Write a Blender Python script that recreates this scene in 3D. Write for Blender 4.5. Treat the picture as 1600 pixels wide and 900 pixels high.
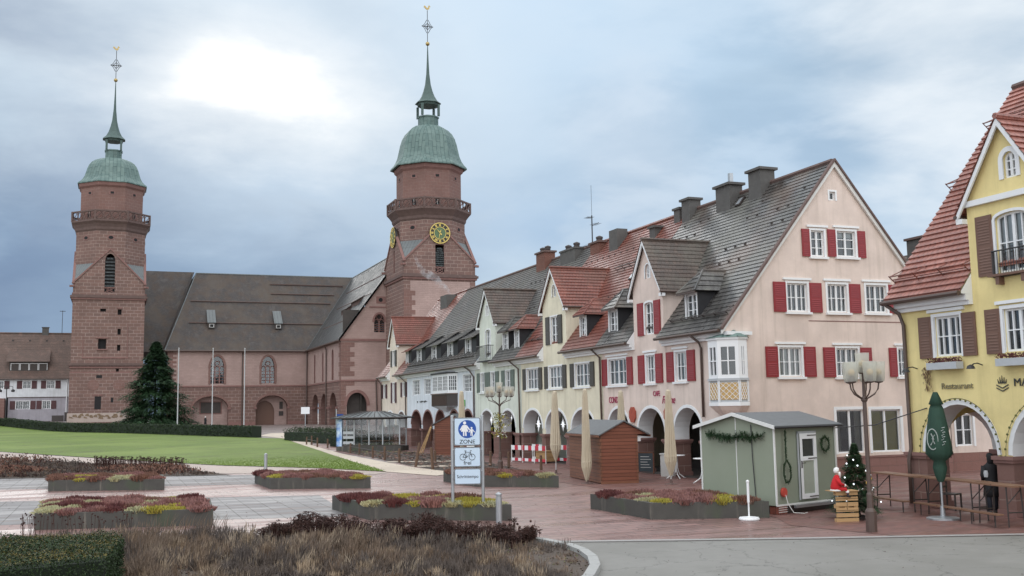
import bpy, math, random
from mathutils import Vector, Matrix
from mathutils.geometry import delaunay_2d_cdt
R_ = random.Random(7)
PI = math.pi
rad = math.radians
for o in list(bpy.data.objects): bpy.data.objects.remove(o)
scene = bpy.context.scene
COL = scene.collection

# ---------------------------------------------------------------- camera
cam_d = bpy.data.cameras.new('camera'); cam = bpy.data.objects.new('camera', cam_d); COL.objects.link(cam)
cam_d.lens = 36.0; cam_d.sensor_width = 36.0; cam_d.clip_end = 3000; cam_d.clip_start = .3
YAW, PITCH, ROLL = rad(21.2), rad(6.7), .017
F0 = Vector((math.sin(YAW), math.cos(YAW), 0)); R0 = Vector((math.cos(YAW), -math.sin(YAW), 0)); ZZ = Vector((0, 0, 1))
CF = math.cos(PITCH)*F0 + math.sin(PITCH)*ZZ; U0 = -math.sin(PITCH)*F0 + math.cos(PITCH)*ZZ
CU = math.cos(ROLL)*U0 + math.sin(ROLL)*R0; CR = math.cos(ROLL)*R0 - math.sin(ROLL)*U0
cam.matrix_world = Matrix(((CR.x, CU.x, -CF.x, 0), (CR.y, CU.y, -CF.y, 0), (CR.z, CU.z, -CF.z, 3.1), (0, 0, 0, 1)))
scene.camera = cam
scene.render.resolution_x = 1024; scene.render.resolution_y = 576

# ---------------------------------------------------------------- exposure
scene.view_settings.view_transform = 'Standard'; scene.view_settings.look = 'None'
scene.view_settings.exposure = 0.13; scene.view_settings.gamma = 1.0

# ---------------------------------------------------------------- sun behind thin cloud
SUN_AZ, SUN_EL = rad(6.8), rad(17.5)
SUND = Vector((math.sin(SUN_AZ)*math.cos(SUN_EL), math.cos(SUN_AZ)*math.cos(SUN_EL), math.sin(SUN_EL)))
sl = bpy.data.lights.new('sun', 'SUN'); sl.energy = .6; sl.angle = rad(32); sl.color = (1, .96, .9)
so = bpy.data.objects.new('sun', sl); COL.objects.link(so)
so.rotation_euler = SUND.to_track_quat('Z', 'Y').to_euler(); so.location = (0, 0, 80)

# ---------------------------------------------------------------- world
world = bpy.data.worlds.new('World'); scene.world = world; world.use_nodes = True
def build_world():
    nt = world.node_tree; N = nt.nodes; L = nt.links; N.clear()
    def n(t, **k):
        x = N.new(t)
        for a, b in k.items():
            if a.startswith('i'): x.inputs[int(a[1:])].default_value = b
            else: setattr(x, a, b)
        return x
    def m(op, a, b=None, c=None, clamp=False):
        x = N.new('ShaderNodeMath'); x.operation = op; x.use_clamp = clamp
        for i, v in enumerate((a, b, c)):
            if v is None: continue
            if isinstance(v, (int, float)): x.inputs[i].default_value = v
            else: L.new(v, x.inputs[i])
        return x.outputs[0]
    def mix(f, a, b, typ='MIX'):
        x = N.new('ShaderNodeMix'); x.data_type = 'RGBA'; x.blend_type = typ
        for i, v in ((0, f), (6, a), (7, b)):
            if isinstance(v, (int, float)): x.inputs[i].default_value = v
            elif isinstance(v, tuple): x.inputs[i].default_value = v
            else: L.new(v, x.inputs[i])
        return x.outputs[2]
    def ss(v, lo, hi):
        x = N.new('ShaderNodeMapRange'); x.interpolation_type = 'SMOOTHSTEP'; L.new(v, x.inputs[0])
        x.inputs[1].default_value = lo; x.inputs[2].default_value = hi; return x.outputs[0]
    tc = n('ShaderNodeTexCoord'); d = tc.outputs['Generated']
    sep = n('ShaderNodeSeparateXYZ'); L.new(d, sep.inputs[0])
    X, Y, Z = sep.outputs
    def dot(v):
        x = n('ShaderNodeVectorMath', operation='DOT_PRODUCT'); L.new(d, x.inputs[0]); x.inputs[1].default_value = v; return x.outputs['Value']
    zc = m('MAXIMUM', Z, 0.0); den = m('ADD', zc, .22)
    cmb = n('ShaderNodeCombineXYZ'); L.new(m('DIVIDE', X, den), cmb.inputs[0]); L.new(m('DIVIDE', Y, den), cmb.inputs[1])
    L.new(m('MULTIPLY', Z, 1.2), cmb.inputs[2])
    def noise(scale, detail, rough, off, dist=0):
        mp = n('ShaderNodeMapping'); L.new(cmb.outputs[0], mp.inputs[0]); mp.inputs[1].default_value = off
        x = n('ShaderNodeTexNoise'); L.new(mp.outputs[0], x.inputs['Vector']); x.inputs['Scale'].default_value = scale
        x.inputs['Detail'].default_value = detail; x.inputs['Roughness'].default_value = rough; x.inputs['Distortion'].default_value = dist
        return x.outputs[0]
    n1 = noise(.95, 7, .5, (3.1, 1.7, 0), .3); n2 = noise(.5, 3, .5, (9.3, 4.4, 2), .1)
    c = mix(ss(n1, .38, .62), (.34, .475, .62, 1), (.72, .835, .915, 1))
    c = mix(m('MULTIPLY', ss(n2, .52, .70), .55), c, (.42, .60, .84, 1))        # thin blue openings
    # broad parts of this sky: brighter upper left, heavy blue-grey bank low on the left
    def patch(v, lo, hi): return ss(dot(v), lo, hi)
    def pv(px, py):
        v = CF + CR*((px-800)/1600) + CU*((450-py)/1600); return tuple(v.normalized())
    n3 = noise(2.4, 6, .55, (5.5, 2.2, 1), .2)
    wobn = m('ADD', m('SUBTRACT', n1, .5), m('MULTIPLY', m('SUBTRACT', n3, .5), .6))
    def blob(px, py, lo, hi):
        return ss(m('ADD', dot(pv(px, py)), m('MULTIPLY', wobn, lo*lo*1.1)), math.cos(lo), math.cos(hi))
    c = mix(m('MULTIPLY', ss(n3, .44, .62), .5), c, (.74, .82, .89, 1))
    c = mix(m('MULTIPLY', blob(60, 480, .30, .04), .9), c, (.115, .195, .34, 1))
    c = mix(m('MULTIPLY', blob(420, 400, .26, .05), .55), c, (.25, .37, .52, 1))
    c = mix(m('MULTIPLY', blob(820, 470, .26, .05), .4), c, (.28, .41, .57, 1))
    c = mix(m('MULTIPLY', blob(1330, 320, .22, .03), .45), c, (.37, .51, .69, 1))
    c = mix(m('MULTIPLY', blob(1010, 60, .24, .04), .5), c, (.52, .69, .87, 1))
    c = mix(m('MULTIPLY', blob(1540, 10, .21, .03), .9), c, (.85, .9, .94, 1))
    c = mix(m('MULTIPLY', blob(1000, 230, .10, .02), .5), c, (.62, .70, .80, 1))
    # the sun behind thin cloud: one elliptical glare broken up by the cloud texture
    vx = Vector(pv(1400, 150)) - Vector(pv(400, 128)); g0 = Vector(pv(398, 124)); vx = (vx - g0*vx.dot(g0)).normalized(); vy = vx.cross(g0).normalized()
    uu = m('DIVIDE', dot(tuple(vx)), 1.75); vv = m('ADD', dot(tuple(vy)), m('MULTIPLY', dot(tuple(vx)), .12))
    rr_ = m('SQRT', m('ADD', m('MULTIPLY', uu, uu), m('MULTIPLY', vv, vv)))
    n4 = noise(5.5, 6, .6, (1.5, 7.2, 3), .3)
    rr_ = m('ADD', rr_, m('ADD', m('MULTIPLY', m('SUBTRACT', n3, .5), .10), m('MULTIPLY', m('SUBTRACT', n4, .5), .035)))
    front = ss(dot(tuple(g0)), .6, .9)
    def fall(r0, r1): return m('MULTIPLY', m('SUBTRACT', 1.0, ss(rr_, r0, r1)), front)
    c = mix(m('MULTIPLY', fall(.02, .22), .65), c, (.70, .79, .87, 1))
    c = mix(m('MULTIPLY', fall(.02, .10), .85), c, (.92, .95, .97, 1))
    c = mix(fall(.025, .055), c, (1.04, 1.04, 1.02, 1))
    # thin bright overcast overhead and behind
    up = m('MULTIPLY', ss(Z, .40, .85), 1.0)
    bk = ss(m('MULTIPLY', dot(tuple(F0)), -1.0), -.35, .75)
    g = m('ADD', 1.0, m('ADD', m('MULTIPLY', up, 1.0), m('MULTIPLY', bk, 1.35)))
    grey = mix(m('MAXIMUM', up, bk), c, (.66, .68, .70, 1))
    # below the horizon: dull ground tone
    fin = mix(ss(Z, -.06, -.01), (.2, .18, .17, 1), grey)
    sc = n('ShaderNodeVectorMath', operation='SCALE'); L.new(fin, sc.inputs[0]); L.new(m('MULTIPLY', g, 10.0), sc.inputs['Scale'])
    sky = n('ShaderNodeTexSky', sky_type='NISHITA', sun_disc=False, sun_elevation=SUN_EL, sun_rotation=SUN_AZ)
    cl = n('ShaderNodeVectorMath', operation='MINIMUM'); L.new(sky.outputs[0], cl.inputs[0]); cl.inputs[1].default_value = (9, 9, 9)
    tot = mix(.05, sc.outputs[0], cl.outputs[0])
    bg = n('ShaderNodeBackground'); L.new(tot, bg.inputs[0]); bg.inputs[1].default_value = .1
    out = n('ShaderNodeOutputWorld'); L.new(bg.outputs[0], out.inputs[0])
build_world()

# ---------------------------------------------------------------- materials
MATS = {}
class NT:
    def __init__(s, name):
        s.m = bpy.data.materials.new(name); s.m.use_nodes = True; s.t = s.m.node_tree; s.N = s.t.nodes; s.L = s.t.links
        s.b = s.N['Principled BSDF']; s.uv = s.N.new('ShaderNodeTexCoord').outputs['UV']
        s.ob = s.N[-1].outputs['Object']; MATS[name] = s.m
    def put(s, sock, v):
        if isinstance(v, tuple): sock.default_value = v if len(v) in (3, 4) and len(sock.default_value) == len(v) else v + (1,)
        elif isinstance(v, (int, float)): sock.default_value = v
        else: s.L.new(v, sock)
    def math(s, op, a, b=0., clamp=False):
        x = s.N.new('ShaderNodeMath'); x.operation = op; x.use_clamp = clamp; s.put(x.inputs[0], a); s.put(x.inputs[1], b); return x.outputs[0]
    def noise(s, scale, detail=4, rough=.55, vec=None, stretch=None, out=0):
        x = s.N.new('ShaderNodeTexNoise'); v = vec or s.ob
        if stretch:
            mp = s.N.new('ShaderNodeMapping'); s.L.new(v, mp.inputs[0]); mp.inputs[3].default_value = stretch; v = mp.outputs[0]
        s.L.new(v, x.inputs['Vector']); x.inputs['Scale'].default_value = scale; x.inputs['Detail'].default_value = detail
        x.inputs['Roughness'].default_value = rough; return x.outputs[out]
    def rng(s, v, a, b, c=0., d=1.):
        x = s.N.new('ShaderNodeMapRange'); x.interpolation_type = 'SMOOTHSTEP'; s.L.new(v, x.inputs[0])
        for i, q in enumerate((a, b, c, d)): x.inputs[i+1].default_value = q
        return x.outputs[0]
    def mix(s, f, a, b, typ='MIX'):
        x = s.N.new('ShaderNodeMix'); x.data_type = 'RGBA'; x.blend_type = typ
        s.put(x.inputs[0], f); s.put(x.inputs[6], a); s.put(x.inputs[7], b); return x.outputs[2]
    def brick(s, c1, c2, mort, bw, bh, ms, vec=None, off=.5, bias=0.):
        x = s.N.new('ShaderNodeTexBrick'); s.L.new(vec or s.uv, x.inputs['Vector']); x.offset = off
        s.put(x.inputs['Color1'], c1); s.put(x.inputs['Color2'], c2); s.put(x.inputs['Mortar'], mort)
        x.inputs['Scale'].default_value = 1; x.inputs['Mortar Size'].default_value = ms; x.inputs['Mortar Smooth'].default_value = .2
        x.inputs['Bias'].default_value = bias; x.inputs['Brick Width'].default_value = bw; x.inputs['Row Height'].default_value = bh
        return x.outputs[0], x.outputs[1]
    def bump(s, h, strength=.4, dist=.02):
        x = s.N.new('ShaderNodeBump'); x.inputs['Strength'].default_value = strength; x.inputs['Distance'].default_value = dist
        s.L.new(h, x.inputs['Height']); s.L.new(x.outputs[0], s.b.inputs['Normal'])
    def fin(s, col, rough=.8, spec=.5, metal=0):
        s.put(s.b.inputs['Base Color'], col); s.put(s.b.inputs['Roughness'], rough); s.b.inputs['Specular IOR Level'].default_value = spec
        s.b.inputs['Metallic'].default_value = metal; return s.m
def dk(c, f): return tuple(v*f for v in c)
def plain(name, c, rough=.6, var=.25, scale=6, metal=0, spec=.5):
    s = NT(name); f = s.noise(scale, 5); return s.fin(s.mix(f, dk(c, 1-var), dk(c, 1+var)), rough, spec, metal)
def plaster(name, c, dirt=.45):
    s = NT(name); a = s.noise(.8, 7, .65); st = s.noise(1.3, 6, .65, stretch=(2.2, 2.2, .13)); fine = s.noise(28, 3, .6)
    col = s.mix(s.rng(a, .3, .7), dk(c, .88), dk(c, 1.05)); g = (c[0]*.66, c[1]*.66, c[2]*.63)
    col = s.mix(s.math('MULTIPLY', s.rng(st, .46, .70), dirt), col, g)
    s.bump(fine, .35, .012); return s.fin(col, .9, .25)
def ashlar(name, c1, c2, mort, bw, bh, ms, rough=.85):
    s = NT(name); nz = s.noise(.35, 4, .6); fine = s.noise(9, 4, .65)
    wv = s.N.new('ShaderNodeVectorMath'); wv.operation = 'ADD'; s.L.new(s.uv, wv.inputs[0])
    sc = s.N.new('ShaderNodeVectorMath'); sc.operation = 'SCALE'; s.L.new(s.noise(2.2, 3, .5, out=1), sc.inputs[0]); sc.inputs['Scale'].default_value = .10
    s.L.new(sc.outputs[0], wv.inputs[1])
    col, f = s.brick(c1, c2, mort, bw, bh, ms, wv.outputs[0])
    col2, f2 = s.brick(dk(c1, .72), dk(c2, 1.2), mort, bw*1.0, bh, ms, wv.outputs[0], bias=-.2)
    col = s.mix(.5, col, col2)
    col = s.mix(s.rng(nz, .35, .7, 0, .55), col, dk(c1, .62)); col = s.mix(s.rng(fine, .5, .75, 0, .35), col, dk(c2, 1.15))
    s.bump(s.math('ADD', s.math('MULTIPLY', f, -1.), s.math('MULTIPLY', fine, .5)), .6, .04); return s.fin(col, rough, .3)
def tiles(name, c1, c2, moss, wet=.30, amount=.5, row=.24, tw=.2, streak=None):
    s = NT(name); a = s.noise(.7, 6, .65); b = s.noise(7, 4, .6)
    col, f = s.brick(c1, c2, dk(c1, .35), tw, row, .012)
    col = s.mix(s.math('MULTIPLY', s.rng(a, .42, .62), amount), col, moss)
    col = s.mix(s.rng(b, .48, .7, 0, .6), col, dk(c1, .5)); col = s.mix(s.rng(s.noise(.9, 5, .7, stretch=(1, 1, .4)), .52, .66, 0, .4), col, dk(c1, 1.5))
    if streak: col = s.mix(s.math('MULTIPLY', s.rng(s.noise(.25, 3, .5), .45, .65), .6), col, streak)
    r = s.N.new('ShaderNodeMapRange'); s.L.new(a, r.inputs[0]); r.inputs[1].default_value = .3; r.inputs[2].default_value = .7
    r.inputs[3].default_value = wet; r.inputs[4].default_value = wet+.25
    s.bump(s.math('ADD', s.math('MULTIPLY', f, -1.), s.math('MULTIPLY', b, .6)), .5, .02); return s.fin(col, r.outputs[0], .5)
def paving(name, c1, c2, joint, bw, bh, ms, wet=.25, wetr=.35, off=0., rust=None):
    s = NT(name); a = s.noise(.22, 5, .6); b = s.noise(2.5, 5, .65); st = s.noise(.6, 4, .6, stretch=(.25, 1.6, 1))
    col, f = s.brick(c1, c2, joint, bw, bh, ms, off=off)
    col = s.mix(s.rng(a, .4, .65, 0, .5), col, dk(c1, .72)); col = s.mix(s.rng(b, .5, .8, 0, .4), col, dk(c2, 1.25))
    if rust: col = s.mix(s.rng(st, .5, .75, 0, .5), col, rust)
    r = s.N.new('ShaderNodeMapRange'); r.interpolation_type = 'SMOOTHSTEP'; s.L.new(st, r.inputs[0]); r.inputs[1].default_value = .38; r.inputs[2].default_value = .62
    r.inputs[3].default_value = wet; r.inputs[4].default_value = wet+wetr
    s.bump(s.math('ADD', s.math('MULTIPLY', f, -.6), s.math('MULTIPLY', b, .5)), .35, .012); return s.fin(col, r.outputs[0], .5)
def leafmat(name, c, var=.5, rough=.6):
    s = NT(name); g = s.N.new('ShaderNodeNewGeometry').outputs['Random Per Island']; f = s.noise(1.8, 3)
    col = s.mix(g, dk(c, 1-var), dk(c, 1+var)); col = s.mix(s.rng(f, .35, .7, 0, .5), col, (c[0]*1.25, c[1]*1.05, c[2]*.8))
    return s.fin(col, rough, .3)
def glassmat(name):
    s = NT(name); s.N.remove(s.b); tr = s.N.new('ShaderNodeBsdfTransparent'); gl = s.N.new('ShaderNodeBsdfGlossy')
    tr.inputs[0].default_value = (.62, .66, .68, 1); gl.inputs['Roughness'].default_value = .03; gl.inputs[0].default_value = (.9, .93, .96, 1)
    fr = s.N.new('ShaderNodeFresnel'); fr.inputs[0].default_value = 1.55; mx = s.N.new('ShaderNodeMixShader')
    s.L.new(s.math('ADD', fr.outputs[0], .06), mx.inputs[0]); s.L.new(tr.outputs[0], mx.inputs[1]); s.L.new(gl.outputs[0], mx.inputs[2])
    s.L.new(mx.outputs[0], s.N['Material Output'].inputs[0]); return s.m
def emit(name, c, e):
    s = NT(name); s.b.inputs['Emission Color'].default_value = c+(1,); s.b.inputs['Emission Strength'].default_value = e; return s.fin(c, .5)

M = {}
M['stone'] = ashlar('stone_block', (.265, .16, .135), (.155, .10, .088), (.36, .27, .235), 1.15, .56, .042)
M['stone_smooth'] = ashlar('stone_dressed', (.265, .148, .125), (.20, .12, .104), (.32, .225, .195), .95, .5, .02)
M['stone_trim'] = plain('stone_trim', (.23, .125, .11), .85, .3, 2)
M['stone_dark'] = plain('stone_weathered', (.13, .085, .075), .85, .4, 2)
M['render_pink'] = ashlar('pink_rubble_render', (.47, .335, .30), (.42, .30, .27), (.39, .28, .25), .8, .28, .03)
M['stone_plinth'] = ashlar('plinth_stone', (.29, .15, .125), (.24, .13, .115), (.2, .12, .1), .9, .45, .012, .75)
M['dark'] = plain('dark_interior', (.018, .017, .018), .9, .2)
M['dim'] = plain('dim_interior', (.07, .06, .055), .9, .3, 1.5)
M['white'] = plain('white_paint', (.78, .79, .80), .5, .05)
M['offwhite'] = plain('off_white', (.68, .68, .66), .6, .08)
M['glass'] = glassmat('window_glass')
M['glass_clear'] = glassmat('clear_glass')
for n_ in M['glass_clear'].node_tree.nodes:
    if n_.type == 'BSDF_TRANSPARENT': n_.inputs[0].default_value = (.93, .95, .95, 1)
M['curtain'] = plain('curtain', (.42, .42, .41), .9, .15, 9)
M['yblind'] = plain('yellow_blind', (.50, .44, .12), .8, .1)
M['copper'] = None
def copper():
    s = NT('copper_patina'); a = s.noise(.8, 6, .65); st = s.noise(1., 5, .6, stretch=(1.3, 1.3, .14))
    col, f = s.brick((.17, .33, .29), (.12, .27, .25), (.07, .14, .13), .62, 1.9, .03, off=.37)
    v = s.N.new('ShaderNodeMapping'); s.L.new(s.uv, v.inputs[0]); v.inputs[2].default_value = (0, 0, PI/2)
    col, f = s.brick((.15, .215, .195), (.095, .155, .145), (.05, .09, .085), 1.9, .62, .05, v.outputs[0])
    col = s.mix(s.rng(a, .4, .7, 0, .45), col, (.21, .285, .26)); col = s.mix(s.rng(st, .5, .72, 0, .6), col, (.09, .13, .12))
    s.bump(f, .4, .03); return s.fin(col, .62, .4)
M['copper'] = copper()
M['copper_dark'] = plain('dark_copper', (.065, .105, .095), .6, .35, 3)
def zinc():
    s = NT('zinc_seam'); v = s.N.new('ShaderNodeMapping'); s.L.new(s.uv, v.inputs[0]); v.inputs[2].default_value = (0, 0, PI/2)
    col, f = s.brick((.12, .14, .145), (.10, .115, .12), (.035, .04, .042), 9, .55, .05, v.outputs[0], off=0)
    s.bump(f, .5, .04); return s.fin(s.mix(s.noise(1.2, 4), col, (.15, .16, .16)), .5)
M['zinc'] = zinc()
M['gold'] = plain('gilding', (.42, .31, .13), .35, .15, 5, metal=.8)
M['gilt_paint'] = plain('gilt_paint', (.72, .55, .15), .5, .1)
M['black_paint'] = plain('black_paint', (.02, .02, .02), .5)
M['green_enamel'] = plain('green_enamel', (.10, .16, .08), .6, .3)
M['slate_church'] = tiles('church_roof_tiles', (.085, .074, .07), (.06, .053, .051), (.115, .078, .056), .55, .5, .25, .3, streak=(.11, .085, .066))
M['slate_bright'] = tiles('church_roof_wet_tiles', (.10, .10, .10), (.065, .065, .067), (.12, .12, .115), .30, .5, .25, .3)
M['tile_grey'] = tiles('mossy_grey_tiles', (.095, .09, .085), (.042, .039, .037), (.15, .145, .125), .22, .8, streak=(.15, .095, .07)); MATS['mossy_grey_tiles']
M['tile_dull'] = tiles('dull_grey_tiles', (.085, .08, .076), (.045, .042, .04), (.13, .125, .11), .55, .75, streak=(.10, .075, .062))
M['tile_red'] = tiles('red_tiles', (.235, .078, .055), (.18, .055, .04), (.15, .08, .06), .33, .55)
M['tile_brown'] = tiles('brown_tiles', (.165, .085, .06), (.10, .06, .048), (.09, .085, .07), .42, .7)
M['tile_darkbrown'] = tiles('dark_brown_tiles', (.115, .078, .062), (.075, .058, .05), (.13, .12, .10), .42, .6)
M['tile_salmon'] = tiles('salmon_tiles', (.37, .155, .12), (.30, .12, .095), (.24, .11, .09), .33, .4)
M['tile_far'] = tiles('far_brown_tiles', (.155, .095, .075), (.12, .08, .065), (.10, .075, .065), .6, .5)
M['p_pink'] = plaster('pink_plaster', (.72, .60, .535))
M['p_cream'] = plaster('cream_plaster', (.75, .695, .545))
M['p_green'] = plaster('pale_green_plaster', (.68, .71, .63))
M['p_blue'] = plaster('bluish_white_plaster', (.70, .735, .785))
M['p_peach'] = plaster('peach_plaster', (.74, .64, .55))
M['p_yellow'] = plaster('yellow_plaster', (.80, .665, .32), .3)
M['p_white'] = plaster('white_plaster', (.74, .76, .79))
M['p_grey'] = plaster('lilac_grey_plaster', (.42, .40, .44))
M['sh_red'] = plain('maroon_shutter', (.25, .018, .023), .45, .12)
M['sh_dark'] = plain('dark_olive_shutter', (.055, .047, .038), .5, .15)
M['sh_green'] = plain('grey_green_shutter', (.115, .145, .12), .5, .15)
M['sh_brown'] = plain('brown_shutter', (.16, .085, .06), .5, .12)
M['sh_wine'] = plain('dark_wine_shutter', (.075, .018, .022), .5, .12)
M['metal_dark'] = plain('dark_metal', (.045, .035, .032), .5, .2)
M['bronze'] = plain('bronze_gutter', (.085, .055, .045), .45, .25)
M['steel'] = plain('galvanised_steel', (.42, .44, .46), .38, .15, 8, metal=.7)
M['pole_white'] = plain('pole_white', (.45, .46, .46), .5, .1)
M['iron'] = plain('iron', (.03, .03, .032), .5, .2)
M['slate_black'] = plain('black_slate', (.022, .022, .025), .6, .35, 4)
M['chim'] = plain('chimney_render', (.10, .095, .09), .85, .35, 3)
M['chim_brick'] = ashlar('chimney_brick', (.25, .10, .07), (.18, .08, .06), (.2, .15, .13), .25, .08, .012)
def wood(name, c, row=.14, rough=.5):
    s = NT(name); col, f = s.brick(dk(c, 1.15), dk(c, .85), dk(c, .3), 3.6, row, .010)
    gr = s.noise(3, 6, .6, stretch=(.6, .6, 14)); col = s.mix(s.rng(gr, .35, .7, 0, .5), col, dk(c, .68))
    s.bump(s.math('MULTIPLY', f, -1.), .6, .02); return s.fin(col, rough, .4)
M['hutwood'] = wood('stained_boards', (.20, .07, .042))
M['hutwood2'] = wood('stained_boards_brown', (.20, .085, .05))
M['rawwood'] = wood('raw_pallet_wood', (.46, .29, .14), .3, .8)
M['postwood'] = plain('post_wood', (.12, .07, .045), .8, .4, 12)
M['tablewood'] = wood('bar_top_wood', (.22, .12, .075), .3)
M['felt'] = plain('roof_felt', (.13, .135, .14), .75, .2, 5)
def panelgreen():
    s = NT('sage_panel'); a = s.noise(40, 3, .6); b = s.noise(1.2, 5, .6)
    s.bump(a, .3, .01); return s.fin(s.mix(b, (.235, .265, .20), (.29, .315, .25)), .8, .3)
M['sage'] = panelgreen()
M['canvas'] = plain('beige_canvas', (.52, .45, .34), .9, .12, 3)
M['canvas_green'] = plain('dark_green_canvas', (.022, .06, .04), .8, .25, 5)
M['concrete'] = None
def concrete():
    s = NT('weathered_concrete'); a = s.noise(2.2, 6, .65); st = s.noise(1.6, 5, .6, stretch=(2.2, 2.2, .25))
    col = s.mix(a, (.045, .044, .04), (.105, .098, .088)); col = s.mix(s.rng(st, .55, .72, 0, .7), col, (.20, .18, .15))
    col = s.mix(s.rng(s.noise(1.1, 4), .5, .7, 0, .6), col, (.06, .08, .045)); s.bump(a, .4, .02); return s.fin(col, .75, .35)
M['concrete'] = concrete()
M['kerb'] = plain('granite_kerb', (.33, .33, .32), .7, .25, 12)
M['soil'] = plain('soil', (.055, .042, .034), .95, .4, 5)
M['mulch'] = plain('mulch', (.085, .065, .052), .95, .5, 9)
M['pave_pink'] = paving('pink_pavers', (.285, .165, .148), (.195, .118, .106), (.075, .05, .045), .6, .4, .02, .26, .3, .5)
M['pave_red'] = paving('brick_red_pavers', (.225, .108, .092), (.15, .078, .068), (.11, .07, .06), .4, .2, .012, .34, .4, .5)
M['pave_grey'] = paving('grey_slabs', (.225, .215, .215), (.17, .16, .162), (.07, .065, .06), .6, .6, .018, .5, .3, 0., (.33, .25, .21))
M['pave_old'] = paving('brown_cobbles', (.21, .16, .145), (.165, .13, .12), (.08, .065, .06), .3, .2, .012, .35, .35, .5)
def flat(name, c1, c2, sc, rough, c3=None, bumpd=.01):
    s = NT(name); a = s.noise(sc, 6, .6); b = s.noise(sc*.12, 5, .6); f = s.noise(60, 2)
    col = s.mix(a, c1, c2); col = s.mix(s.rng(b, .42, .66, 0, .65), col, c3 or dk(c1, .75)); vo = s.N.new('ShaderNodeTexVoronoi'); vo.feature = 'DISTANCE_TO_EDGE'; vo.inputs['Scale'].default_value = .45; wv = s.N.new('ShaderNodeVectorMath'); wv.operation = 'ADD'; s.L.new(s.ob, wv.inputs[0]); s.L.new(s.noise(1.3, 5, .6, out=1), wv.inputs[1]); s.L.new(wv.outputs[0], vo.inputs[0]); col = s.mix(s.math('MULTIPLY', s.math('LESS_THAN', vo.outputs[0], .006), .5), col, dk(c1, .35)); s.bump(s.math('ADD', a, f), .4, bumpd)
    return s.fin(col, rough, .4)
M['asphalt'] = flat('asphalt', (.185, .18, .168), (.245, .237, .22), 3, .72, (.17, .165, .15))
M['gravelpath'] = flat('sand_path', (.50, .42, .34), (.58, .50, .41), 2, .8, (.44, .37, .30))
M['sandstrip'] = flat('pinkish_strip', (.40, .32, .28), (.46, .38, .33), 2, .7)
def lawn():
    s = NT('lawn'); a = s.noise(.5, 6, .65, stretch=(1, .5, 1)); b = s.noise(7, 5, .7); c = s.noise(.09, 4, .5)
    col = s.mix(s.rng(b, .3, .7), (.075, .12, .018), (.155, .215, .035)); col = s.mix(s.rng(a, .42, .68, 0, .6), col, (.11, .16, .035))
    col = s.mix(s.rng(c, .4, .65, 0, .55), col, (.20, .26, .06)); col = s.mix(s.rng(s.noise(.35, 6, .7), .5, .66, 0, .6), col, (.085, .10, .03))
    s.bump(b, .8, .05); return s.fin(col, .75, .3)
M['lawn'] = lawn()
M['hedge'] = leafmat('hedge_leaves', (.020, .038, .011), .6)
M['hedge_core'] = plain('hedge_core', (.012, .02, .010), .9, .3, 6)
M['hedge_tip'] = leafmat('hedge_lit_top_leaves', (.10, .085, .022), .4)  # ochre leaf colour stands in for light on the hedge top
M['fir'] = leafmat('fir_needles', (.022, .052, .022), .55)
M['bark'] = plain('bark', (.055, .04, .03), .9, .3, 8)
M['drygrass'] = leafmat('dry_grass', (.15, .112, .086), .45, .8)
M['drygrass3'] = leafmat('dry_grass_straw', (.27, .215, .16), .35, .8)
M['drygrass2'] = leafmat('dry_grass_grey', (.095, .078, .07), .45, .8)
M['sedum'] = leafmat('dark_sedum', (.050, .024, .020), .5, .8)
M['greentuft'] = leafmat('green_tuft', (.12, .13, .04), .4)
M['h_maroon'] = leafmat('heather_maroon', (.125, .045, .045), .45)
M['h_pink'] = leafmat('heather_pink', (.26, .135, .125), .4)
M['h_yellow'] = leafmat('heather_yellow', (.36, .32, .06), .35)
M['h_pale'] = leafmat('heather_pale', (.40, .39, .24), .3)
M['h_brown'] = leafmat('heather_brown', (.19, .10, .075), .4)
M['sign_blue'] = plain('sign_blue', (.012, .075, .33), .4, .05)
M['sign_white'] = plain('sign_white', (.55, .67, .79), .4, .04)
M['sign_black'] = plain('sign_black', (.015, .017, .02), .4)
M['letter_dark'] = plain('letter_dark', (.05, .05, .045), .5)
M['letter_soft'] = plain('letter_soft_grey', (.24, .21, .12), .6)
M['emblem_grey'] = plain('emblem_grey', (.38, .42, .40), .7)
M['letter_red'] = plain('letter_wine', (.36, .03, .09), .5)
M['sign_oval'] = plain('red_sign', (.36, .07, .04), .6, .35, 9)
M['bulb'] = emit('warm_bulb', (1., .55, .2), 6)
M['starlight'] = emit('star_light', (.95, .97, 1.), .35)
M['led'] = emit('fairy_light', (.9, .95, 1.), 1.5)
M['frost'] = plain('frosted_glass_shade', (.60, .60, .56), .35, .08)
M['frost_warm'] = plain('cream_glass_shade', (.60, .42, .20), .35, .1)
M['skin'] = plain('skin', (.45, .27, .2), .6, .1)
M['coat_black'] = plain('black_coat', (.012, .012, .014), .8, .3)
M['trouser'] = plain('dark_trousers', (.02, .024, .035), .8, .3)
M['santa_red'] = plain('red_felt', (.5, .015, .02), .9, .12)
M['fluff'] = plain('white_fluff', (.75, .74, .72), .95, .1)
M['ore_glass'] = plain('amber_glass', (.62, .38, .07), .25, .2)
M['poster'] = None
def poster():
    s = NT('blue_poster'); a = s.noise(1.6, 4, .6); return s.fin(s.mix(s.rng(a, .4, .6), (.10, .25, .62), (.60, .72, .85)), .3)
M['poster'] = poster()
M['orange_orn'] = plain('orange_panel', (.50, .33, .13), .6, .2, 6)
M['panel_grey'] = plain('grey_panel', (.44, .46, .48), .5, .1)
M['chalk'] = plain('chalkboard', (.05, .065, .075), .6, .3)
M['stripe_red'] = plain('stripe_red', (.5, .03, .05), .5)
M['green_sign'] = plain('green_sign', (.08, .42, .10), .4)
M['rock'] = plain('stone_relief', (.20, .14, .09), .9, .5, 2)

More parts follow.
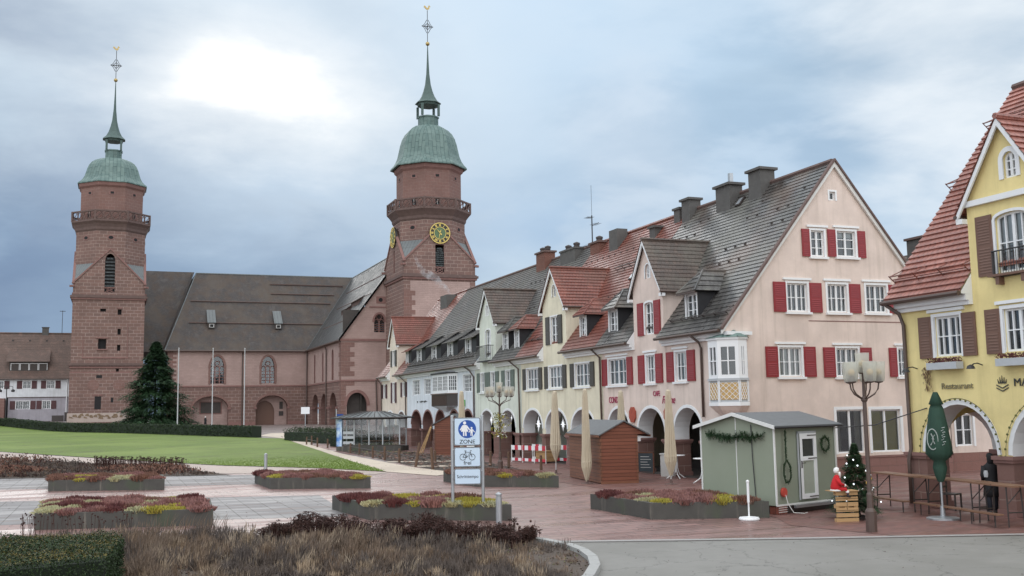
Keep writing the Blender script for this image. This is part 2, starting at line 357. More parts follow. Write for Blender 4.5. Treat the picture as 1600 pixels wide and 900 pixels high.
# ---------------------------------------------------------------- mesh builder
def arc(x0, x1, zs, zt, n=14):
    c = (x0+x1)/2; r = (x1-x0)/2
    return [(c + r*math.cos(PI*i/n), zs + (zt-zs)*math.sin(PI*i/n)) for i in range(n+1)]
def arch(x0, x1, z0, zs, zt, n=14):
    return [(x0, z0), (x1, z0)] + arc(x0, x1, zs, zt, n)
def lancet(x0, x1, z0, zs, zt, n=7):
    c = (x0+x1)/2; w = x1-x0; pts = [(x0, z0), (x1, z0)]
    for i in range(n+1):
        t = i/n; pts.append((x1 - (w/2)*(1-math.cos(t*PI/2)), zs + (zt-zs)*math.sin(t*PI/2)))
    for i in range(n-1, -1, -1):
        t = i/n; pts.append((x0 + (w/2)*(1-math.cos(t*PI/2)), zs + (zt-zs)*math.sin(t*PI/2)))
    return pts
def rect(x0, x1, z0, z1): return [(x0, z0), (x1, z0), (x1, z1), (x0, z1)]
def inside(p, poly):
    c = False; n = len(poly); x, y = p
    for i in range(n):
        x1, y1 = poly[i]; x2, y2 = poly[(i+1) % n]
        if (y1 > y) != (y2 > y) and x < (x2-x1)*(y-y1)/(y2-y1)+x1: c = not c
    return c
def frame(x, y, z, rot): return Matrix.Translation((x, y, z)) @ Matrix.Rotation(rot, 4, 'Z')
ID = Matrix.Identity(4)
class MB:
    def __init__(s, T=None): s.v = []; s.f = []; s.mi = []; s.k = 0; s.T = T or ID; s.mats = []
    def mat(s, name):
        if name not in s.mats: s.mats.append(name)
        s.k = s.mats.index(name); return s
    def add(s, pts): 
        b = len(s.v); s.v += [tuple(s.T @ Vector(p)) for p in pts]; return b
    def face(s, pts):
        b = s.add(pts); s.f.append(tuple(range(b, b+len(pts)))); s.mi.append(s.k); return s
    def mesh(s, pts, faces):
        b = s.add(pts)
        for f in faces: s.f.append(tuple(b+i for i in f)); s.mi.append(s.k)
        return s
    def box(s, x0, y0, z0, x1, y1, z1):
        p = [(x0, y0, z0), (x1, y0, z0), (x1, y1, z0), (x0, y1, z0), (x0, y0, z1), (x1, y0, z1), (x1, y1, z1), (x0, y1, z1)]
        return s.mesh(p, [(0, 3, 2, 1), (4, 5, 6, 7), (0, 1, 5, 4), (1, 2, 6, 5), (2, 3, 7, 6), (3, 0, 4, 7)])
    def prism(s, pts, y0, y1):   # polygon in xz extruded along y
        n = len(pts); p = [(a, y0, b) for a, b in pts] + [(a, y1, b) for a, b in pts]
        return s.mesh(p, [tuple(range(n)), tuple(range(2*n-1, n-1, -1))] + [(i+n, (i+1) % n+n, (i+1) % n, i) for i in range(n)])
    def slab(s, pts, z0, z1):    # polygon in xy extruded along z (counter-clockwise)
        n = len(pts); p = [(a, b, z0) for a, b in pts] + [(a, b, z1) for a, b in pts]
        return s.mesh(p, [tuple(range(n-1, -1, -1)), tuple(range(n, 2*n))] + [(i, (i+1) % n, (i+1) % n+n, i+n) for i in range(n)])
    def tube(s, path, r, n=8, cap=True):
        path = [Vector(p) for p in path]; rs = r if isinstance(r, (list, tuple)) else [r]*len(path); rings = []; P = []
        for i, p in enumerate(path):
            d = (path[min(i+1, len(path)-1)] - path[max(i-1, 0)]).normalized()
            a = Vector((0, 0, 1)) if abs(d.z) < .9 else Vector((1, 0, 0)); u = d.cross(a).normalized(); w = d.cross(u)
            for k in range(n):
                t = 2*PI*k/n; P.append(tuple(p + (u*math.cos(t) + w*math.sin(t))*rs[i]))
        fs = [(i*n+k, i*n+(k+1) % n, (i+1)*n+(k+1) % n, (i+1)*n+k) for i in range(len(path)-1) for k in range(n)]
        if cap: fs += [tuple(range(n-1, -1, -1)), tuple(range((len(path)-1)*n, len(path)*n))]
        return s.mesh(P, fs)
    def lathe(s, prof, n=12, x=0, y=0, ph=0., sx=1, sy=1):
        P = [(x + r*math.cos(2*PI*k/n+ph)*sx, y + r*math.sin(2*PI*k/n+ph)*sy, z) for r, z in prof for k in range(n)]
        fs = [(i*n+k, i*n+(k+1) % n, (i+1)*n+(k+1) % n, (i+1)*n+k) for i in range(len(prof)-1) for k in range(n)]
        fs += [tuple(range(n-1, -1, -1)), tuple(range((len(prof)-1)*n, len(prof)*n))]
        return s.mesh(P, fs)
    def ball(s, c, r, n=8):
        m = max(4, n//2+1); prof = [(max(.001, r*math.sin(PI*i/m)), c[2]-r*math.cos(PI*i/m)) for i in range(m+1)]
        return s.lathe(prof, n, c[0], c[1])
    def wall(s, outer, holes=(), y=0., depth=.3, hm=None, back=False):
        pts = []; edges = []
        for ring in [outer]+list(holes):
            b = len(pts); n = len(ring); pts += [Vector(p) for p in ring]; edges += [(b+i, b+(i+1) % n) for i in range(n)]
        vs, es, fs, *_ = delaunay_2d_cdt(pts, edges, [], 0, 1e-4)
        tri = []
        for f in fs:
            c = sum((vs[i] for i in f), Vector((0, 0)))/len(f)
            if inside(c, outer) and not any(inside(c, h) for h in holes):
                q = [vs[i] for i in f]; a = sum(q[i].x*q[(i+1) % len(q)].y - q[(i+1) % len(q)].x*q[i].y for i in range(len(q)))
                tri.append(tuple(f) if a > 0 else tuple(reversed(f)))
        s.mesh([(p.x, y, p.y) for p in vs], tri)
        if back: s.mesh([(p.x, y+depth, p.y) for p in vs], [tuple(reversed(t)) for t in tri])
        k = s.k
        for j, h in enumerate(holes):
            if hm: s.mat(hm[j] if isinstance(hm, list) else hm)
            n = len(h)
            for i in range(n):
                a, b = h[i], h[(i+1) % n]; s.face([(a[0], y, a[1]), (b[0], y, b[1]), (b[0], y+depth, b[1]), (a[0], y+depth, a[1])])
            s.k = k
        return s
    def band(s, path, w, y0, y1):  # flat strip following an xz path, proud of a wall
        n = len(path); out = []; 
        for i, p in enumerate(path):
            a = Vector(path[max(0, i-1)]); b = Vector(path[min(n-1, i+1)]); d = (b-a).normalized(); q = Vector(p)+Vector((d.y, -d.x))*w; out.append((q.x, q.y))
        for i in range(n-1):
            s.prism([path[i], out[i], out[i+1], path[i+1]], y0, y1)
        return s
    def roof(s, poly, course=.24, lip=.024):
        if s.mats and 'salmon' in s.mats[s.k]: lip = .05
        elif s.mats and 'red' in s.mats[s.k]: lip = .032
        P = [Vector(p) for p in poly]; nrm = Vector((0, 0, 0))
        for i in range(len(P)): nrm += P[i].cross(P[(i+1) % len(P)])
        nrm.normalize()
        if nrm.z < 0: nrm = -nrm; P.reverse()
        u = Vector((0, 0, 1)).cross(nrm); u = u.normalized() if u.length > 1e-4 else Vector((1, 0, 0)); v = nrm.cross(u)
        h = nrm.dot(P[0]); q = [(u.dot(p), v.dot(p)) for p in P]
        def clip(pl, lim, sign):
            o = []
            for i in range(len(pl)):
                a, b = pl[i], pl[(i+1) % len(pl)]; fa = sign*(a[1]-lim) >= -1e-9; fb = sign*(b[1]-lim) >= -1e-9
                if fa: o.append(a)
                if fa != fb: t = (lim-a[1])/(b[1]-a[1]); o.append((a[0]+(b[0]-a[0])*t, lim))
            return o
        lo = min(a[1] for a in q); hi = max(a[1] for a in q); k = math.floor(lo/course)
        while k*course < hi:
            v0, v1 = k*course, (k+1)*course; c = clip(clip(q, v0, 1), v1, -1); k += 1
            if len(c) < 3: continue
            s.face([tuple(u*a+v*b+nrm*(h+lip*(1-(b-v0)/course))) for a, b in c])
            low = [a for a in c if abs(a[1]-max(v0, lo)) < 1e-6]
            if len(low) >= 2:
                a, b = min(low), max(low); vv = a[1]; l = lip*(1-(vv-v0)/course)
                s.face([tuple(u*a[0]+v*vv+nrm*(h-.01)), tuple(u*b[0]+v*vv+nrm*(h-.01)), tuple(u*b[0]+v*vv+nrm*(h+l)), tuple(u*a[0]+v*vv+nrm*(h+l))])
        return s
    def make(s, name, mat=None, smooth=False):
        me = bpy.data.meshes.new(name); me.from_pydata(s.v, [], s.f)
        names = s.mats or [mat]
        for n in names: me.materials.append(M[n])
        if s.mats: me.polygons.foreach_set('material_index', s.mi)
        uvl = me.uv_layers.new(name='UVMap'); co = me.vertices
        for p in me.polygons:
            n = p.normal
            if abs(n.z) > .999: u = Vector((1, 0, 0))
            else: u = Vector((-n.y, n.x, 0)).normalized()
            v = n.cross(u)
            for li in p.loop_indices:
                c = co[me.loops[li].vertex_index].co; uvl.data[li].uv = (u.dot(c), v.dot(c))
        if smooth: me.polygons.foreach_set('use_smooth', [True]*len(me.polygons))
        me.update(); return me
    def build(s, name, mat=None, parent=None, loc=None, rot=0., smooth=False, **tags):
        o = bpy.data.objects.new(name, s.make(name, mat, smooth)); COL.objects.link(o)
        return setup(o, parent, loc, rot, tags)
def setup(o, parent, loc, rot, tags):
    if parent: o.parent = parent
    if loc is not None: o.location = loc
    if rot: o.rotation_euler.z = rot
    for k, v in tags.items(): o[k] = v
    return o
def thing(name, label, cat, loc=(0, 0, 0), rot=0., group=None):
    o = bpy.data.objects.new(name, None); COL.objects.link(o); o.location = loc; o.rotation_euler.z = rot; o.empty_display_size = .2
    o['label'] = label; o['category'] = cat
    if group: o['group'] = group
    return o
def tag(o, label, cat, group=None, kind=None):
    o['label'] = label; o['category'] = cat
    if group: o['group'] = group
    if kind: o['kind'] = kind
    return o
def inst(me, name, parent=None, loc=(0, 0, 0), rot=0.):
    o = bpy.data.objects.new(name, me); COL.objects.link(o); return setup(o, parent, loc, rot, {})
def dup(o, loc=None, rot=None, label=None):
    def cp(a, par):
        c = a.copy(); COL.objects.link(c); c.parent = par
        for ch in KIDS(a): cp(ch, c)
        return c
    c = cp(o, None)
    if loc is not None: c.location = loc
    if rot is not None: c.rotation_euler.z = rot
    if label: c['label'] = label
    return c
def KIDS(a): return [x for x in list(COL.objects) if x.parent == a]
def sm(t): t = min(max(t, 0.), 1.); return t*t*(3-2*t)
def gh(x, y):
    return .9*sm((y-60)/105) + 1.4*sm((12-x)/26)*sm((y-150)/40)
def text(s, size, mat, name, parent, T, depth=.01, shear=0, align='CENTER', xs=1., bold=0.):
    cu = bpy.data.curves.new('lettering', 'FONT'); cu.body = s; cu.size = size; cu.extrude = depth; cu.offset = bold; cu.align_x = align; cu.shear = shear
    ob = bpy.data.objects.new('t', cu); COL.objects.link(ob); bpy.context.view_layer.update()
    me = bpy.data.meshes.new_from_object(ob.evaluated_get(bpy.context.evaluated_depsgraph_get())); bpy.data.objects.remove(ob)
    me.name = name; me.transform(T @ Matrix.Rotation(PI/2, 4, 'X') @ Matrix.Scale(xs, 4, (1, 0, 0)))
    me.materials.clear(); me.materials.append(M[mat]); o = bpy.data.objects.new(name, me); COL.objects.link(o)
    if parent: o.parent = parent
    return o
# ================================================================ GROUND
def struct(o): o['kind'] = 'structure'; return o
def terrain():
    xs = [-900, -500, -300, -200, -140] + [-100+4*i for i in range(66)] + [200, 300, 500, 900]
    ys = [-300, -150, -60] + [-20+4*i for i in range(66)] + [270, 330, 450, 700, 1200]
    mb = MB(); P = [(x, y, gh(x, y)) for y in ys for x in xs]; n = len(xs)
    mb.mesh(P, [(j*n+i, j*n+i+1, (j+1)*n+i+1, (j+1)*n+i) for j in range(len(ys)-1) for i in range(n-1)])
    return mb.build('ground', 'pave_old')
def sheet(name, poly, dz, mat, step=4.):
    ring = []
    for i in range(len(poly)):
        a, b = Vector(poly[i]), Vector(poly[(i+1) % len(poly)]); m = max(1, int((b-a).length/step))
        ring += [tuple(a+(b-a)*t/m) for t in range(m)]
    pts = [Vector(p) for p in ring]; edges = [(i, (i+1) % len(pts)) for i in range(len(pts))]
    x0, x1 = min(p[0] for p in ring), max(p[0] for p in ring); y0, y1 = min(p[1] for p in ring), max(p[1] for p in ring)
    x = math.ceil(x0/step)*step
    while x < x1:
        y = math.ceil(y0/step)*step
        while y < y1:
            if inside((x, y), ring): pts.append(Vector((x, y)))
            y += step
        x += step
    vs, es, fs, *_ = delaunay_2d_cdt(pts, edges, [], 0, 1e-4); tri = []
    for f in fs:
        c = sum((vs[i] for i in f), Vector((0, 0)))/3
        if inside(c, ring):
            q = [vs[i] for i in f]; a = (q[1]-q[0]).cross(q[2]-q[0]); tri.append(tuple(f) if a > 0 else tuple(reversed(f)))
    return MB().mesh([(p.x, p.y, gh(p.x, p.y)+dz) for p in vs], tri).build(name, mat)
struct(terrain())
LAWN = [(-60, 178), (-16, 173.2), (0, 142), (13.7, 112.5), (16.3, 108), (14.9, 80), (12.95, 51.6), (10.6, 57), (8.6, 60.2), (6.0, 64), (-.4, 78), (-8.8, 95.5), (-22, 122), (-60, 170)]
struct(sheet('plaza_paving', [(-45, 15), (45, 15), (45, 60), (-45, 60)], .004, 'pave_pink'))
struct(sheet('market_paving', [(17.4, 26.5), (17.4, 49), (15.9, 54), (15.4, 92), (23.1, 92), (23.1, 35.6), (40, 35.4), (40, 24.9), (22.3, 24.9), (22.3, 17.3), (19.9, 18.38), (17.0, 19.5), (16.2, 22.4), (16.95, 24)], .012, 'pave_red'))
struct(sheet('lawn', LAWN, .03, 'lawn', 3))
struct(sheet('footpath', [(12.95, 51.4), (14.9, 80), (16.4, 108), (15.2, 118), (17.6, 126), (19, 126), (18.6, 104), (16.2, 92), (15.4, 74), (15.2, 54), (15.8, 48.6), (14.2, 46.8)], .02, 'gravelpath'))
struct(sheet('path_branch', [(15.4, 60.4), (19.6, 58.6), (19.8, 59.6), (15.5, 61.6)], .024, 'gravelpath'))
struct(sheet('path_side', [(15.5, 54.6), (18.6, 53.0), (18.9, 54.4), (15.4, 56)], .024, 'gravelpath'))
struct(sheet('lawn_edging_path', [(-60, 160), (-22, 120), (-8.8, 94.5), (-.4, 77.2), (6.0, 63.2), (8.6, 59.4), (10.6, 56.2), (12.95, 50.8), (11.8, 49.6), (7.4, 53.5), (5.0, 55.7), (3, 64), (-7.7, 84), (-22, 106), (-60, 140)], .016, 'sandstrip'))
struct(sheet('grey_paving_band', [(-30, 58.5), (-5.4, 58.5), (3.2, 55), (7.2, 53), (5.9, 46.2), (-4.6, 49.6), (-30, 52)], .008, 'pave_grey'))
struct(sheet('grey_paving_strip', [(-30, 44.5), (-3.9, 42.6), (7.2, 38.8), (6.9, 34), (6.55, 30.6), (-2.9, 33.4), (-30, 35)], .008, 'pave_grey'))
struct(sheet('road', [(4.8, 10), (7.6, 16.9), (8.7, 19), (9.1, 20.4), (9.1, 22.45), (15, 19.95), (19.9, 18.1), (30, 14.0), (36, 4), (0, 4), (3, 12)], .009, 'asphalt', 2))
def road_edge():
    mb = MB(); p = [(9.6, 22.28), (15, 20.03), (19.9, 18.18), (30, 14.1)]
    for i in range(3):
        (a, b), (c, d) = p[i], p[i+1]; dv = Vector((c-a, d-b)).normalized(); n = Vector((-dv.y, dv.x))*.16
        mb.slab([(a, b), (c, d), (c+n.x, d+n.y), (a+n.x, b+n.y)], -.05, .016)
    return mb.build('paving_edge_stones', 'kerb')
struct(road_edge())
def drain():
    mb = MB(); p = [(9.6, 22.18), (15, 19.93), (19.9, 18.08), (30, 14.0)]
    for i in range(3):
        (a, b), (c, d) = p[i], p[i+1]; mb.face([(a, b-.1, .014), (c, d-.1, .014), (c, d, .014), (a, b, .014)])
    return mb.build('gutter_channel', 'metal_dark')
struct(drain())
BED = [(-8, 31), (-2.5, 29.4), (3.6, 26.9), (7.6, 24.3), (8.75, 23.1), (9.2, 22.2), (9.36, 21.2), (9.28, 20.2), (9.02, 19.2), (8.6, 18.2), (7.95, 17.1), (7.05, 16), (5.95, 15), (-8, 14)]
struct(sheet('planting_bed_soil', BED, .03, 'mulch', 1.5))
def kerb():
    path = [(8.75, 23.1), (9.16, 22.2), (9.32, 21.2), (9.24, 20.2), (8.98, 19.2), (8.56, 18.2), (7.9, 17.1), (7.0, 16.0), (5.9, 15.0)]
    mb = MB(); n = len(path)
    for i in range(n-1):
        a, b = Vector(path[i]), Vector(path[i+1]); d = (b-a).normalized(); q = Vector((-d.y, d.x))*.2; g = d*.006
        a2, b2 = a+g, b-g
        z1 = .12; mb.slab([tuple(a2), tuple(a2+q), tuple(b2+q), tuple(b2)][::-1], -.05, z1)
    return mb.build('kerb', 'kerb')
struct(kerb())
struct(sheet('back_bed_soil', [(-30, 66), (-8.5, 83), (-4, 76), (2.6, 64), (4.9, 55.6), (5.6, 53.6), (3.2, 54.6), (-5.4, 58.2), (-30, 58.6)], .03, 'mulch'))
struct(sheet('fenced_bed_soil', [(15.6, 49.6), (19.3, 48.8), (20.2, 56), (20.8, 66), (20.4, 74), (16.1, 78), (16.0, 66), (15.55, 56)], .018, 'soil'))
# ================================================================ WINDOWS AND HOUSES
CACHE = {}
def win_mesh(w, h, cols, rows, surround, lintel, sill, arch_):
    key = (round(w, 2), round(h, 2), cols, rows, surround, lintel, sill, arch_)
    if key in CACHE: return CACHE[key]
    f = MB(); fr = .065; a, b = -w/2, w/2; y0, y1 = .08, .15
    if arch_:
        zs = h-w*arch_; out = arch(a, b, 0, zs, h, 10); inn = arch(a+fr, b-fr, fr, zs, h-fr, 10)
        f.wall(out, [inn], y0, y1-y0, back=False)
        if surround: f.band([(a, 0)]+[(x, z) for x, z in reversed(arc(a, b, zs, h, 10))]+[(b, 0)], -surround, -.03, .02)
    else:
        f.wall(rect(a, b, 0, h), [rect(a+fr, b-fr, fr, h-fr)], y0, y1-y0)
        if surround:
            s = surround
            f.box(a-s, -.025, -s*.3, a+.004, .05, h+s); f.box(b-.004, -.025, -s*.3, b+s, .05, h+s); f.box(a+.004, -.025, h-.004, b-.004, .05, h+s)
    for i in range(1, cols):
        x = a+w*i/cols; t = .045 if (cols % 2 == 0 and i == cols//2) else .018; f.box(x-t, y0-.006, fr, x+t, y1, h-fr*.9)
    for j in range(1, rows):
        z = h*j/rows; f.box(a+fr, y0-.003, z-.016, b-fr, y1-.01, z+.016)
    if lintel: f.box(a-.2, -.07, h+.13, b+.2, .0, h+.22)
    if sill: f.box(a-.14, -.12, -.12, b+.14, .06, -.03)
    fm = f.make('window', 'white')
    p = MB().face([(a+.02, .13, .02), (b-.02, .13, .02), (b-.02, .13, h-.02), (a+.02, .13, h-.02)]).make('pane', 'glass')
    cm = []
    for sg in (-1, 1):
        c = MB(); n = 8; wid = w*.24; x0 = sg*(w/2); pts = [(x0 - sg*wid*i/n, .24+(.03 if i % 2 else 0)) for i in range(n+1)]
        for i in range(n):
            q = [(pts[i][0], pts[i][1], .03), (pts[i+1][0], pts[i+1][1], .03), (pts[i+1][0], pts[i+1][1], h), (pts[i][0], pts[i][1], h)]; c.face(q)
        cm.append(c.make('curtain', 'curtain'))
    CACHE[key] = (fm, p, cm); return CACHE[key]
def shutter_mesh(w, h, mat):
    key = ('s', round(w, 2), round(h, 2), mat)
    if key in CACHE: return CACHE[key]
    s = MB(); a, b = -w/2, w/2; s.box(a, -.055, 0, b, -.02, h)
    for z0, z1 in ((.08, h*.48), (h*.53, h-.08)):
        s.box(a+.05, -.062, z0, a+.075, -.054, z1); s.box(b-.075, -.062, z0, b-.05, -.054, z1)
        n = max(3, int((z1-z0)/.075))
        for i in range(n):
            z = z0+(z1-z0)*i/n; s.mesh([(a+.075, -.056, z+.05), (b-.075, -.056, z+.05), (b-.075, -.068, z+.012), (a+.075, -.068, z+.012)], [(0, 3, 2, 1)])
    CACHE[key] = s.make('shutter', mat); return CACHE[key]
def window(par, T, x, z, w, h, cols=4, rows=2, sh=None, shw=.45, surround=.10, lintel=False, sill=False, curtain=True, arch_=0, y=0., gap=.03, only=None, blind=None):
    fm, pm, cm = win_mesh(w, h, cols, rows, surround, lintel, sill, arch_)
    p = T @ Vector((x, y, z)); rot = T.to_euler().z
    o = inst(fm, 'window', par, p, rot); inst(pm, 'pane', o)
    if blind is None and w > .6 and R_.random() < .16:
        k_ = R_.uniform(.45, .8); MB().box(-w/2+.05, .19, h*k_, w/2-.05, .2, h-.02).build('roller_blind', 'offwhite', o)
    if blind: MB().face([(-w/2+.03, .2, .02), (w/2-.03, .2, .02), (w/2-.03, .2, h), (-w/2+.03, .2, h)]).build('blind', blind, o)
    elif curtain and R_.random() < .8:
        for c_ in cm:
            q_ = inst(c_, 'curtain', o)
            if R_.random() < .3: q_.scale.y = 1.15; q_.scale.z = .97
    if sh:
        sm_ = shutter_mesh(shw, h+.06, sh)
        for sg in (-1, 1):
            if only and sg != only: continue
            q = T @ Vector((x+sg*(w/2+surround+gap+shw/2), y, z-.03)); inst(sm_, 'shutter', par, q, rot)
    return o
def hole(x, z, w, h, arch_=0):
    return arch(x-w/2, x+w/2, z, z+h-w*arch_, z+h, 10) if arch_ else rect(x-w/2, x+w/2, z, z+h)
EZ, EY, SL, RY = 6.14, -.43, 1.228, 5.57
def rz(y): return EZ + SL*(y-EY)
def ry(z): return EY + (z-EZ)/SL
def house(name, label, cat, x, y, rot, L, wallm, arches, wins, roofm, gable=None, group=None, archrim='white', piers=True, eave_gaps=None, ridge=RY, extra_wall=None, ends=(True, True), arch_top=2.98, spring=1.9, roof_ext=(0, 0), depth=11.2):
    t = thing(name, label, cat, (x, y, 0), rot, group); T = ID
    holes = [arch(a, b, -.05, spring, arch_top) for a, b in arches]; hm = [archrim]*len(arches)
    for w in wins: holes.append(hole(*w[:4], w[4].get('arch_', 0))); hm.append(wallm)
    mb = MB(); mb.mat(wallm)
    g = gable; top = [(L, 6.1), (0, 6.1)]
    if g:
        a, b, ze, za = g['a'], g['b'], g['ze'], g['za']
        top = [(L, 6.1), (b, 6.1), (b, ze), ((a+b)/2, za), (a, ze), (a, 6.1), (0, 6.1)]
        for w in g['wins']: holes.append(hole(*w[:4], w[4].get('arch_', 0))); hm.append(wallm)
    # arches get a thick reveal, windows a shallow one
    na = len(arches)
    mb.wall([(0, -.05), (L, -.05)]+top, holes[:0]+holes, 0, .22, hm)
    k = mb.k; mb.mat(archrim)
    for h in holes[:na]:
        for i in range(1, len(h)):
            p, q = h[i], h[(i+1) % len(h)]; mb.face([(p[0], .22, p[1]), (q[0], .22, q[1]), (q[0], .75, q[1]), (p[0], .75, p[1])])
    mb.mat(wallm)
    if arches: mb.wall([(0, -.05), (L, -.05), (L, 3.3), (0, 3.3)], holes[:na], .75, .01)
    # shell: ends, back, dark rooms behind the windows
    if ends[0]: mb.face([(0, 0, -.05), (0, depth, -.05), (0, depth, 6.1), (0, 0, 6.1)])
    if ends[1]: mb.face([(L, 0, -.05), (L, depth, -.05), (L, depth, 6.1), (L, 0, 6.1)])
    mb.face([(0, depth, -.05), (L, depth, -.05), (L, depth, 6.1), (0, depth, 6.1)])
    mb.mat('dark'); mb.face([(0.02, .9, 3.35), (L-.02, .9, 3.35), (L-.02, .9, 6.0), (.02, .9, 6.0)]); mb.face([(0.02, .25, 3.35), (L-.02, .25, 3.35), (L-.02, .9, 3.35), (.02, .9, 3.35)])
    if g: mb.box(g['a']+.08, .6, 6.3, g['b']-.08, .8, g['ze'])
    mb.build('wall', None, t)
    if arches:
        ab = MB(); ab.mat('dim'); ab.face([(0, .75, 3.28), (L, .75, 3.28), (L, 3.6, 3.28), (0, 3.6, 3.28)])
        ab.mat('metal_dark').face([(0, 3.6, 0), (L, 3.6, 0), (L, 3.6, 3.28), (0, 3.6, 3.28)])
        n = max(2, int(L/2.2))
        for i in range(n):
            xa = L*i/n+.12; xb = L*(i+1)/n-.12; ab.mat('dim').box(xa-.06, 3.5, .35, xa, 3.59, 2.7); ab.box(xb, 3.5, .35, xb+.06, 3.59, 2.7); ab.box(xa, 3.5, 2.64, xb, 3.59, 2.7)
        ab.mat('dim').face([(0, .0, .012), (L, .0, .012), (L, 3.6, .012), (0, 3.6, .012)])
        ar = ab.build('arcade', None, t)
        for i in range(n):
            xa = L*i/n+.12; xb = L*(i+1)/n-.12; MB().face([(xa, 3.52, .4), (xb, 3.52, .4), (xb, 3.52, 2.64), (xa, 3.52, 2.64)]).build('shop_pane', 'glass', ar)
        for a, b in arches: MB().band([(p, q) for p, q in reversed(arc(a, b, spring, arch_top, 14))], -.14, -.02, .0).build('arch_trim', archrim, t)
        if piers:
            xs = [0]+[v for ab_ in arches for v in ab_]+[L]
            for i in range(0, len(xs), 2):
                a, b = xs[i], xs[i+1]
                if b-a < .1: continue
                p = MB(); a2 = a-(.03 if i else 0); b2 = b+(.03 if i < len(xs)-2 else 0); p.mat('stone_smooth').box(a2, -.04, -.05, b2, .79, 1.42)
                p.mat('stone_trim').box(a2-.05, -.1, 1.42, b2+.05, .85, 1.5); p.box(a2-.09, -.14, 1.5, b2+.09, .89, 1.6); p.box(a2-.04, -.09, -.05, b2+.04, .84, .18)
                p.build('pier', None, t)
    for w in wins: window(t, T, w[0], w[1], w[2], w[3], **w[4])
    # cornice under the eave
    segs = [(0, L)]
    if g: segs = [(0, g['a']), (g['b'], L)]
    for a, b in segs:
        if b-a > .05:
            c = MB(); c.box(a, -.14, 5.78, b, -.001, 5.9); c.box(a, -.26, 5.9, b, -.001, 6.06)
            for x in ((a, b) if g else ()):
                if 0 < x < L: c.prism([(0, 0)]*3, 0, 0) if False else c.mesh([(x, EY+.02, EZ-.07), (x, 0, EZ-.08), (x, 0, rz(0)-.01), (x, EY+.02, EZ)], [(0, 1, 2, 3)])
            c.build('cornice', 'white', t)
    # roof
    r = MB(); r.mat(roofm); e0, e1 = -roof_ext[0], L+roof_ext[1]
    zr = rz(ridge)
    def strip(x0, x1, y0, m=roofm): r.mat(m); r.roof([(x0, y0, rz(y0)), (x1, y0, rz(y0)), (x1, ridge, zr), (x0, ridge, zr)])
    if g: strip(e0, g['a']-.001, EY); strip(g['a'], g['b'], .03); strip(g['b']+.001, e1, EY)
    else: strip(e0, e1, EY)
    r.mat(roofm).roof([(e0, ridge, zr), (e1, ridge, zr), (e1, 2*ridge-EY, EZ), (e0, 2*ridge-EY, EZ)])
    r.mat('stone_dark' if 'red' not in roofm else roofm); r.tube([(e0, ridge, zr+.02), (e1, ridge, zr+.02)], .11, 6)
    r.mat('offwhite')
    for a, b in segs:
        if b-a > .05:
            aa = a if a > 0 else e0; bb = b if b < L else e1
            r.mat('bronze'); r.tube([(aa, EY-.07, EZ-.05), (bb, EY-.07, EZ-.05)], .075, 7)
            r.mat('offwhite').face([(aa, EY+.02, EZ-.06), (bb, EY+.02, EZ-.06), (bb, .0, EZ-.04), (aa, .0, EZ-.04)])
    rf = r.build('roof', None, t)
    if g: gable_dormer(t, g, wallm)
    return t
def gable_dormer(t, g, wallm):
    a, b, ze, za = g['a'], g['b'], g['ze'], g['za']; xc = (a+b)/2; ov = .22; fo = -.24; m = (za-ze)/((b-a)/2)
    zl = ze - m*ov; ye = ry(ze)
    for x in (a, b): MB().mesh([(x, 0, rz(0)-.12), (x, 0, ze), (x, ye, ze), (x, .06, rz(0)-.12)], [(0, 1, 2, 3) if x == a else (0, 3, 2, 1)]).build('dormer_cheek', wallm, t)
    r = MB(); r.mat(g['roof']); yr = ry(za)+.1; yl = ry(zl)+.1
    r.roof([(a-ov, fo, zl), (xc, fo, za), (xc, yr, za), (a-ov, yl, zl)]); r.roof([(b+ov, fo, zl), (xc, fo, za), (xc, yr, za), (b+ov, yl, zl)])
    r.mat(g['roof']).tube([(xc, fo, za+.03), (xc, yr, za+.03)], .09, 6)
    r.mat('white')
    for s in (-1, 1):
        x0 = a-ov if s < 0 else b+ov; p = [(x0, zl-.02), (xc, za-.02), (xc, za-.24), (x0+(.0 if s < 0 else 0), zl-.2)]
        if s > 0: p = [p[0], p[3], p[2], p[1]]
        r.prism(p, fo+.03, fo+.09)
        r.box(min(x0, a if s < 0 else b), fo+.04, zl-.24, max(x0, a if s < 0 else b), .03, zl-.10)
    r.mat('bronze'); r.tube([(a-ov, fo, zl-.03), (a-ov, yl, zl-.03)], .06, 6); r.tube([(b+ov, fo, zl-.03), (b+ov, yl, zl-.03)], .06, 6)
    r.build('dormer_roof', None, t)
    for q in g['wins']: window(t, ID, q[0], q[1], q[2], q[3], **q[4])
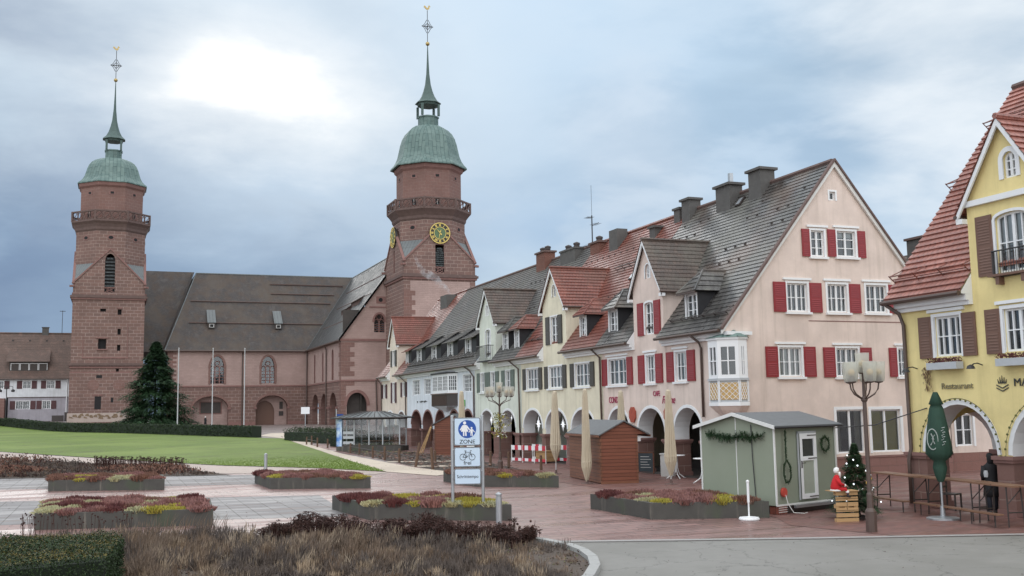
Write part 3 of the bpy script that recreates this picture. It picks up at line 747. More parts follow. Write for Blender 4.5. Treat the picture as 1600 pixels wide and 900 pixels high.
def hip_dormer(t, xc, w, roofm, y0=.12, zb=6.8, h=1.17, zr=8.95, blind=None, cheek="slate_black", ww=None):
    a, b = xc-w/2, xc+w/2; ze = zb+h+.02; ov = .2
    d = MB(); d.mat(cheek); ww = ww or w-.25; mb_h = rect(xc-ww/2, xc+ww/2, zb+.06, zb+h-.06)
    d.wall(rect(a, b, min(zb, rz(y0))-.08, ze), [mb_h], y0, .2)
    zb0 = rz(y0)-.1
    for x in (a, b): d.face([(x, y0, zb0), (x, y0, ze), (x, ry(ze), ze), (x, y0+.06, zb0)])
    d.mat('dark').box(a+.04, y0+.5, zb, b-.04, y0+.6, ze-.05)
    o = d.build('dormer', None, t)
    r = MB(); r.mat(roofm); f = y0-.28; yp = y0+.65; ye = ry(ze)+.15; yr = ry(zr)+.1
    r.roof([(a-ov, f, ze), (b+ov, f, ze), (xc, yp, zr)], .3, .03); r.roof([(a-ov, f, ze), (xc, yp, zr), (xc, yr, zr), (a-ov, ye, ze)], .3, .03)
    r.roof([(b+ov, f, ze), (xc, yp, zr), (xc, yr, zr), (b+ov, ye, ze)], .3, .03)
    for p, q in (((a-ov, f, ze), (xc, yp, zr)), ((b+ov, f, ze), (xc, yp, zr)), ((xc, yp, zr), (xc, yr, zr))): r.tube([p, q], .055, 5)
    r.mat('bronze').box(a-ov, f-.02, ze-.08, b+ov, f+.03, ze-.01); r.build('dormer_hood', None, o)
    window(o, ID, xc, zb+.06, ww, h-.12, 2, 3, surround=.05, y=y0-.01, curtain=False, blind=blind)
    return o
def shed_dormer(t, x0, x1, wx, ww, roofm, y0=.33, zb=7.1, h=1.0, sl=.55):
    ze = zb+h+.12; d = MB(); d.mat('slate_black'); d.wall(rect(x0, x1, zb-.1, ze), [rect(wx-ww/2, wx+ww/2, zb, zb+h)], y0, .2)
    yt = ((ze-EZ)+SL*EY-sl*y0)/(SL-sl); z9 = rz(y0)-.1
    for x in (x0, x1): d.face([(x, y0, z9), (x, y0, ze), (x, yt, ze+sl*(yt-y0)), (x, y0+.06, z9)])
    d.mat('dark').box(x0+.04, y0+.5, zb, x1-.04, y0+.6, ze-.1)
    o = d.build('dormer', None, t); r = MB(); r.mat(roofm); f = y0-.35; zf = ze-sl*.35
    yt2 = ((zf-EZ)+SL*EY-sl*f)/(SL-sl)+.1
    r.roof([(x0-.25, f, zf+.03), (x1+.25, f, zf+.03), (x1-.5, yt2, zf+.03+sl*(yt2-f)), (x0+.5, yt2, zf+.03+sl*(yt2-f))], .3, .04); r.build('dormer_hood', None, o)
    window(o, ID, wx, zb, ww, h, 2, 3, surround=.06, y=y0-.01, curtain=False)
    return o
def downpipe(t, pts, r=.055):
    return MB().tube(pts, r, 7).build('downpipe', 'bronze', t, smooth=True)
def chimney(t, x, y, w, d, z0, z1, mat='chim', cap='chim', pots=0, capw=.1):
    c = MB(); c.mat(mat).box(x-w/2, y-d/2, z0, x+w/2, y+d/2, z1)
    if capw: c.mat(cap).box(x-w/2-capw, y-d/2-capw, z1-.02, x+w/2+capw, y+d/2+capw, z1+.1)
    o = c.build('chimney', None, t)
    for i in range(pots):
        px = x+(i-(pots-1)/2)*w*.55
        MB().lathe([(.16, z1+.1), (.2, z1+.22), (.2, z1+.3), (.23, z1+.32), (.23, z1+.42), (.05, z1+.5)], 10, px, y).build('chimney_pot', 'metal_dark', o)
    return o
def snow_rail(t, x0, x1, yy, mat, h=.28):
    z = rz(yy); n = max(2, int((x1-x0)/.8)); s = MB(); nv = Vector((0, -SL, 1)).normalized()
    P = lambda x, k: (x, yy+nv.y*k, z+nv.z*k)
    s.tube([P(x0, h), P(x1, h)], .022, 5); s.tube([P(x0, h*.5), P(x1, h*.5)], .022, 5)
    for i in range(n+1):
        x = x0+(x1-x0)*i/n; s.tube([P(x, 0), P(x, h+.03)], .02, 4); s.tube([P(x, h), (x, yy+.35, rz(yy+.35))], .015, 4)
    return s.build('snow_guard', mat, t)
def hooks(t, pts):
    if 'hook' not in CACHE: CACHE['hook'] = MB().box(-.035, -.04, 0, .035, .05, .085).make('roof_hook', 'metal_dark')
    for x, y in pts: inst(CACHE['hook'], 'roof_hook', t, (x, y, rz(y)))

RW = -PI/2
# ---- pink corner café house: facade X=23.2 from Y=47.2 (x=0) to Y=35.5 (x=11.7)
def X(Y, Y0): return Y0-Y
Y0 = 47.2; L = Y0-35.5
redw = dict(sh='sh_red', shw=.62, surround=.09, lintel=True, sill=True, gap=.0)
def span(a, b, Y0): return ((Y0-a)+(Y0-b))/2, abs(a-b)
cw = []
for a, b, c in ((46.55, 44.6, 4), (42.6, 41.75, 3), (39.9, 38.95, 3)):
    x, w = span(a, b, Y0); cw.append((x, 4.17, w, 1.28, dict(redw, cols=c, rows=2, shw=.66 if w < 1 else .6)))
gc = span(43.7, 40.85, Y0)
gcafe = dict(a=gc[0]-gc[1]/2, b=gc[0]+gc[1]/2, ze=8.65, za=10.9, roof='tile_darkbrown', wins=[
    (gc[0]+.12, 6.42, .82, 1.5, dict(cols=2, rows=3, sh='sh_red', shw=.6, surround=.09, arch_=.12, gap=0)), (gc[0]+.12, 9.05, .5, .68, dict(cols=2, rows=3, surround=.05, arch_=.5, curtain=False))])
cafe = house('corner_house', 'pink corner house with maroon shutters, big street gable and oriel above the café arches', 'house', 23.2, Y0, RW, L, 'p_pink',
    [(.45, 2.75), (3.65, 6.15), (7.0, 9.35)], cw, 'tile_grey', gcafe, 'arcaded houses of the terrace', ends=(True, False), arch_top=3.0, roof_ext=(0, -.02))
T9 = frame(L, 0, 0, PI/2)   # gable end frame: x runs away from the square, front looks at the camera side
def cafe_gable():
    D = 2*RY-2*EY-.86+.0; D = 11.14; xr = RY
    hl = []; ws = []
    def add(xa, xb, z, h, **k): 
        x = (xa+xb)/2-23.2; ws.append((x, z, xb-xa, h, k)); hl.append(hole(x, z, xb-xa, h))
    add(27.43, 28.11, 9.30, 1.12, cols=2, rows=3, **dict(redw, shw=.40, only=-1)); add(28.78, 29.76, 9.34, 1.12, cols=2, rows=3, **dict(redw, shw=.42))
    add(26.09, 27.11, 6.92, 1.2, cols=4, rows=2, **dict(redw, shw=.62)); add(28.14, 29.16, 6.93, 1.2, cols=4, rows=2, **dict(redw, shw=.60, only=1)); add(30.16, 31.28, 6.95, 1.2, cols=4, rows=2, **dict(redw, shw=.6, only=1))
    add(25.55, 26.66, 4.22, 1.2, cols=4, rows=2, **dict(redw, shw=.6, blind='offwhite')); add(28.43, 29.57, 4.2, 1.2, cols=4, rows=2, **dict(redw, shw=.6)); add(31.7, 32.7, 4.2, 1.2, cols=4, rows=2, **dict(redw, shw=.42))
    add(28.5, 28.82, 11.78, .38, cols=1, rows=1, surround=.07, curtain=False)
    add(28.26, 29.69, .99, 1.82, cols=2, rows=1, surround=.12); add(30.05, 31.62, .99, 1.8, cols=2, rows=1, surround=.12, blind='yblind')
    mb = MB(T9); mb.mat('p_pink'); za = rz(RY)-.15
    mb.wall([(0, -.05), (D, -.05), (D, 6.1), (D+.0, 6.45), (RY, za), (0, 6.5), (0, 6.1)], hl, 0, .2)
    mb.face([(EY+.02, -.0, EZ-.1), (.0, -.0, 6.0), (0, 0, 6.55), (EY+.02, 0, EZ-.02)])
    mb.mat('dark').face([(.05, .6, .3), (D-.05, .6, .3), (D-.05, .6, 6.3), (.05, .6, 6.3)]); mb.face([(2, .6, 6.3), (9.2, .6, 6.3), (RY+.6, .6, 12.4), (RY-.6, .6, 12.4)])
    mb.build('gable_wall', None, cafe)
    for w in ws: window(cafe, T9, w[0], w[1], w[2], w[3], **w[4])
    b = MB(T9); b.mat('stone_plinth').box(.0, -.05, -.05, D, -.001, .78); b.mat('stone_trim').box(0, -.08, .78, D, -.001, .86); b.build('plinth', None, cafe)
    v = MB(T9); v.mat('offwhite')
    for s in (-1, 1):
        x0 = EY if s < 0 else 2*RY-EY; p = [(x0, EZ+.0), (RY, rz(RY)+.0), (RY, rz(RY)-.26), (x0, EZ-.2)]
        if s > 0: p = [p[0], p[3], p[2], p[1]]
        v.prism(p, -.13, -.03)
    v.mat('stone_dark')
    for s in (-1, 1):
        x0 = EY if s < 0 else 2*RY-EY; p = [(x0-.0, EZ+.1), (RY, rz(RY)+.1), (RY, rz(RY)-.02), (x0, EZ-.03)]
        if s > 0: p = [p[0], p[3], p[2], p[1]]
        v.prism(p, -.2, -.02)
    v.build('verge_board', None, cafe)
    c = MB(T9); c.mat('white').box(-.28, -.28, 5.9, .9, .0, 6.04); c.box(-.16, -.16, 5.78, .75, .0, 5.9); c.build('cornice_return', None, cafe)
    MB(T9).mat('stone_trim').box(3.9, -.012, 6.52, 9.8, -.001, 6.56).build('wall_band', None, cafe)
cafe_gable()
def oriel():
    # three-sided bay wrapped round the corner of the café house
    cx, cy = L, 0.; o = thing('oriel', '', '', (0, 0, 0)); 
    for k in ('label', 'category'): del o[k]
    o.parent = cafe
    pts = [(L-1.25, .0), (L-1.25, -.35), (L-.95, -.78), (L+.38, -.78), (L+.78, -.38), (L+.78, .95), (L+.4, 1.35), (L, 1.35)]
    pts = [(L-1.2, 0.), (L-.85, -.52), (L-.1, -.55), (L+.5, .05), (L+.5, .45), (L, .8)]
    def ring(z0, z1, k=1., name='b', mat='white', par=o):
        c = Vector((L-.2, .2)); q = [tuple(c+(Vector(p)-c)*k) for p in pts]; return MB().slab(q, z0, z1).build(name, mat, par)
    ring(3.05, 3.2, 1.04, 'base_ledge'); ring(3.2, 4.08, .96, 'apron', 'panel_grey'); ring(4.06, 4.16, 1.06, 'sill_ledge', 'panel_grey')
    ring(5.5, 5.72, 1.0, 'head_band'); ring(5.72, 5.8, 1.08, 'cornice')
    s = MB(); c = Vector((L-.2, .2)); q = [tuple(c+(Vector(p)-c)*.9) for p in pts]; s.slab(q, 4.2, 5.45); s.build('room', 'dark', o)
    r = MB(); q = [tuple(c+(Vector(p)-c)*1.14) for p in pts]; apex = (L, .2, 6.12)
    for i in range(len(q)): a, b = q[i], q[(i+1) % len(q)]; r.face([(a[0], a[1], 5.8), (b[0], b[1], 5.8), apex])
    r.build('roof', 'copper', o)
    cb = MB(); n = 6
    for i in range(n):
        k0, k1 = 1-i/n, 1-(i+1)/n; z0, z1 = 3.05-.75*(i/n)**.8, 3.05-.75*((i+1)/n)**.8
        for j in range(len(pts)):
            a, b = Vector(pts[j]), Vector(pts[(j+1) % len(pts)]); cc = Vector((L-.25, .25))
            A = cc+(a-cc)*k0; B = cc+(b-cc)*k0; A1 = cc+(a-cc)*k1; B1 = cc+(b-cc)*k1; cb.face([(A.x, A.y, z0), (A1.x, A1.y, z1), (B1.x, B1.y, z1), (B.x, B.y, z0)])
    cb.build('corbel', 'p_pink', o)
    for j in range(len(pts)-1):
        a, b = Vector(pts[j]), Vector(pts[j+1]); d = b-a; Lw = d.length; ang = math.atan2(d.y, d.x); T = frame(a.x, a.y, 0, ang)
        nwin = 1 if Lw < 1.3 else 2
        w = Lw/nwin-.12
        for i in range(nwin):
            x = Lw*(i+.5)/nwin; f = MB(T); f.wall(rect(x-Lw/nwin/2, x+Lw/nwin/2, 4.16, 5.5), [rect(x-w/2+.08, x+w/2-.08, 4.3, 5.42)], -.0, .08)
            f.box(x-.025, -.01, 4.3, x+.025, .06, 5.42); f.box(x-w/2+.08, -.008, 4.84, x+w/2-.08, .05, 4.88); fo = f.build('window', 'white', o)
            MB(T).face([(x-w/2, .05, 4.25), (x+w/2, .05, 4.25), (x+w/2, .05, 5.45), (x-w/2, .05, 5.45)]).build('pane', 'glass', fo)
        pn = MB(T); m = max(1, int(Lw/.62))
        for i in range(m):
            x0 = Lw*i/m+.06; x1 = Lw*(i+1)/m-.06; pn.mat('orange_orn').box(x0, -.0, 3.3, x1, .06, 3.98); pn.mat('white')
            w3 = (x1-x0)/3
            for i3 in range(3):
                for j3 in range(3):
                    xa, za_ = x0+w3*i3, 3.3+.226*j3
                    for p_, q_ in (((xa, za_), (xa+w3, za_+.226)), ((xa, za_+.226), (xa+w3, za_))): pn.tube([(p_[0], -.004, p_[1]), (q_[0], -.004, q_[1])], .011, 4, False)
            pn.box(x0-.05, -.02, 3.22, x0-.01, .06, 4.06); pn.box(x1+.01, -.02, 3.22, x1+.05, .06, 4.06)
        pn.build('apron_panel', None, o)
oriel()
hip_dormer(cafe, 47.2-38.55, 1.15, 'tile_grey', zr=9.0)
hip_dormer(cafe, 47.2-46.1, 1.15, 'tile_grey', zr=9.0)
downpipe(cafe, [(9.5, -.55, 6.05), (9.55, -.15, 5.75), (9.6, -.08, 5.5), (9.6, -.08, 2.6)])
chimney(cafe, Y0-40.45, RY-.2, 1.0, .8, 12.2, 14.15, capw=.12); chimney(cafe, Y0-43.1, RY-.3, 1.25, .75, 12.0, 13.95, capw=.12)
MB().box(Y0-42.9-.09, RY-.4, 13.9, Y0-42.9+.09, RY-.2, 14.6).build('flue', 'steel', cafe)
chimney(cafe, Y0-46.9, RY-.2, .8, .7, 12.2, 14.0, capw=.1); chimney(cafe, Y0-48.0, RY-.1, .6, .7, 12.2, 13.7, capw=.08)
hooks(cafe, [(x*.78+.3+(.39 if j % 2 else 0), 1.6+j*.62) for j in range(1, 6) for x in range(14) if not (3 < x*.78+.3 < 7.2) and R_.random() < .6])
snow_rail(cafe, 7.0, 11.5, .1, 'metal_dark', .16)
def skylight(t, x, y, w=.7, h=1.1):
    a = rz(y); nv = Vector((0, -SL, 1)).normalized(); up = Vector((0, 1, SL)).normalized(); m = MB(); p = Vector((x, y, a))+nv*.1
    q = [p+Vector((-w/2, 0, 0)), p+Vector((w/2, 0, 0)), p+Vector((w/2, 0, 0))+up*h, p+Vector((-w/2, 0, 0))+up*h]
    m.mat('metal_dark'); b = [v-nv*.18 for v in q]
    m.mesh([tuple(v) for v in q+b], [(0, 1, 5, 4), (1, 2, 6, 5), (2, 3, 7, 6), (3, 0, 4, 7), (0, 1, 2, 3)]); o = m.build('skylight', None, t)
    q2 = [p+nv*.01+Vector((s*(w/2-.07), 0, 0))+up*k for s, k in ((-1, .07), (1, .07), (1, h-.07), (-1, h-.07))]
    MB().face([tuple(v) for v in q2]).build('pane', 'steel', o)
skylight(cafe, Y0-41.8, 4.9, .45, .55); 
text('CONDITO', .44, 'letter_red', 'lettering', cafe, Matrix.Translation((1.45, -.03, 3.28)), xs=.75)
text('CAFE', .34, 'letter_red', 'lettering', cafe, Matrix.Translation((5.55, -.03, 3.55)), xs=.8)
text('Fraline', .5, 'letter_red', 'lettering', cafe, Matrix.Translation((6.6, -.03, 3.2)), shear=.35, xs=.85)
for x in (3.2, 6.55):
    MB().prism([(x+.3*math.cos(i*PI/8)*(1+.12*(i % 2)), 2.7+.36*math.sin(i*PI/8)*(1+.1*(i % 2))) for i in range(16)], -.09, -.03).build('oval_sign', 'sign_oval', cafe)
for x in (4.9, 8.2):
    b = MB().ball((x, 1.7, 2.55), .07).build('hanging_bulb', 'bulb', cafe); MB().tube([(x, 1.7, 2.6), (x, 1.7, 3.28)], .008, 4).build('cord', 'iron', b)
# ---- cream house with red roof: Y 58.5 .. 47.2
Y0 = 58.5; L = 11.3; dk_ = dict(sh='sh_dark', shw=.52, surround=.08, sill=True, gap=.0, cols=4, rows=2)
gw = span(54.95, 51.65, Y0)
cream = house('cream_house', 'cream yellow house with bright red tiled street gable and dark brown shutters', 'house', 23.2, Y0, RW, L, 'p_cream',
    [(.25, 3.2), (3.7, 6.7), (7.3, 10.2)], [span(a, b, Y0)[:1]+(4.2, span(a, b, Y0)[1], 1.22, dk_) for a, b in ((57.6, 55.75), (54.2, 52.3), (50.6, 48.75))], 'tile_red',
    dict(a=gw[0]-gw[1]/2, b=gw[0]+gw[1]/2, ze=8.95, za=11.05, roof='tile_red', wins=[(gw[0]-.0, 6.7, 1.0, 1.55, dict(cols=2, rows=3, sh='sh_dark', shw=.6, surround=.07, gap=0)), (gw[0]+.1, 9.35, .5, .7, dict(cols=1, rows=1, surround=.05, arch_=.5, curtain=False))]),
    'arcaded houses of the terrace')
hip_dormer(cream, Y0-49.65, 1.0, 'tile_red', zr=8.9, blind='offwhite')
downpipe(cream, [(L-.35, -.5, 6.05), (L-.1, -.12, 5.6), (L-.1, -.08, .2)])
chimney(cream, Y0-49.9, RY-.6, .6, .7, 11.9, 13.0); chimney(cream, Y0-54.9, RY-.5, 1.1, .7, 12.3, 13.75, capw=0)
chimney(cream, Y0-57.9, RY-.3, 1.3, .7, 12.4, 13.4, 'chim_brick', 'stone_dark', 1)
skylight(cream, Y0-48.6, 2.6, .8, 1.5); snow_rail(cream, .2, 4.0, .35, 'metal_dark', .16); snow_rail(cream, 6.9, 11.2, 3.3, 'metal_dark', .3)
hooks(cream, [(.4+x*.8, y) for x in range(13) for y in (1.9, 4.4)])
# ---- pale green-white house: Y 67.2 .. 58.5
Y0 = 67.2; L = 8.7; gw = span(66.1, 62.95, Y0)
gr_ = dict(sh='sh_green', shw=.62, surround=.07, sill=True, gap=0., cols=2, rows=2)
pale = house('pale_house', 'pale greenish white house with grey-green shutters and French balcony in its gable', 'house', 23.2, Y0, RW, L, 'p_green',
    [(.95, 3.75), (4.9, 7.6)], [span(a, b, Y0)[:1]+(4.22, span(a, b, Y0)[1], 1.26, gr_) for a, b in ((66.0, 65.15), (63.95, 63.1), (61.2, 60.3))], 'tile_dull',
    dict(a=gw[0]-gw[1]/2, b=gw[0]+gw[1]/2, ze=9.0, za=11.1, roof='tile_darkbrown', wins=[(gw[0]+.15, 6.5, .95, 1.85, dict(cols=2, rows=4, surround=.08, arch_=.15)), (gw[0]+.05, 9.3, .5, .7, dict(cols=2, rows=2, surround=.05, curtain=False))]),
    'arcaded houses of the terrace')
def balcony_rail(t, x, z, w, d=.45, h=.95):
    b = MB(); b.box(x-w/2, -d, z-.1, x+w/2, 0, z-.02); b.tube([(x-w/2, -.02, z+h), (x-w/2, -d, z+h), (x+w/2, -d, z+h), (x+w/2, -.02, z+h)], .022, 5)
    for i in range(15): xx = x-w/2+w*i/14; b.tube([(xx, -d, z), (xx, -d, z+h)], .012, 4)
    for s in (-1, 1):
        for i in range(1, 4): b.tube([(x+s*w/2, -d*i/4, z), (x+s*w/2, -d*i/4, z+h)], .012, 4)
    return b.build('balcony_railing', 'iron', t)
balcony_rail(pale, gw[0]+.1, 6.3, 2.2)
hip_dormer(pale, Y0-61.4, 1.15, 'tile_dull', zr=8.95); hip_dormer(pale, Y0-59.4, .95, 'tile_red', zr=8.9, blind='offwhite')
downpipe(pale, [(L-.9, -.5, 6.05), (L-.15, -.14, 5.5), (L-.12, -.08, .2)])
chimney(pale, Y0-62.0, RY-.3, 2.4, .8, 12.2, 13.55, pots=2, capw=.06)
hooks(pale, [(.4+x*.8, y) for x in range(10) for y in (2.4, 4.2)])
# ---- bluish white house: Y 84.9 .. 67.2
Y0 = 84.9; L = 17.7
bw = dict(cols=4, rows=4, surround=.09, curtain=True)
blue = house('white_house', 'bluish white arcaded house with bay window, wooden balcony box and black slate dormers', 'house', 23.2, Y0, RW, L, 'p_blue',
    [(1.3, 4.3), (4.75, 7.5), (8.2, 10.75), (11.65, 14.25), (14.8, 17.3)],
    [span(a, b, Y0)[:1]+(4.3, span(a, b, Y0)[1], 1.22, bw) for a, b in ((83.0, 81.0), (79.6, 77.8), (69.7, 67.8))], 'tile_dull', None, 'arcaded houses of the terrace', 'stone_trim', arch_top=3.0)
for a, b in ((82.9, 81.45), (78.6, 77.25), (74.4, 73.0), (70.15, 68.8)):
    x = Y0-(a+b)/2; shed_dormer(blue, x-.95, x+1.75, x, (a-b)*.86, 'tile_dull')
def bay():
    o = MB(); T = ID; x0, x1 = Y0-76.2, Y0-71.1; pts = [(x0, 0), (x0+.6, -.55), (x1-.6, -.55), (x1, 0)]
    o.slab(pts, 4.25, 4.4); o.slab(pts, 5.6, 5.72); b = o.build('bay_window', 'white', blue)
    MB().slab([(x0+.1, 0), (x0+.65, -.45), (x1-.65, -.45), (x1-.1, 0)], 4.4, 5.6).build('bay_room', 'dim', b)
    MB().slab([(x0-.1, 0), (x0+.55, -.68), (x1-.55, -.68), (x1+.1, 0)], 5.72, 5.82).build('bay_roof', 'slate_black', b)
    for (a, c), n in (((pts[0], pts[1]), 1), ((pts[1], pts[2]), 3), ((pts[2], pts[3]), 1)):
        a, c = Vector(a), Vector(c); d = c-a; Lw = d.length; T = frame(a.x, a.y, 0, math.atan2(d.y, d.x))
        for i in range(n):
            w = Lw/n; x = w*(i+.5); f = MB(T); f.wall(rect(x-w/2, x+w/2, 4.4, 5.6), [rect(x-w/2+.09, x+w/2-.09, 4.5, 5.52)], 0, .06)
            for k in range(1, 4): xx = x-w/2+.09+(w-.18)*k/4; f.box(xx-.018, 0, 4.5, xx+.018, .05, 5.52)
            for k in range(1, 4): f.box(x-w/2+.09, 0, 4.5+1.02*k/4-.015, x+w/2-.09, .05, 4.5+1.02*k/4+.015)
            f.build('bay_sash', 'white', b); MB(T).face([(x-w/2+.05, .04, 4.45), (x+w/2-.05, .04, 4.45), (x+w/2-.05, .04, 5.55), (x-w/2+.05, .04, 5.55)]).build('pane', 'glass', b)
    c = MB(); q = [(x0-.05, 0), (x0+.6, -.62), (x1-.6, -.62), (x1+.05, 0)]
    c.mat('metal_dark').slab(q, 3.35, 4.2); c.mat('tile_brown').slab([(x0-.1, 0), (x0+.56, -.69), (x1-.56, -.69), (x1+.1, 0)], 4.2, 4.28)
    c.mat('bronze')
    for i in range(22): xx = x0+.75+(x1-x0-1.5)*i/21; c.box(xx-.03, -.66, 3.4, xx+.03, -.621, 4.15)
    c.mat('p_blue'); cc = ((x0+x1)/2, 0)
    for i in range(3):
        A, B = q[i], q[i+1]; c.face([(A[0], A[1], 3.35), (cc[0], -.05, 2.9), (B[0], B[1], 3.35)])
    c.build('balcony_box', None, blue)
bay()
MB().prism(rect(Y0-70.2, Y0-69.3, 3.3, 3.75), -.08, -.02).build('green_sign', 'green_sign', blue); MB().box(Y0-69.9, -.1, 3.38, Y0-69.5, -.081, 3.62).build('sign_mark', 'white', blue)
for k in range(9): 
    if k != 1: MB().box(3.2+k*.33, -.04, 3.68+.03*(k % 3), 3.2+k*.33+.2, -.01, 3.78+.03*((k+1) % 3)).build('lettering', 'letter_dark', blue)
downpipe(blue, [(L-.9, -.5, 6.05), (L-.3, -.3, 5.75), (L-.06, -.08, 5.3), (L-.06, -.08, .2)])
snow_rail(blue, .2, 17.4, .05, 'metal_dark', .12)
chimney(blue, Y0-66.9-.0, RY-.2, 1.6, .8, 12.3, 14.1, 'chim_brick', 'stone_dark', 2)
MB().box(Y0-85.0, 2, rz(2)-.1, Y0-84.8, 2.1, rz(2)).build('flashing', 'zinc', blue)
# ---- peach end house: Y 93.8 .. 84.9
Y0 = 93.8; L = 8.9; gw = span(90.75, 87.9, Y0)
pd = dict(sh='sh_wine', shw=.5, surround=.05, gap=0, cols=2, rows=1)
peach = house('peach_house', 'narrow peach coloured house with red roof at far end of the terrace, beside the church', 'house', 23.2, Y0, RW, L, 'p_peach',
    [(5.6, 8.4), (1.6, 4.6)][::-1], [(Y0-92.7, 4.22, .85, 1.22, pd), (Y0-89.35, 3.78, .85, 1.75, pd), (Y0-85.9, 4.25, .95, 1.2, pd)], 'tile_red',
    dict(a=gw[0]-gw[1]/2, b=gw[0]+gw[1]/2, ze=9.2, za=11.4, roof='tile_red', wins=[(gw[0]+.0, 7.0, .9, 1.38, dict(cols=2, rows=1, sh='sh_dark', shw=.55, surround=.05, gap=0)), (gw[0]-.05, 9.6, .4, .65, dict(cols=1, rows=1, surround=.03, curtain=False))]),
    'arcaded houses of the terrace')
shed_dormer(peach, L-1.6, L+.2, L-1.1, .7, 'tile_red')
downpipe(peach, [(L-1.0, -.5, 6.05), (L-.1, -.14, 5.5), (L-.1, -.08, .2)]); downpipe(peach, [(.0, -.5, 6.05), (.3, -.14, 5.5), (.3, -.08, .2)])
chimney(peach, Y0-88.6, RY-.5, 2.0, 1.2, 11.5, 13.4, capw=0)
# ---- house behind the row seen over its far shoulder, and the wing beyond the restaurant street
bk_ = thing('rear_house', 'house mostly hidden behind the café gable, only brown roof and dark chimney showing', 'house', (34.5, 62, -2.4), RW)
MB().box(0, 0, 0, 22, 11, 7.2).build('wall', 'p_cream', bk_)
r = MB(); r.mat('tile_brown').roof([(-.4, -.4, 7.1), (22.4, -.4, 7.1), (22.4, 5.5, 13.4), (-.4, 5.5, 13.4)]); r.roof([(-.4, 11.4, 7.1), (22.4, 11.4, 7.1), (22.4, 5.5, 13.4), (-.4, 5.5, 13.4)])
r.build('roof', None, bk_); MB().mesh([(22, 0, 7.1), (22, 11, 7.1), (22, 5.5, 13.2)], [(0, 1, 2)]).build('gable_wall', 'p_cream', bk_)
chimney(bk_, 20.6, 4.6, 1.5, .9, 11.5, 13.9, 'chim', 'stone_dark')

# annex behind the café house, seen through the restaurant's end arch
an_ = thing('annex', 'low peach side building past the corner house, glimpsed through the yellow arch', 'building', (34.4, 35.8, 0), 0)
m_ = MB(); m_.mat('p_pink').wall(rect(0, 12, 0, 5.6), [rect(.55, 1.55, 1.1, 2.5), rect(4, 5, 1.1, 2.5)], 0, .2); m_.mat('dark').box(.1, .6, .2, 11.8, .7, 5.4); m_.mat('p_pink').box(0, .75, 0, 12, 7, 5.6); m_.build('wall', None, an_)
for x in (1.05, 4.5): window(an_, ID, x, 1.1, 1.0, 1.4, 2, 2)
MB().roof([(-.2, -.4, 5.5), (12.2, -.4, 5.5), (12.2, 3.6, 8.2), (-.2, 3.6, 8.2)]).roof([(-.2, 7.4, 5.5), (12.2, 7.4, 5.5), (12.2, 3.6, 8.2), (-.2, 3.6, 8.2)]).build('roof', 'tile_brown', an_)
MB().tube([(.06, -.1, 5.4), (.06, -.1, 0)], .06, 6).build('downpipe', 'bronze', an_); MB().box(.15, -.04, 0, 12, -.001, .8).build('plinth', 'stone_plinth', an_)

# ================================================================ YELLOW RESTAURANT: facade X=22.35, far corner Y=24.8
Y0 = 24.8; L = 12.
yw = dict(sh='sh_brown', shw=.5, surround=.09, gap=0., cols=4, rows=2, lintel=True)
YW = [(Y0-22.97, 4.38, 1.0, 1.16), (Y0-20.45, 4.38, 1.0, 1.16), (Y0-17.9, 4.38, 1.0, 1.16)]
gy = dict(a=Y0-21.95, b=Y0-19.1, ze=8.62, za=10.75, roof='tile_salmon', wins=[(Y0-20.45, 6.52, 1.1, 1.62, dict(cols=4, rows=2, sh='sh_brown', shw=.56, surround=.08, arch_=.14, gap=0)), (Y0-20.37, 9.05, .42, .72, dict(cols=2, rows=3, surround=.14, arch_=.5, curtain=False))])
yel = house('restaurant_house', 'bright yellow restaurant house with salmon tiled roof, brown shutters and big arches', 'house', 22.35, Y0, RW, L, 'p_yellow',
    [(.72, 3.35), (3.85, 6.5), (7, 9.6)], [w+(yw,) for w in YW], 'tile_salmon', gy, ends=(False, True), roof_ext=(.25, 0), spring=1.62, arch_top=3.0)
def yellow_end():
    T = frame(0, 4.0, 0, -PI/2)   # end wall: looks away from the camera, seen through the arch
    mb = MB(); mb.mat('p_yellow'); P = arch(.75, 3.3, -.05, 1.6, 2.75, 12)
    T = frame(0, 0, 0, PI/2); mb.T = T
    mb.wall([(0, -.05), (11.1, -.05), (11.1, 6.1), (RY, 12.9), (0, 6.4)], [P], 0, .01, 'p_peach')
    mb.mat('p_yellow').wall([(0, -.05), (3.6, -.05), (3.6, 3.3), (0, 3.3)], [P], -.6, .6, 'offwhite')
    mb.build('end_wall', None, yel)
    p = MB(T); p.mat('stone_smooth').box(3.27, -.64, -.05, 3.9, .03, 1.44); p.mat('stone_trim').box(3.2, -.7, 1.44, 3.95, .08, 1.58); p.build('pier', None, yel)
yellow_end()
for o in list(KIDS(yel)):
    if o.name.startswith('arcade'):
        for c in list(KIDS(o)): bpy.data.objects.remove(c)
        bpy.data.objects.remove(o)
ab = MB(); ab.mat('offwhite').face([(0, .75, 3.28), (L, .75, 3.28), (L, 3.9, 3.28), (0, 3.9, 3.28)]); ab.mat('p_yellow').face([(.3, 3.7, 0), (L, 3.7, 0), (L, 3.7, 3.28), (.3, 3.7, 3.28)]); ab.mat('pave_red').face([(0, 0, .018), (L, 0, .018), (L, 3.9, .018), (0, 3.9, .018)])
ab.mat('dark').box(5, 3.6, .02, 6.4, 3.69, 2.2); ab.build('arcade', None, yel)
text('Restaurant', .25, 'letter_soft', 'lettering', yel, Matrix.Translation((2.08, -.03, 3.44)), xs=1.08)
text('MA', .3, 'letter_dark', 'lettering', yel, Matrix.Translation((4.3, -.03, 3.46)), xs=1.1)
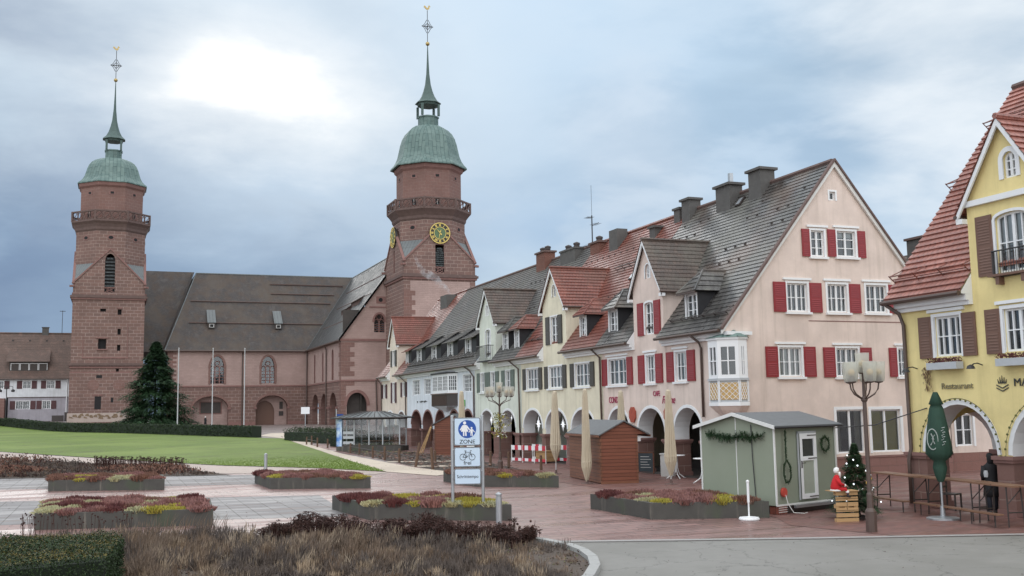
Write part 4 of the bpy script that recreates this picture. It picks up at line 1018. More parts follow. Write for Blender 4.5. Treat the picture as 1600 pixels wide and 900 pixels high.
def crest():
    m = MB(); x = 3.68; z = 3.52
    for k in (-2, -1, 0, 1, 2):
        m.prism([(x+k*.055-.02, z+.02), (x+k*.055+.02, z+.02), (x+k*.075, z+.24-.05*abs(k))], -.03, -.01)
    for dz in (0, -.08): m.prism([(x-.2, z+.0+dz), (x, z-.09+dz), (x+.2, z+0+dz), (x+.2, z-.025+dz), (x, z-.115+dz), (x-.2, z-.025+dz)][::-1], -.03, -.01)
    m.build('emblem', 'letter_dark', yel)
crest()
def flowerbox(xc, w=1.15):
    o = MB().box(xc-w/2, -.32, 4.0, xc+w/2, -.06, 4.2).build('window_box', 'panel_grey', yel); s = MB()
    for i in range(260):
        x = xc+(R_.random()-.5)*w; y = -.06-R_.random()*.26; z = 4.18+R_.random()*.12; s.face([(x, y, z), (x+R_.uniform(-.05, .05), y+R_.uniform(-.05, .05), z+.06), (x+R_.uniform(-.05, .05), y+R_.uniform(-.05, .05), z+.03)])
    s.build('window_box_plants', 'h_maroon', o, kind='stuff')
flowerbox(Y0-22.97); flowerbox(Y0-20.45); flowerbox(Y0-17.9)
v = MB(); 
for i in range(90):
    x = .95+R_.gauss(0, .1); z = 4.1-R_.random()*.7; v.face([(x, -.05, z), (x+.07, -.09, z+.02), (x+.03, -.06, z-.07)])
v.build('creeper', 'h_maroon', yel)
balcony_rail(yel, Y0-20.45, 6.5, 1.25, .12, .62)
c = MB()
for k in (-.42, .42): c.box(Y0-20.45+k-.06, -.2, 6.2, Y0-20.45+k+.06, 0, 6.42)
c.box(Y0-20.45-.7, -.25, 6.42, Y0-20.45+.7, 0, 6.48); c.build('balcony_bracket', 'sh_brown', yel)
MB().box(gy['a'], -.12, 8.5, gy['b'], -.001, 8.66).build('gable_cornice', 'white', yel)
downpipe(yel, [(-.1, -.5, 6.05), (.12, -.18, 5.75), (.2, -.1, 5.4), (.2, -.1, 1.7), (.2, -.2, 1.4), (.2, -.2, .1)], .06)
snow_rail(yel, -.2, 2.75, .05, 'tile_red', .3); snow_rail(yel, -.2, 2.8, 2.55, 'tile_red', .3); snow_rail(yel, -.2, 2.0, 4.3, 'tile_red', .3)
for x in (.57, 3.05):
    w = MB(); w.tube([(x, -.02, 4.07), (x, -.2, 4.12), (x+.05, -.38, 4.1), (x+.05, -.5, 4.03)], .018, 5); w.lathe([(.02, 4.08), (.09, 4.04), (.12, 3.96)], 10, x+.05, -.5); w.build('wall_lamp', 'iron', yel)
for a, b in [(.72, 3.35), (3.85, 6.5)]:
    lc = MB(); path = [(p, -.07, q) for p, q in arc(a-.17, b+.17, 1.62, 3.17, 24)]; lc.mat('iron').tube(path, .009, 4)
    for p in path: lc.mat('greentuft').ball((p[0], -.09, p[2]-.03), .035, 5)
    lc.build('light_garland', None, yel)
# ================================================================ CHURCH
def tower(name, label, cx, yf, zb, W, Hs, clock=False, render_front=False, louvre_pointed=True, chx=0.):
    # origin at the centre of the tower's foot; front faces the square (-Y)
    h = W/2; t = thing(name, label, 'church tower', (cx, yf+h, 0)); q = lambda z: z
    zs, zg, za, zc, zg1, zu, zd = Hs['string'], Hs['gable'], Hs['apex'], Hs['corn'], Hs['rail'], Hs['dome'], Hs['dtop']
    s = MB(); s.mat('stone')
    def side(rot, holes, mats='dark', lowmat='stone'):
        s.T = Matrix.Rotation(rot, 4, 'Z') @ Matrix.Translation((0, -h, 0)); s.mat('stone')
        low = [q for q in holes if max(p[1] for p in q) < zs]; up = [q for q in holes if min(p[1] for p in q) > zs]
        s.mat(lowmat).wall(rect(-h, h, zb-1, zs), low, 0, .45, 'stone_trim')
        s.mat('stone').wall([(-h, zs), (h, zs), (h, zg), (0, za), (-h, zg)], up, 0, .5, 'stone_trim')
    R = lambda x, z, w, hh: rect(x-w/2, x+w/2, z-hh/2, z+hh/2)
    lz0, lz1, lw = Hs['louvre']
    lou = lancet(-lw/2, lw/2, lz0, lz1-1.2, lz1) if louvre_pointed else R(0, (lz0+lz1)/2, lw, lz1-lz0)
    fr = [lou]+([] if render_front else [R(-.9, 14.9, 1.25, 1.7), R(1.7, 20.3, .6, .9), R(1.7, 17.0, .5, 1.0), R(1.7, 14.3, .5, 1.0), R(-.9, 20.6, .9, .5), R(1.6, 10.4, .45, .8), R(-1.2, 9.5, .9, .5), R(-1.3, 5.1, 1.0, 2.2), R(.9, 5.6, .4, .8)])
    side(0, fr); side(PI/2, [lou]); side(-PI/2, [R(0, 25.9, .7, 3.4)] if clock else [lou]); side(PI, [])
    s.T = ID; s.mat('dark').box(-h+.55, -h+.55, zb, h-.55, h-.55, zg-.4)
    # quoins where the front is rendered
    if render_front:
        s.T = Matrix.Translation((0, -h, 0)); s.mat('render_pink').box(-h+1.0, -.06, zb, h-.9, -.001, zs-.8)
        s.mat('stone_smooth')
        for i in range(28):
            z = zb+.72*i
            if z > zs-1.4: break
            k = 1.0 if i % 2 else .45
            s.box(-h-.02, -.08, z, -h+.75+k, .02, z+.7); s.box(h-.65-k, -.08, z, h+.02, .02, z+.7)
        s.T = ID
    # diagonal buttress-like corner roofs (lead) and octagon
    OB = Hs.get('ob', h-.12); oc = OB*math.tan(PI/8); zt = zg+(za-zg)*(h-oc)/h
    for sx in (-1, 1):
        for sy in (-1, 1):
            z_ = MB(); z_.mat('zinc'); z_.face([(sx*(h+.15), sy*(h+.15), zg-.25), (sx*oc, sy*(OB+.12), zt+.05), (sx*(OB+.12), sy*oc, zt+.05)][::(1 if sx*sy > 0 else -1)]); z_.build('corner_roof', None, t)
    P8 = lambda r, z: [(r/math.cos(PI/8)*math.cos(PI/8+k*PI/4), r/math.cos(PI/8)*math.sin(PI/8+k*PI/4), z) for k in range(8)]
    def octring(m, rs):
        for (r0, z0), (r1, z1) in zip(rs, rs[1:]):
            a, b = P8(r0, z0), P8(r1, z1)
            for k in range(8): m.face([a[k], a[(k+1) % 8], b[(k+1) % 8], b[k]])
    s.mat('stone')
    ob = Hs.get('ob', h-.12); oc = ob*math.tan(PI/8); a8, b8 = P8(ob, zg), P8(ob, za+.4)
    for k in range(8):
        if k % 2 == 0: s.face([a8[k], a8[(k+1) % 8], b8[(k+1) % 8], b8[k]])
    for rot in (0, PI/2, PI, -PI/2):
        s.T = Matrix.Rotation(rot, 4, 'Z') @ Matrix.Translation((0, -h, 0)); s.wall(rect(-oc, oc, zg, za+.4), [[(x_, z_2) for x_, z_2 in lou]] if lz1 < za+.3 else [], h-ob, .1)
        for sg in (-1, 1): s.face([(sg*h, -.0, zg), (0, 0, za), (0, h-ob+.05, za), (sg*h*.5, h-ob+.05, (zg+za)/2)])
    s.T = ID; octring(s, [(ob, za+.4), (ob, zc)])
    s.mat('stone_dark'); g = Hs['gr']
    octring(s, [(ob, zc), (ob+.2, zc+.3), (ob+.25, zc+.7), (g-.35, zc+1.2), (g-.1, zc+1.5), (g, zc+1.6), (g, zc+1.75), (ob-.6, zc+1.78)])
    s.mat('stone_smooth'); u = Hs['ur']; octring(s, [(u, zc+1.6), (u, zu-.9)]); s.mat('stone_trim'); octring(s, [(u, zu-.9), (u+.3, zu-.6), (u+.42, zu-.2), (u+.42, zu-.0), (u-.3, zu)])
    s.mat('stone_trim')
    # string courses round the square shaft
    def course(z, d, hh, wide=0):
        hw = h+wide
        s.box(-hw-d, -hw-d, z, hw+d, -hw, z+hh); s.box(-hw-d, hw, z, hw+d, hw+d, z+hh); s.box(-hw-d, -hw, z, -hw, hw, z+hh); s.box(hw, -hw, z, hw+d, hw, z+hh)
    course(zs-.55, .22, .3); s.mat('stone_dark'); course(zs-.25, .4, .35); course(zs+.1, .18, .16)
    if not render_front:
        s.mat('stone_dark'); course(11.3, .35, .4); s.mat('stone_trim'); course(10.9, .16, .25); course(10.1, .1, .2)
        s.mat('stone'); s.box(-h-.1, -h-.1, zb-1, h+.1, h+.1, 10.1)
        s.mat('stone_trim'); s.box(-4, -h-.12, 12.5, 3.2, -h-.001, 12.75); s.box(-3.9, -h-.07, 12.75, -3.8, -h-.001, 16.4); s.box(3.0, -h-.07, 12.75, 3.1, -h-.001, 18.4)
        for x, z, w in ((-.9, 15.85, 1.9), (-.9, 13.9, 1.7), (-1.3, 6.35, 1.5), (1.7, 20.9, .9)): s.box(x-w/2, -h-.2, z, x+w/2, -h-.001, z+.18)
        for x in (-2.05, 1.9): s.mat('stone_smooth').lathe([(.001, 0)], 3) if False else None
    s.build('shaft', None, t)
    if not render_front:
        for x in (-2.05, 1.9):
            m = MB(); m.prism([(x+.92*math.cos(a*PI/12), 8.1+.88*math.sin(a*PI/12)) for a in range(24)], -h-.16, -h-.101).build('medallion', 'stone_smooth', t)
        w = MB(); w.box(-1.3-.5, -h-.115, 4.1, -1.3+.5, -h-.101, 6.2); w.box(-1.65, -h-.12, 9.25, -.75, -h-.101, 9.75); w.box(.7, -h-.12, 5.2, 1.1, -h-.101, 6.); w.build('window', 'dark', t)
    # gable coping
    c = MB(); c.mat('stone_trim')
    for rot in (0, PI/2, -PI/2, PI):
        c.T = Matrix.Rotation(rot, 4, 'Z') @ Matrix.Translation((0, -h, 0))
        for sg in (-1, 1):
            p = [(sg*(h+.1), zg-.1), (0, za), (0, za+.3), (sg*(h+.25), zg+.1)]
            c.prism(p if sg > 0 else p[::-1], -.15, .25)
        for sg in (-1, 1): c.box(sg*h-.2, -.55, zg-.6, sg*h+.2, .1, zg-.3)
    c.build('gable_coping', None, t)
    # belfry louvres
    for rot in (0, PI/2) + ((-PI/2,) if not clock else ()):
        T = Matrix.Rotation(rot, 4, 'Z') @ Matrix.Translation((0, -h, 0)); lo = MB(T); lo.mat('dark').prism(lou, .28, .32) if False else None
        lo.mat('dark').box(-lw/2, .3, lz0, lw/2, .34, lz1-.6); lo.mat('zinc'); n = 9
        for i in range(n):
            z = lz0+1.0+(lz1-lz0-1.4)*i/n; w = lw/2*(1 if z < lz1-1.3 else .6); lo.mesh([(-w, .28, z+.3), (w, .28, z+.3), (w, .02, z), (-w, .02, z)], [(0, 3, 2, 1), (0, 1, 2, 3)])
        lo.mat('stone_trim'); lo.box(-lw/2, .05, lz0+.8, lw/2, .2, lz0+.92); lo.tube([(.42*math.cos(k*PI/6), .1, lz0+.4+.36*math.sin(k*PI/6)) for k in range(13)], .06, 5)
        lo.tube([(-lw/2, .1, lz0), (lw/2, .1, lz0+.8)], .05, 4); lo.tube([(lw/2, .1, lz0), (-lw/2, .1, lz0+.8)], .05, 4); lo.build('louvre', None, t)
    # gallery balustrade with pierced scrolls
    b = MB(); b.mat('stone_dark'); z0, z1 = zc+1.75, zg1
    for k in range(8):
        a0, a1 = PI/8+k*PI/4, PI/8+(k+1)*PI/4; rr = (g-.12)/math.cos(PI/8); A = Vector((rr*math.cos(a0), rr*math.sin(a0))); B = Vector((rr*math.cos(a1), rr*math.sin(a1))); d = B-A
        b.T = frame(A.x, A.y, 0, math.atan2(d.y, d.x)); Lw = d.length
        b.box(0, -.1, z1-.22, Lw, .12, z1); b.box(0, -.08, z0, Lw, .1, z0+.16); b.box(-.14, -.14, z0, .14, .14, z1+.02)
        n = 4
        for i in range(n):
            xa = Lw*(i+.5)/n; w = Lw/n*.46; hz = (z1-.22-z0-.16)/2; zc_ = z0+.16+hz
            b.tube([(xa+w*math.cos(j*PI/5), 0, zc_+hz*math.sin(j*PI/5)) for j in range(11)], .075, 4); b.tube([(xa-w, 0, zc_-hz), (xa+w, 0, zc_+hz)], .07, 4); b.box(xa-w-.05, -.05, z0+.1, xa-w+.05, .05, z1-.2)
    b.T = ID; b.build('gallery', None, t)
    # windows of the drum and oculi below the gallery
    for k in range(8):
        a = -PI/2+k*PI/4; T = Matrix.Rotation(a+PI/2, 4, 'Z') @ Matrix.Translation((0, -u, 0)); w = MB(T)
        zz = zc+2.5; xo = .0
        if k % 2 == 1 or clock: w.mat('stone_trim').box(-.55, -.05, zz-.1, .55, -.001, zz+1.3); w.mat('dark').box(-.36, -.06, zz, .36, -.051, zz+1.15); w.mat('offwhite').box(-.03, -.07, zz, .03, -.061, zz+1.15)
        if w.v: w.build('drum_window', None, t)
        w = MB(T); w.mat('stone_trim').box(-.5, -.05, zu-2.2, .5, -.001, zu-1.5); w.mat('dark').box(-.28, -.06, zu-2.05, .28, -.051, zu-1.65)
        w.build('drum_window', None, t)
        T = Matrix.Rotation(a+PI/2, 4, 'Z') @ Matrix.Translation((0, -ob, 0)); w = MB(T); zz = zc-1.1
        w.mat('stone_trim').prism([(.62*math.cos(j*PI/8), zz+.45*math.sin(j*PI/8)) for j in range(16)], -.06, -.001); w.mat('dark').prism([(.4*math.cos(j*PI/8), zz+.28*math.sin(j*PI/8)) for j in range(16)], -.075, -.061)
        if not (clock and k in (0, 6)): w.build('oculus', None, t)
    # dome
    D = MB(); dr = Hs['dr']; H = zd-zu
    prof = [(dr, 0), (dr*.985, .03), (dr*.92, .09), (dr*.86, .17), (dr*.81, .28), (dr*.775, .42), (dr*.74, .56), (dr*.69, .70), (dr*.62, .81), (dr*.52, .90), (dr*.40, .965), (dr*.24, 1.0)]
    octring(D, [(r, zu+.08+H*z) for r, z in prof]); octring(D, [(dr-.3, zu-.05), (dr, zu-.05), (dr, zu+.08)]); D.build('dome', 'copper', t)
    l = MB(); l.mat('copper_dark'); lr = Hs['lr']; zl0, zl1, zl2 = Hs['lan']
    sq = [(lr, zd-.2), (lr, zl0-.25), (lr+.12, zl0-.2), (lr+.12, zl0)]
    l.mat('copper'); octring(l, sq); l.mat('copper_dark')
    l.face(P8(lr, zl0)); octring(l, [(lr+.02, zl1-.35), (lr+.12, zl1)]); l.face(P8(lr+.1, zl1-.36))
    for p in [(sx*(lr-.16), sy*(lr-.16)) for sx in (-1, 1) for sy in (-1, 1)]: l.box(p[0]-.17, p[1]-.17, zl0, p[0]+.17, p[1]+.17, zl1-.3)
    l.build('lantern', None, t)
    sp = MB(); le = Hs['le']; Hh = Hs['ball']-zl1
    octring(sp, [(lr-.2, zl1-.05), (le, zl1), (le*.97, zl1+.1), (le*.70, zl1+Hh*.055), (le*.49, zl1+Hh*.13), (le*.34, zl1+Hh*.22), (le*.22, zl1+Hh*.32), (le*.12, zl1+Hh*.5), (le*.07, zl1+Hh*.72), (.05, zl1+Hh)])
    sp.build('spire', 'copper_dark', t)
    MB().ball((0, 0, Hs['ball']), .34, 12).build('ball', 'gold', t, smooth=True)
    v = MB(); zx = Hs['cross']; v.tube([(0, 0, Hs['ball']), (0, 0, Hs['cock'])], .055, 5)
    v.mat('iron'); v.tube([(-.95, 0, zx), (.95, 0, zx)], .07, 4); v.tube([(0, -.95, zx), (0, .95, zx)], .05, 4)
    for sx in (-1, 1):
        for sz in (-1, 1): v.tube([(sx*.85, 0, zx), (sx*.5, 0, zx+sz*.35), (sx*.12, 0, zx+sz*1.1)], .045, 4); v.tube([(sx*.55, 0, zx), (0, 0, zx+sz*.55)], .05, 4)
    v.build('cross', 'steel', t)
    k = Hs['cock']; ck = MB()
    ck.prism([(-.62, k+.55), (-.38, k+.35), (-.15, k+.12), (.15, k+.1), (.34, k+.3), (.36, k+.62), (.55, k+.66), (.38, k+.78), (.3, k+.92), (.18, k+.78), (.1, k+.45), (-.1, k+.42), (-.3, k+.66), (-.5, k+.78)], -.05, .05)
    ck.build('weathercock', 'gold', t)
    if clock:
        for rot in (0, -PI/2):
            T = Matrix.Rotation(rot, 4, 'Z') @ Matrix.Translation((chx if rot == 0 else 0, -h-.2, 29.75)); f = MB(T); n = 32; r = 1.62
            C_ = lambda r: [(r*math.cos(i*2*PI/n), r*math.sin(i*2*PI/n)) for i in range(n)]
            f.mat('black_paint').prism(C_(r*.97), 0, .32); f.mat('gilt_paint')
            for r0, r1 in ((r*.92, r*1.0), (r*.56, r*.61)): f.wall(C_(r1), [C_(r0)], -.05, .05)
            f.mat('green_enamel').prism(C_(r*.56), -.02, -.001); o = f.build('clock_face', None, t)
            nb = [3, 1, 2, 3, 3, 2, 3, 4, 4, 3, 2, 3]
            for i in range(12):
                m = MB(T); a = PI/2-i*PI/6
                for j in range(nb[i]):
                    aa = a+(j-(nb[i]-1)/2)*.09; q = .022; pp = []
                    for rr, s_ in ((r*.66, -1), (r*.66, 1), (r*.88, 1), (r*.88, -1)): pp.append((rr*math.cos(aa)-s_*q*1.6*math.sin(aa), rr*math.sin(aa)+s_*q*1.6*math.cos(aa)))
                    m.prism(pp, -.05, -.011)
                m.build('numeral', 'gilt_paint', o)
            for a, ln, w in ((rad(-105), 1.3, .07), (rad(132), 1.0, .1)):
                hd = MB(T); dx, dy = math.cos(a), math.sin(a); pp = [(-.35*dx-w*dy, -.35*dy+w*dx), (-.35*dx+w*dy, -.35*dy-w*dx), (ln*dx, ln*dy)]
                hd.prism(pp[::1] if True else pp, -.12, -.08); hd.build('clock_hand', 'gilt_paint', o)
            hd = MB(T); hd.tube([(.55*math.cos(rad(75)), -.1, .55*math.sin(rad(75))), (0, -.1, 0)], .04, 4); hd.build('clock_hand', 'gilt_paint', o)
    return t
tower('church_tower', 'left sandstone church tower with green dome, behind the dark fir tree', -1.3, 184, 1.6, 11.3,
      dict(string=22.9, gable=25.0, apex=30.9, corn=34.1, rail=37.6, dome=42.7, dtop=47.7, gr=6.35, ur=5.0, dr=5.6, louvre=(23.6, 30.2, 1.6), lr=1.35, le=1.85, lan=(49.3, 51.3, 0), ball=62.2, cross=64.9, cock=67.6))
tower('church_tower', 'right sandstone church tower with gilded clock faces, rising behind the terrace roofs', 45.5, 147.4, .7, 11.3,
      dict(string=23.2, gable=25.3, apex=30.9, corn=31.9, rail=35.3, dome=40.8, dtop=47.8, ob=5.2, gr=6.15, ur=4.72, dr=5.65, louvre=(23.7, 28.0, 1.4), lr=1.5, le=1.95, lan=(49.4, 51.6, 0), ball=61.6, cross=64.5, cock=67.2), clock=True, render_front=True, louvre_pointed=False)

def church():
    ch = thing('church', 'L-shaped pink sandstone church hall with huge grey brown tiled roofs between two towers', 'church', (20, 188, .9))
    o = Vector((20, 188, .9)); W = Matrix.Translation(-o)
    T1 = W @ frame(8.4, 188, 0, 0)          # long wing facade
    x1 = 32.7-8.4; ez = 14.35; s1 = 7.85
    tw = [(16.8-8.4, 2.0), (25.6-8.4, 2.0)]
    lan = [lancet(x-1.15, x+1.15, 8.3, 11.0, 13.1) for x, _ in tw]
    m = MB(T1); m.mat('render_pink').wall(rect(0, x1, s1, ez), lan, 0, .55, 'stone_trim')
    ar = [arch(4.3, 10.4, .5, 3.9, 6.1), arch(15.1, 20.8, .5, 3.9, 6.15)]
    m.mat('stone').wall(rect(0, x1, .3, s1), ar, 0, 1.6, 'stone_smooth')
    m.mat('stone_trim').box(0, -.14, s1-.15, x1, -.001, s1+.12); m.box(0, -.2, ez-.3, x1, -.001, ez)
    m.box(0, -.12, .3, 4.3, -.001, 1.5); m.box(10.4, -.12, .3, 15.1, -.001, 1.5); m.box(20.8, -.12, .3, x1-.1, -.001, 1.5)
    for a, b in ((3.9, 4.5), (10.2, 10.8), (14.8, 15.3), (20.6, 21.1)): m.box(a, -.16, 3.75, b, .3, 4.05)
    m.mat('stone_smooth').box(0, -.05, s1+.12, .9, -.001, ez-.3)
    for i in range(8): m.box(.9, -.05, s1+.3+i*.75, 1.5, -.001, s1+.66+i*.75)
    for p in (arc(4.3, 10.4, 3.9, 6.1), arc(15.1, 20.8, 3.9, 6.15)): m.band([tuple(v) for v in reversed(p)], -.4, -.1, -.001)
    for lx, _ in tw:
        L_ = lancet(lx-1.15, lx+1.15, 8.3, 11.0, 13.1)[2:]; m.band([(p, q) for p, q in reversed(L_)], -.38, -.08, -.001)
        m.box(lx-1.5, -.08, 8.2, lx-1.15, -.001, 11); m.box(lx+1.15, -.08, 8.2, lx+1.5, -.001, 11)
    m.mat('render_pink').box(3.9, 1.58, .0, 10.8, 1.75, 6.6)
    m.mat('stone_trim').box(5.6, 1.5, 3.0, 9.4, 1.57, 5.2); m.mat('dim').box(5.8, 1.45, 3.15, 9.2, 1.49, 5.05)
    m.mat('render_pink').wall(rect(14.6, 21.3, .0, 6.6), [arch(15.2, 18.6, .5, 3.0, 5.2)], 1.6, .5, 'stone_trim'); m.mat('sh_brown').box(15.2, 2.0, .5, 18.6, 2.05, 5.2)
    m.mat('metal_dark').box(19.4, 1.5, 2.5, 20.2, 1.58, 3.3); m.mat('dim').box(19.5, 1.5, 3.7, 20.1, 1.58, 5.0)
    m.build('nave_wall', None, ch)
    # wing toward the terrace (faces -X)
    T2 = W @ frame(32.7, 188, 0, -PI/2); l2 = 188-158.35
    Y = lambda y: 188-y
    lw = [lancet(Y(b), Y(a), z0, 12.0, 13.1) for a, b, z0 in ((180.3, 181.6, 8.1), (172.8, 174.0, 8.1), (164.2, 165.8, 8.1))]
    ag = [arch(Y(183.2), Y(177.2), .3, 3.6, 6.1), arch(Y(175.0), Y(170), .3, 3.6, 6.1), arch(Y(167.5), Y(161.8), .3, 3.6, 6.1)]
    m = MB(T2); m.mat('render_pink').wall(rect(0, l2, s1, ez), lw, 0, .5, 'stone_trim'); m.mat('stone').wall(rect(0, l2, 0, s1), ag, 0, 1.0, 'stone_smooth')
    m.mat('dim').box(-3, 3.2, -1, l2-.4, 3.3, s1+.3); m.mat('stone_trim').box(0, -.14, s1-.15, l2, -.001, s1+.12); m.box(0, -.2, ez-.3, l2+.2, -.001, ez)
    for a in (Y(183.2), Y(176.6), Y(175.4), Y(169.6), Y(167.9), Y(161.4)): m.box(a-.4, -.2, 3.5, a+.5, .4, 3.85)
    m.mat('stone_smooth')
    for i in range(18):
        z = .3+i*.75; k = .9 if i % 2 else .4
        if z < ez-.9: m.box(l2-.8-k, -.04, z, l2+.04, -.001, z+.7)
    m.build('wing_wall', None, ch)
    # wing gable (faces -Y)
    T3 = W @ frame(32.7, 158.35, 0, 0); D = 21.6; apx = 10.8; za = 29.3
    m = MB(T3); ob = [lancet(5.25, 6.95, 15.4, 17.0, 18.3)]
    m.mat('render_pink').wall([(0, 0), (D, 0), (D, ez), (apx, za-.3), (0, ez)], ob+[arch(.9, 4.1, 0, 3.9, 5.95)], 0, .5, 'stone_trim')
    m.mat('stone_trim').box(-.2, -.2, ez-.35, 7.5, -.001, ez); m.box(-.1, -.14, s1-.15, 7.5, -.001, s1+.12); m.box(4.5, -.1, 19.3, 7.5, -.001, 19.5)
    m.mat('stone_trim').box(5.6, -.08, 20.0, 7.1, -.001, 21.1); m.mat('dark').prism([(6.3+.33*math.cos(i*PI/6), 20.55+.33*math.sin(i*PI/6)) for i in range(12)], -.1, -.081)
    m.mat('stone_trim').band([(p, q) for p, q in reversed(arc(.9, 4.1, 3.9, 5.95))], -.45, -.1, -.001)
    m.band([(p, q) for p, q in reversed(ob[0][2:])], -.3, -.08, -.001)
    m.mat('stone_smooth')
    for i in range(18):
        z = .3+i*.75; k = 1.1 if i % 2 else .4
        if z < ez-.9 and abs(z-s1) > .5: m.box(-.04, -.05, z, 1.0+k if z > s1 or z > 6.5 else .75, -.001, z+.7)
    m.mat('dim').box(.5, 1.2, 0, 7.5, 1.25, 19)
    m.build('gable_wall', None, ch)
    def cw(T, x, z0, zs, zt, w, n=3):
        f = MB(T); out = lancet(x-w/2, x+w/2, z0, zs, zt); f.mat('stone_trim')
        for i in range(1, n): xx = x-w/2+w*i/n; f.box(xx-.09, .22, z0, xx+.09, .38, zs+(zt-zs)*.15)
        for k in range(1, 5): z = z0+(zs-z0)*k/5; f.box(x-w/2, .3, z-.04, x+w/2, .34, z+.04)
        for i in range(n): c = x-w/2+w*(i+.5)/n; f.tube([(c+w/n*.42*math.cos(a*PI/4), .3, zs+w/n*.42*math.sin(a*PI/4)+.1) for a in range(5)], .07, 4)
        f.tube([(x+.42*math.cos(a*PI/5), .3, zs+.85+.42*math.sin(a*PI/5)) for a in range(11)], .08, 4)
        o = f.build('church_window', None, ch)
        p = MB(T); p.mat('dark').wall(out, [], .5, .01); p.mat('glass').wall(out, [], .42, .01); p.mat('p_grey')
        k = R_.random()
        for i in range(n*2):
            for j in range(5):
                if R_.random() < .55: x0 = x-w/2+w*i/(2*n)+.06; z = z0+(zs-z0)*j/5+.1; p.box(x0, .44, z, x0+w/(2*n)-.12, .46, z+(zs-z0)/5-.25)
        p.build('leaded_pane', None, o)
    for x, _ in tw: cw(T1, x, 8.3, 11.0, 13.1, 2.3)
    for a, b in ((180.3, 181.6), (172.8, 174.0), (164.2, 165.8)): cw(T2, Y((a+b)/2), 8.1, 12.0, 13.1, b-a, 2)
    cw(T3, 6.1, 15.4, 17.0, 18.3, 1.7, 2)
    # roofs
    r = MB(W); r.mat('slate_church'); h = 10.5; zr = 29.2; e = .5; ze = ez-.25
    rx = 43.3; ryy = 198.6
    r.roof([(7.9, 187.5, ze), (32.4, 187.5, ze), (rx, ryy, zr), (13.6, ryy, zr)], .25, .03)
    r.roof([(7.9, 187.5, ze), (13.6, ryy, zr), (13.2, 203, zr+.6), (7.9, 192.5, ze)], .25, .03)
    r.roof([(4.0, 192.5, ze), (7.9, 192.5, ze), (13.6, 203.3, 30), (4.0, 203.3, 30)], .25, .03)
    r.roof([(4, 215, ze), (54, 215, ze), (rx, ryy, zr), (13.6, ryy, zr)], .8, .05)
    r.mat('slate_bright').roof([(32.3, 187.5, ze), (32.3, 158.0, ze), (rx, 158.0, zr), (rx, ryy, zr)], .25, .035)
    r.mat('slate_church').roof([(54.5, 215, ze), (54.5, 158.0, ze), (rx, 158.0, zr), (rx, ryy, zr)], .8, .05)
    r.mat('zinc').tube([(13.6, ryy, zr), (rx, ryy, zr), (rx, 158, zr)], .16, 6); r.tube([(7.9, 187.5, ze+.05), (13.6, ryy, zr)], .1, 5); r.tube([(32.3, 187.6, ze), (rx, ryy, zr)], .12, 5)
    r.mat('bronze').tube([(7.9, 187.4, ze-.05), (32.3, 187.4, ze-.05)], .15, 6); r.tube([(32.2, 187.4, ze-.05), (32.2, 158, ze-.05)], .15, 6)
    r.mat('zinc')
    def line(x0, x1, k, y0=187.5):   # raised tile lines along the long roof
        y = 187.5+(ryy-187.5)*k; z = ze+(zr-ze)*k; r.box(x0, y-.18, z+.02, x1, y, z+.16)
    r.mat('stone_dark'); line(12.5, 38, .62); line(12, 36, .34); line(27, 39, .74); line(27, 41, .87)
    for k, y0, y1 in ((.25, 186, 160), (.5, 187, 160), (.72, 190, 160)):
        x = 32.3+(rx-32.3)*k; z = ze+(zr-ze)*k; r.box(x-.02, y1, z-.02, x+.18, y0, z+.16)
    r.build('roof', None, ch)
    v = MB(W); v.mat('offwhite'); d = Vector((rx-32.3, 0, zr-ze))
    v.mesh([(32.25, 157.9, ze-.1), (rx, 157.9, zr-.1), (rx, 157.9, zr+.15), (32.25, 157.9, ze+.2)], [(0, 1, 2, 3), (0, 3, 2, 1)]); v.build('verge', 'zinc', ch)
    for x, in ((15.9,), (27.7,)):     # small roof dormers with lead hoods
        k = .33; y = 187.5+(ryy-187.5)*k; z = ze+(zr-ze)*k; b = MB(W); b.mat('slate_church').box(x-.6, y-.9, z-.8, x+.6, y+.4, z+.3)
        b.mat('offwhite').box(x-.4, y-.94, z-.65, x+.4, y-.901, z-.05); b.mat('glass'); b.mat('dark').box(x-.3, y-.96, z-.58, x+.3, y-.941, z-.12)
        b.mat('zinc').mesh([(x-.75, y-1.05, z+.25), (x+.75, y-1.05, z+.25), (x+.75, y+1.7, z+2.75), (x-.75, y+1.7, z+2.75), (x-.75, y-1.05, z+.13), (x+.75, y-1.05, z+.13), (x+.75, y+1.9, z+2.5), (x-.75, y+1.9, z+2.5)], [(0, 1, 2, 3), (4, 5, 1, 0), (5, 6, 2, 1), (7, 4, 0, 3)])
        b.build('roof_dormer', None, ch)
    for kk, yy in ((.42, 168), (.36, 173)):
        x = 32.3+(rx-32.3)*kk; z = ze+(zr-ze)*kk; b = MB(W); b.mat('stone_dark').mesh([(x, yy-2.6, z-.1), (x, yy+2.6, z-.1), (x, yy+2.6, z+.8), (x, yy-2.6, z+.8), (x+1.0, yy+2.6, z+1.35), (x+1.0, yy-2.6, z+1.35)], [(0, 3, 2, 1), (1, 2, 4), (0, 5, 3)]); b.mat('slate_church').mesh([(x-.35, yy-3, z+.72), (x-.35, yy+3, z+.72), (x+1.3, yy+2.6, z+1.75), (x+1.3, yy-2.6, z+1.75)], [(0, 3, 2, 1)]); b.build('shed_dormer', None, ch)
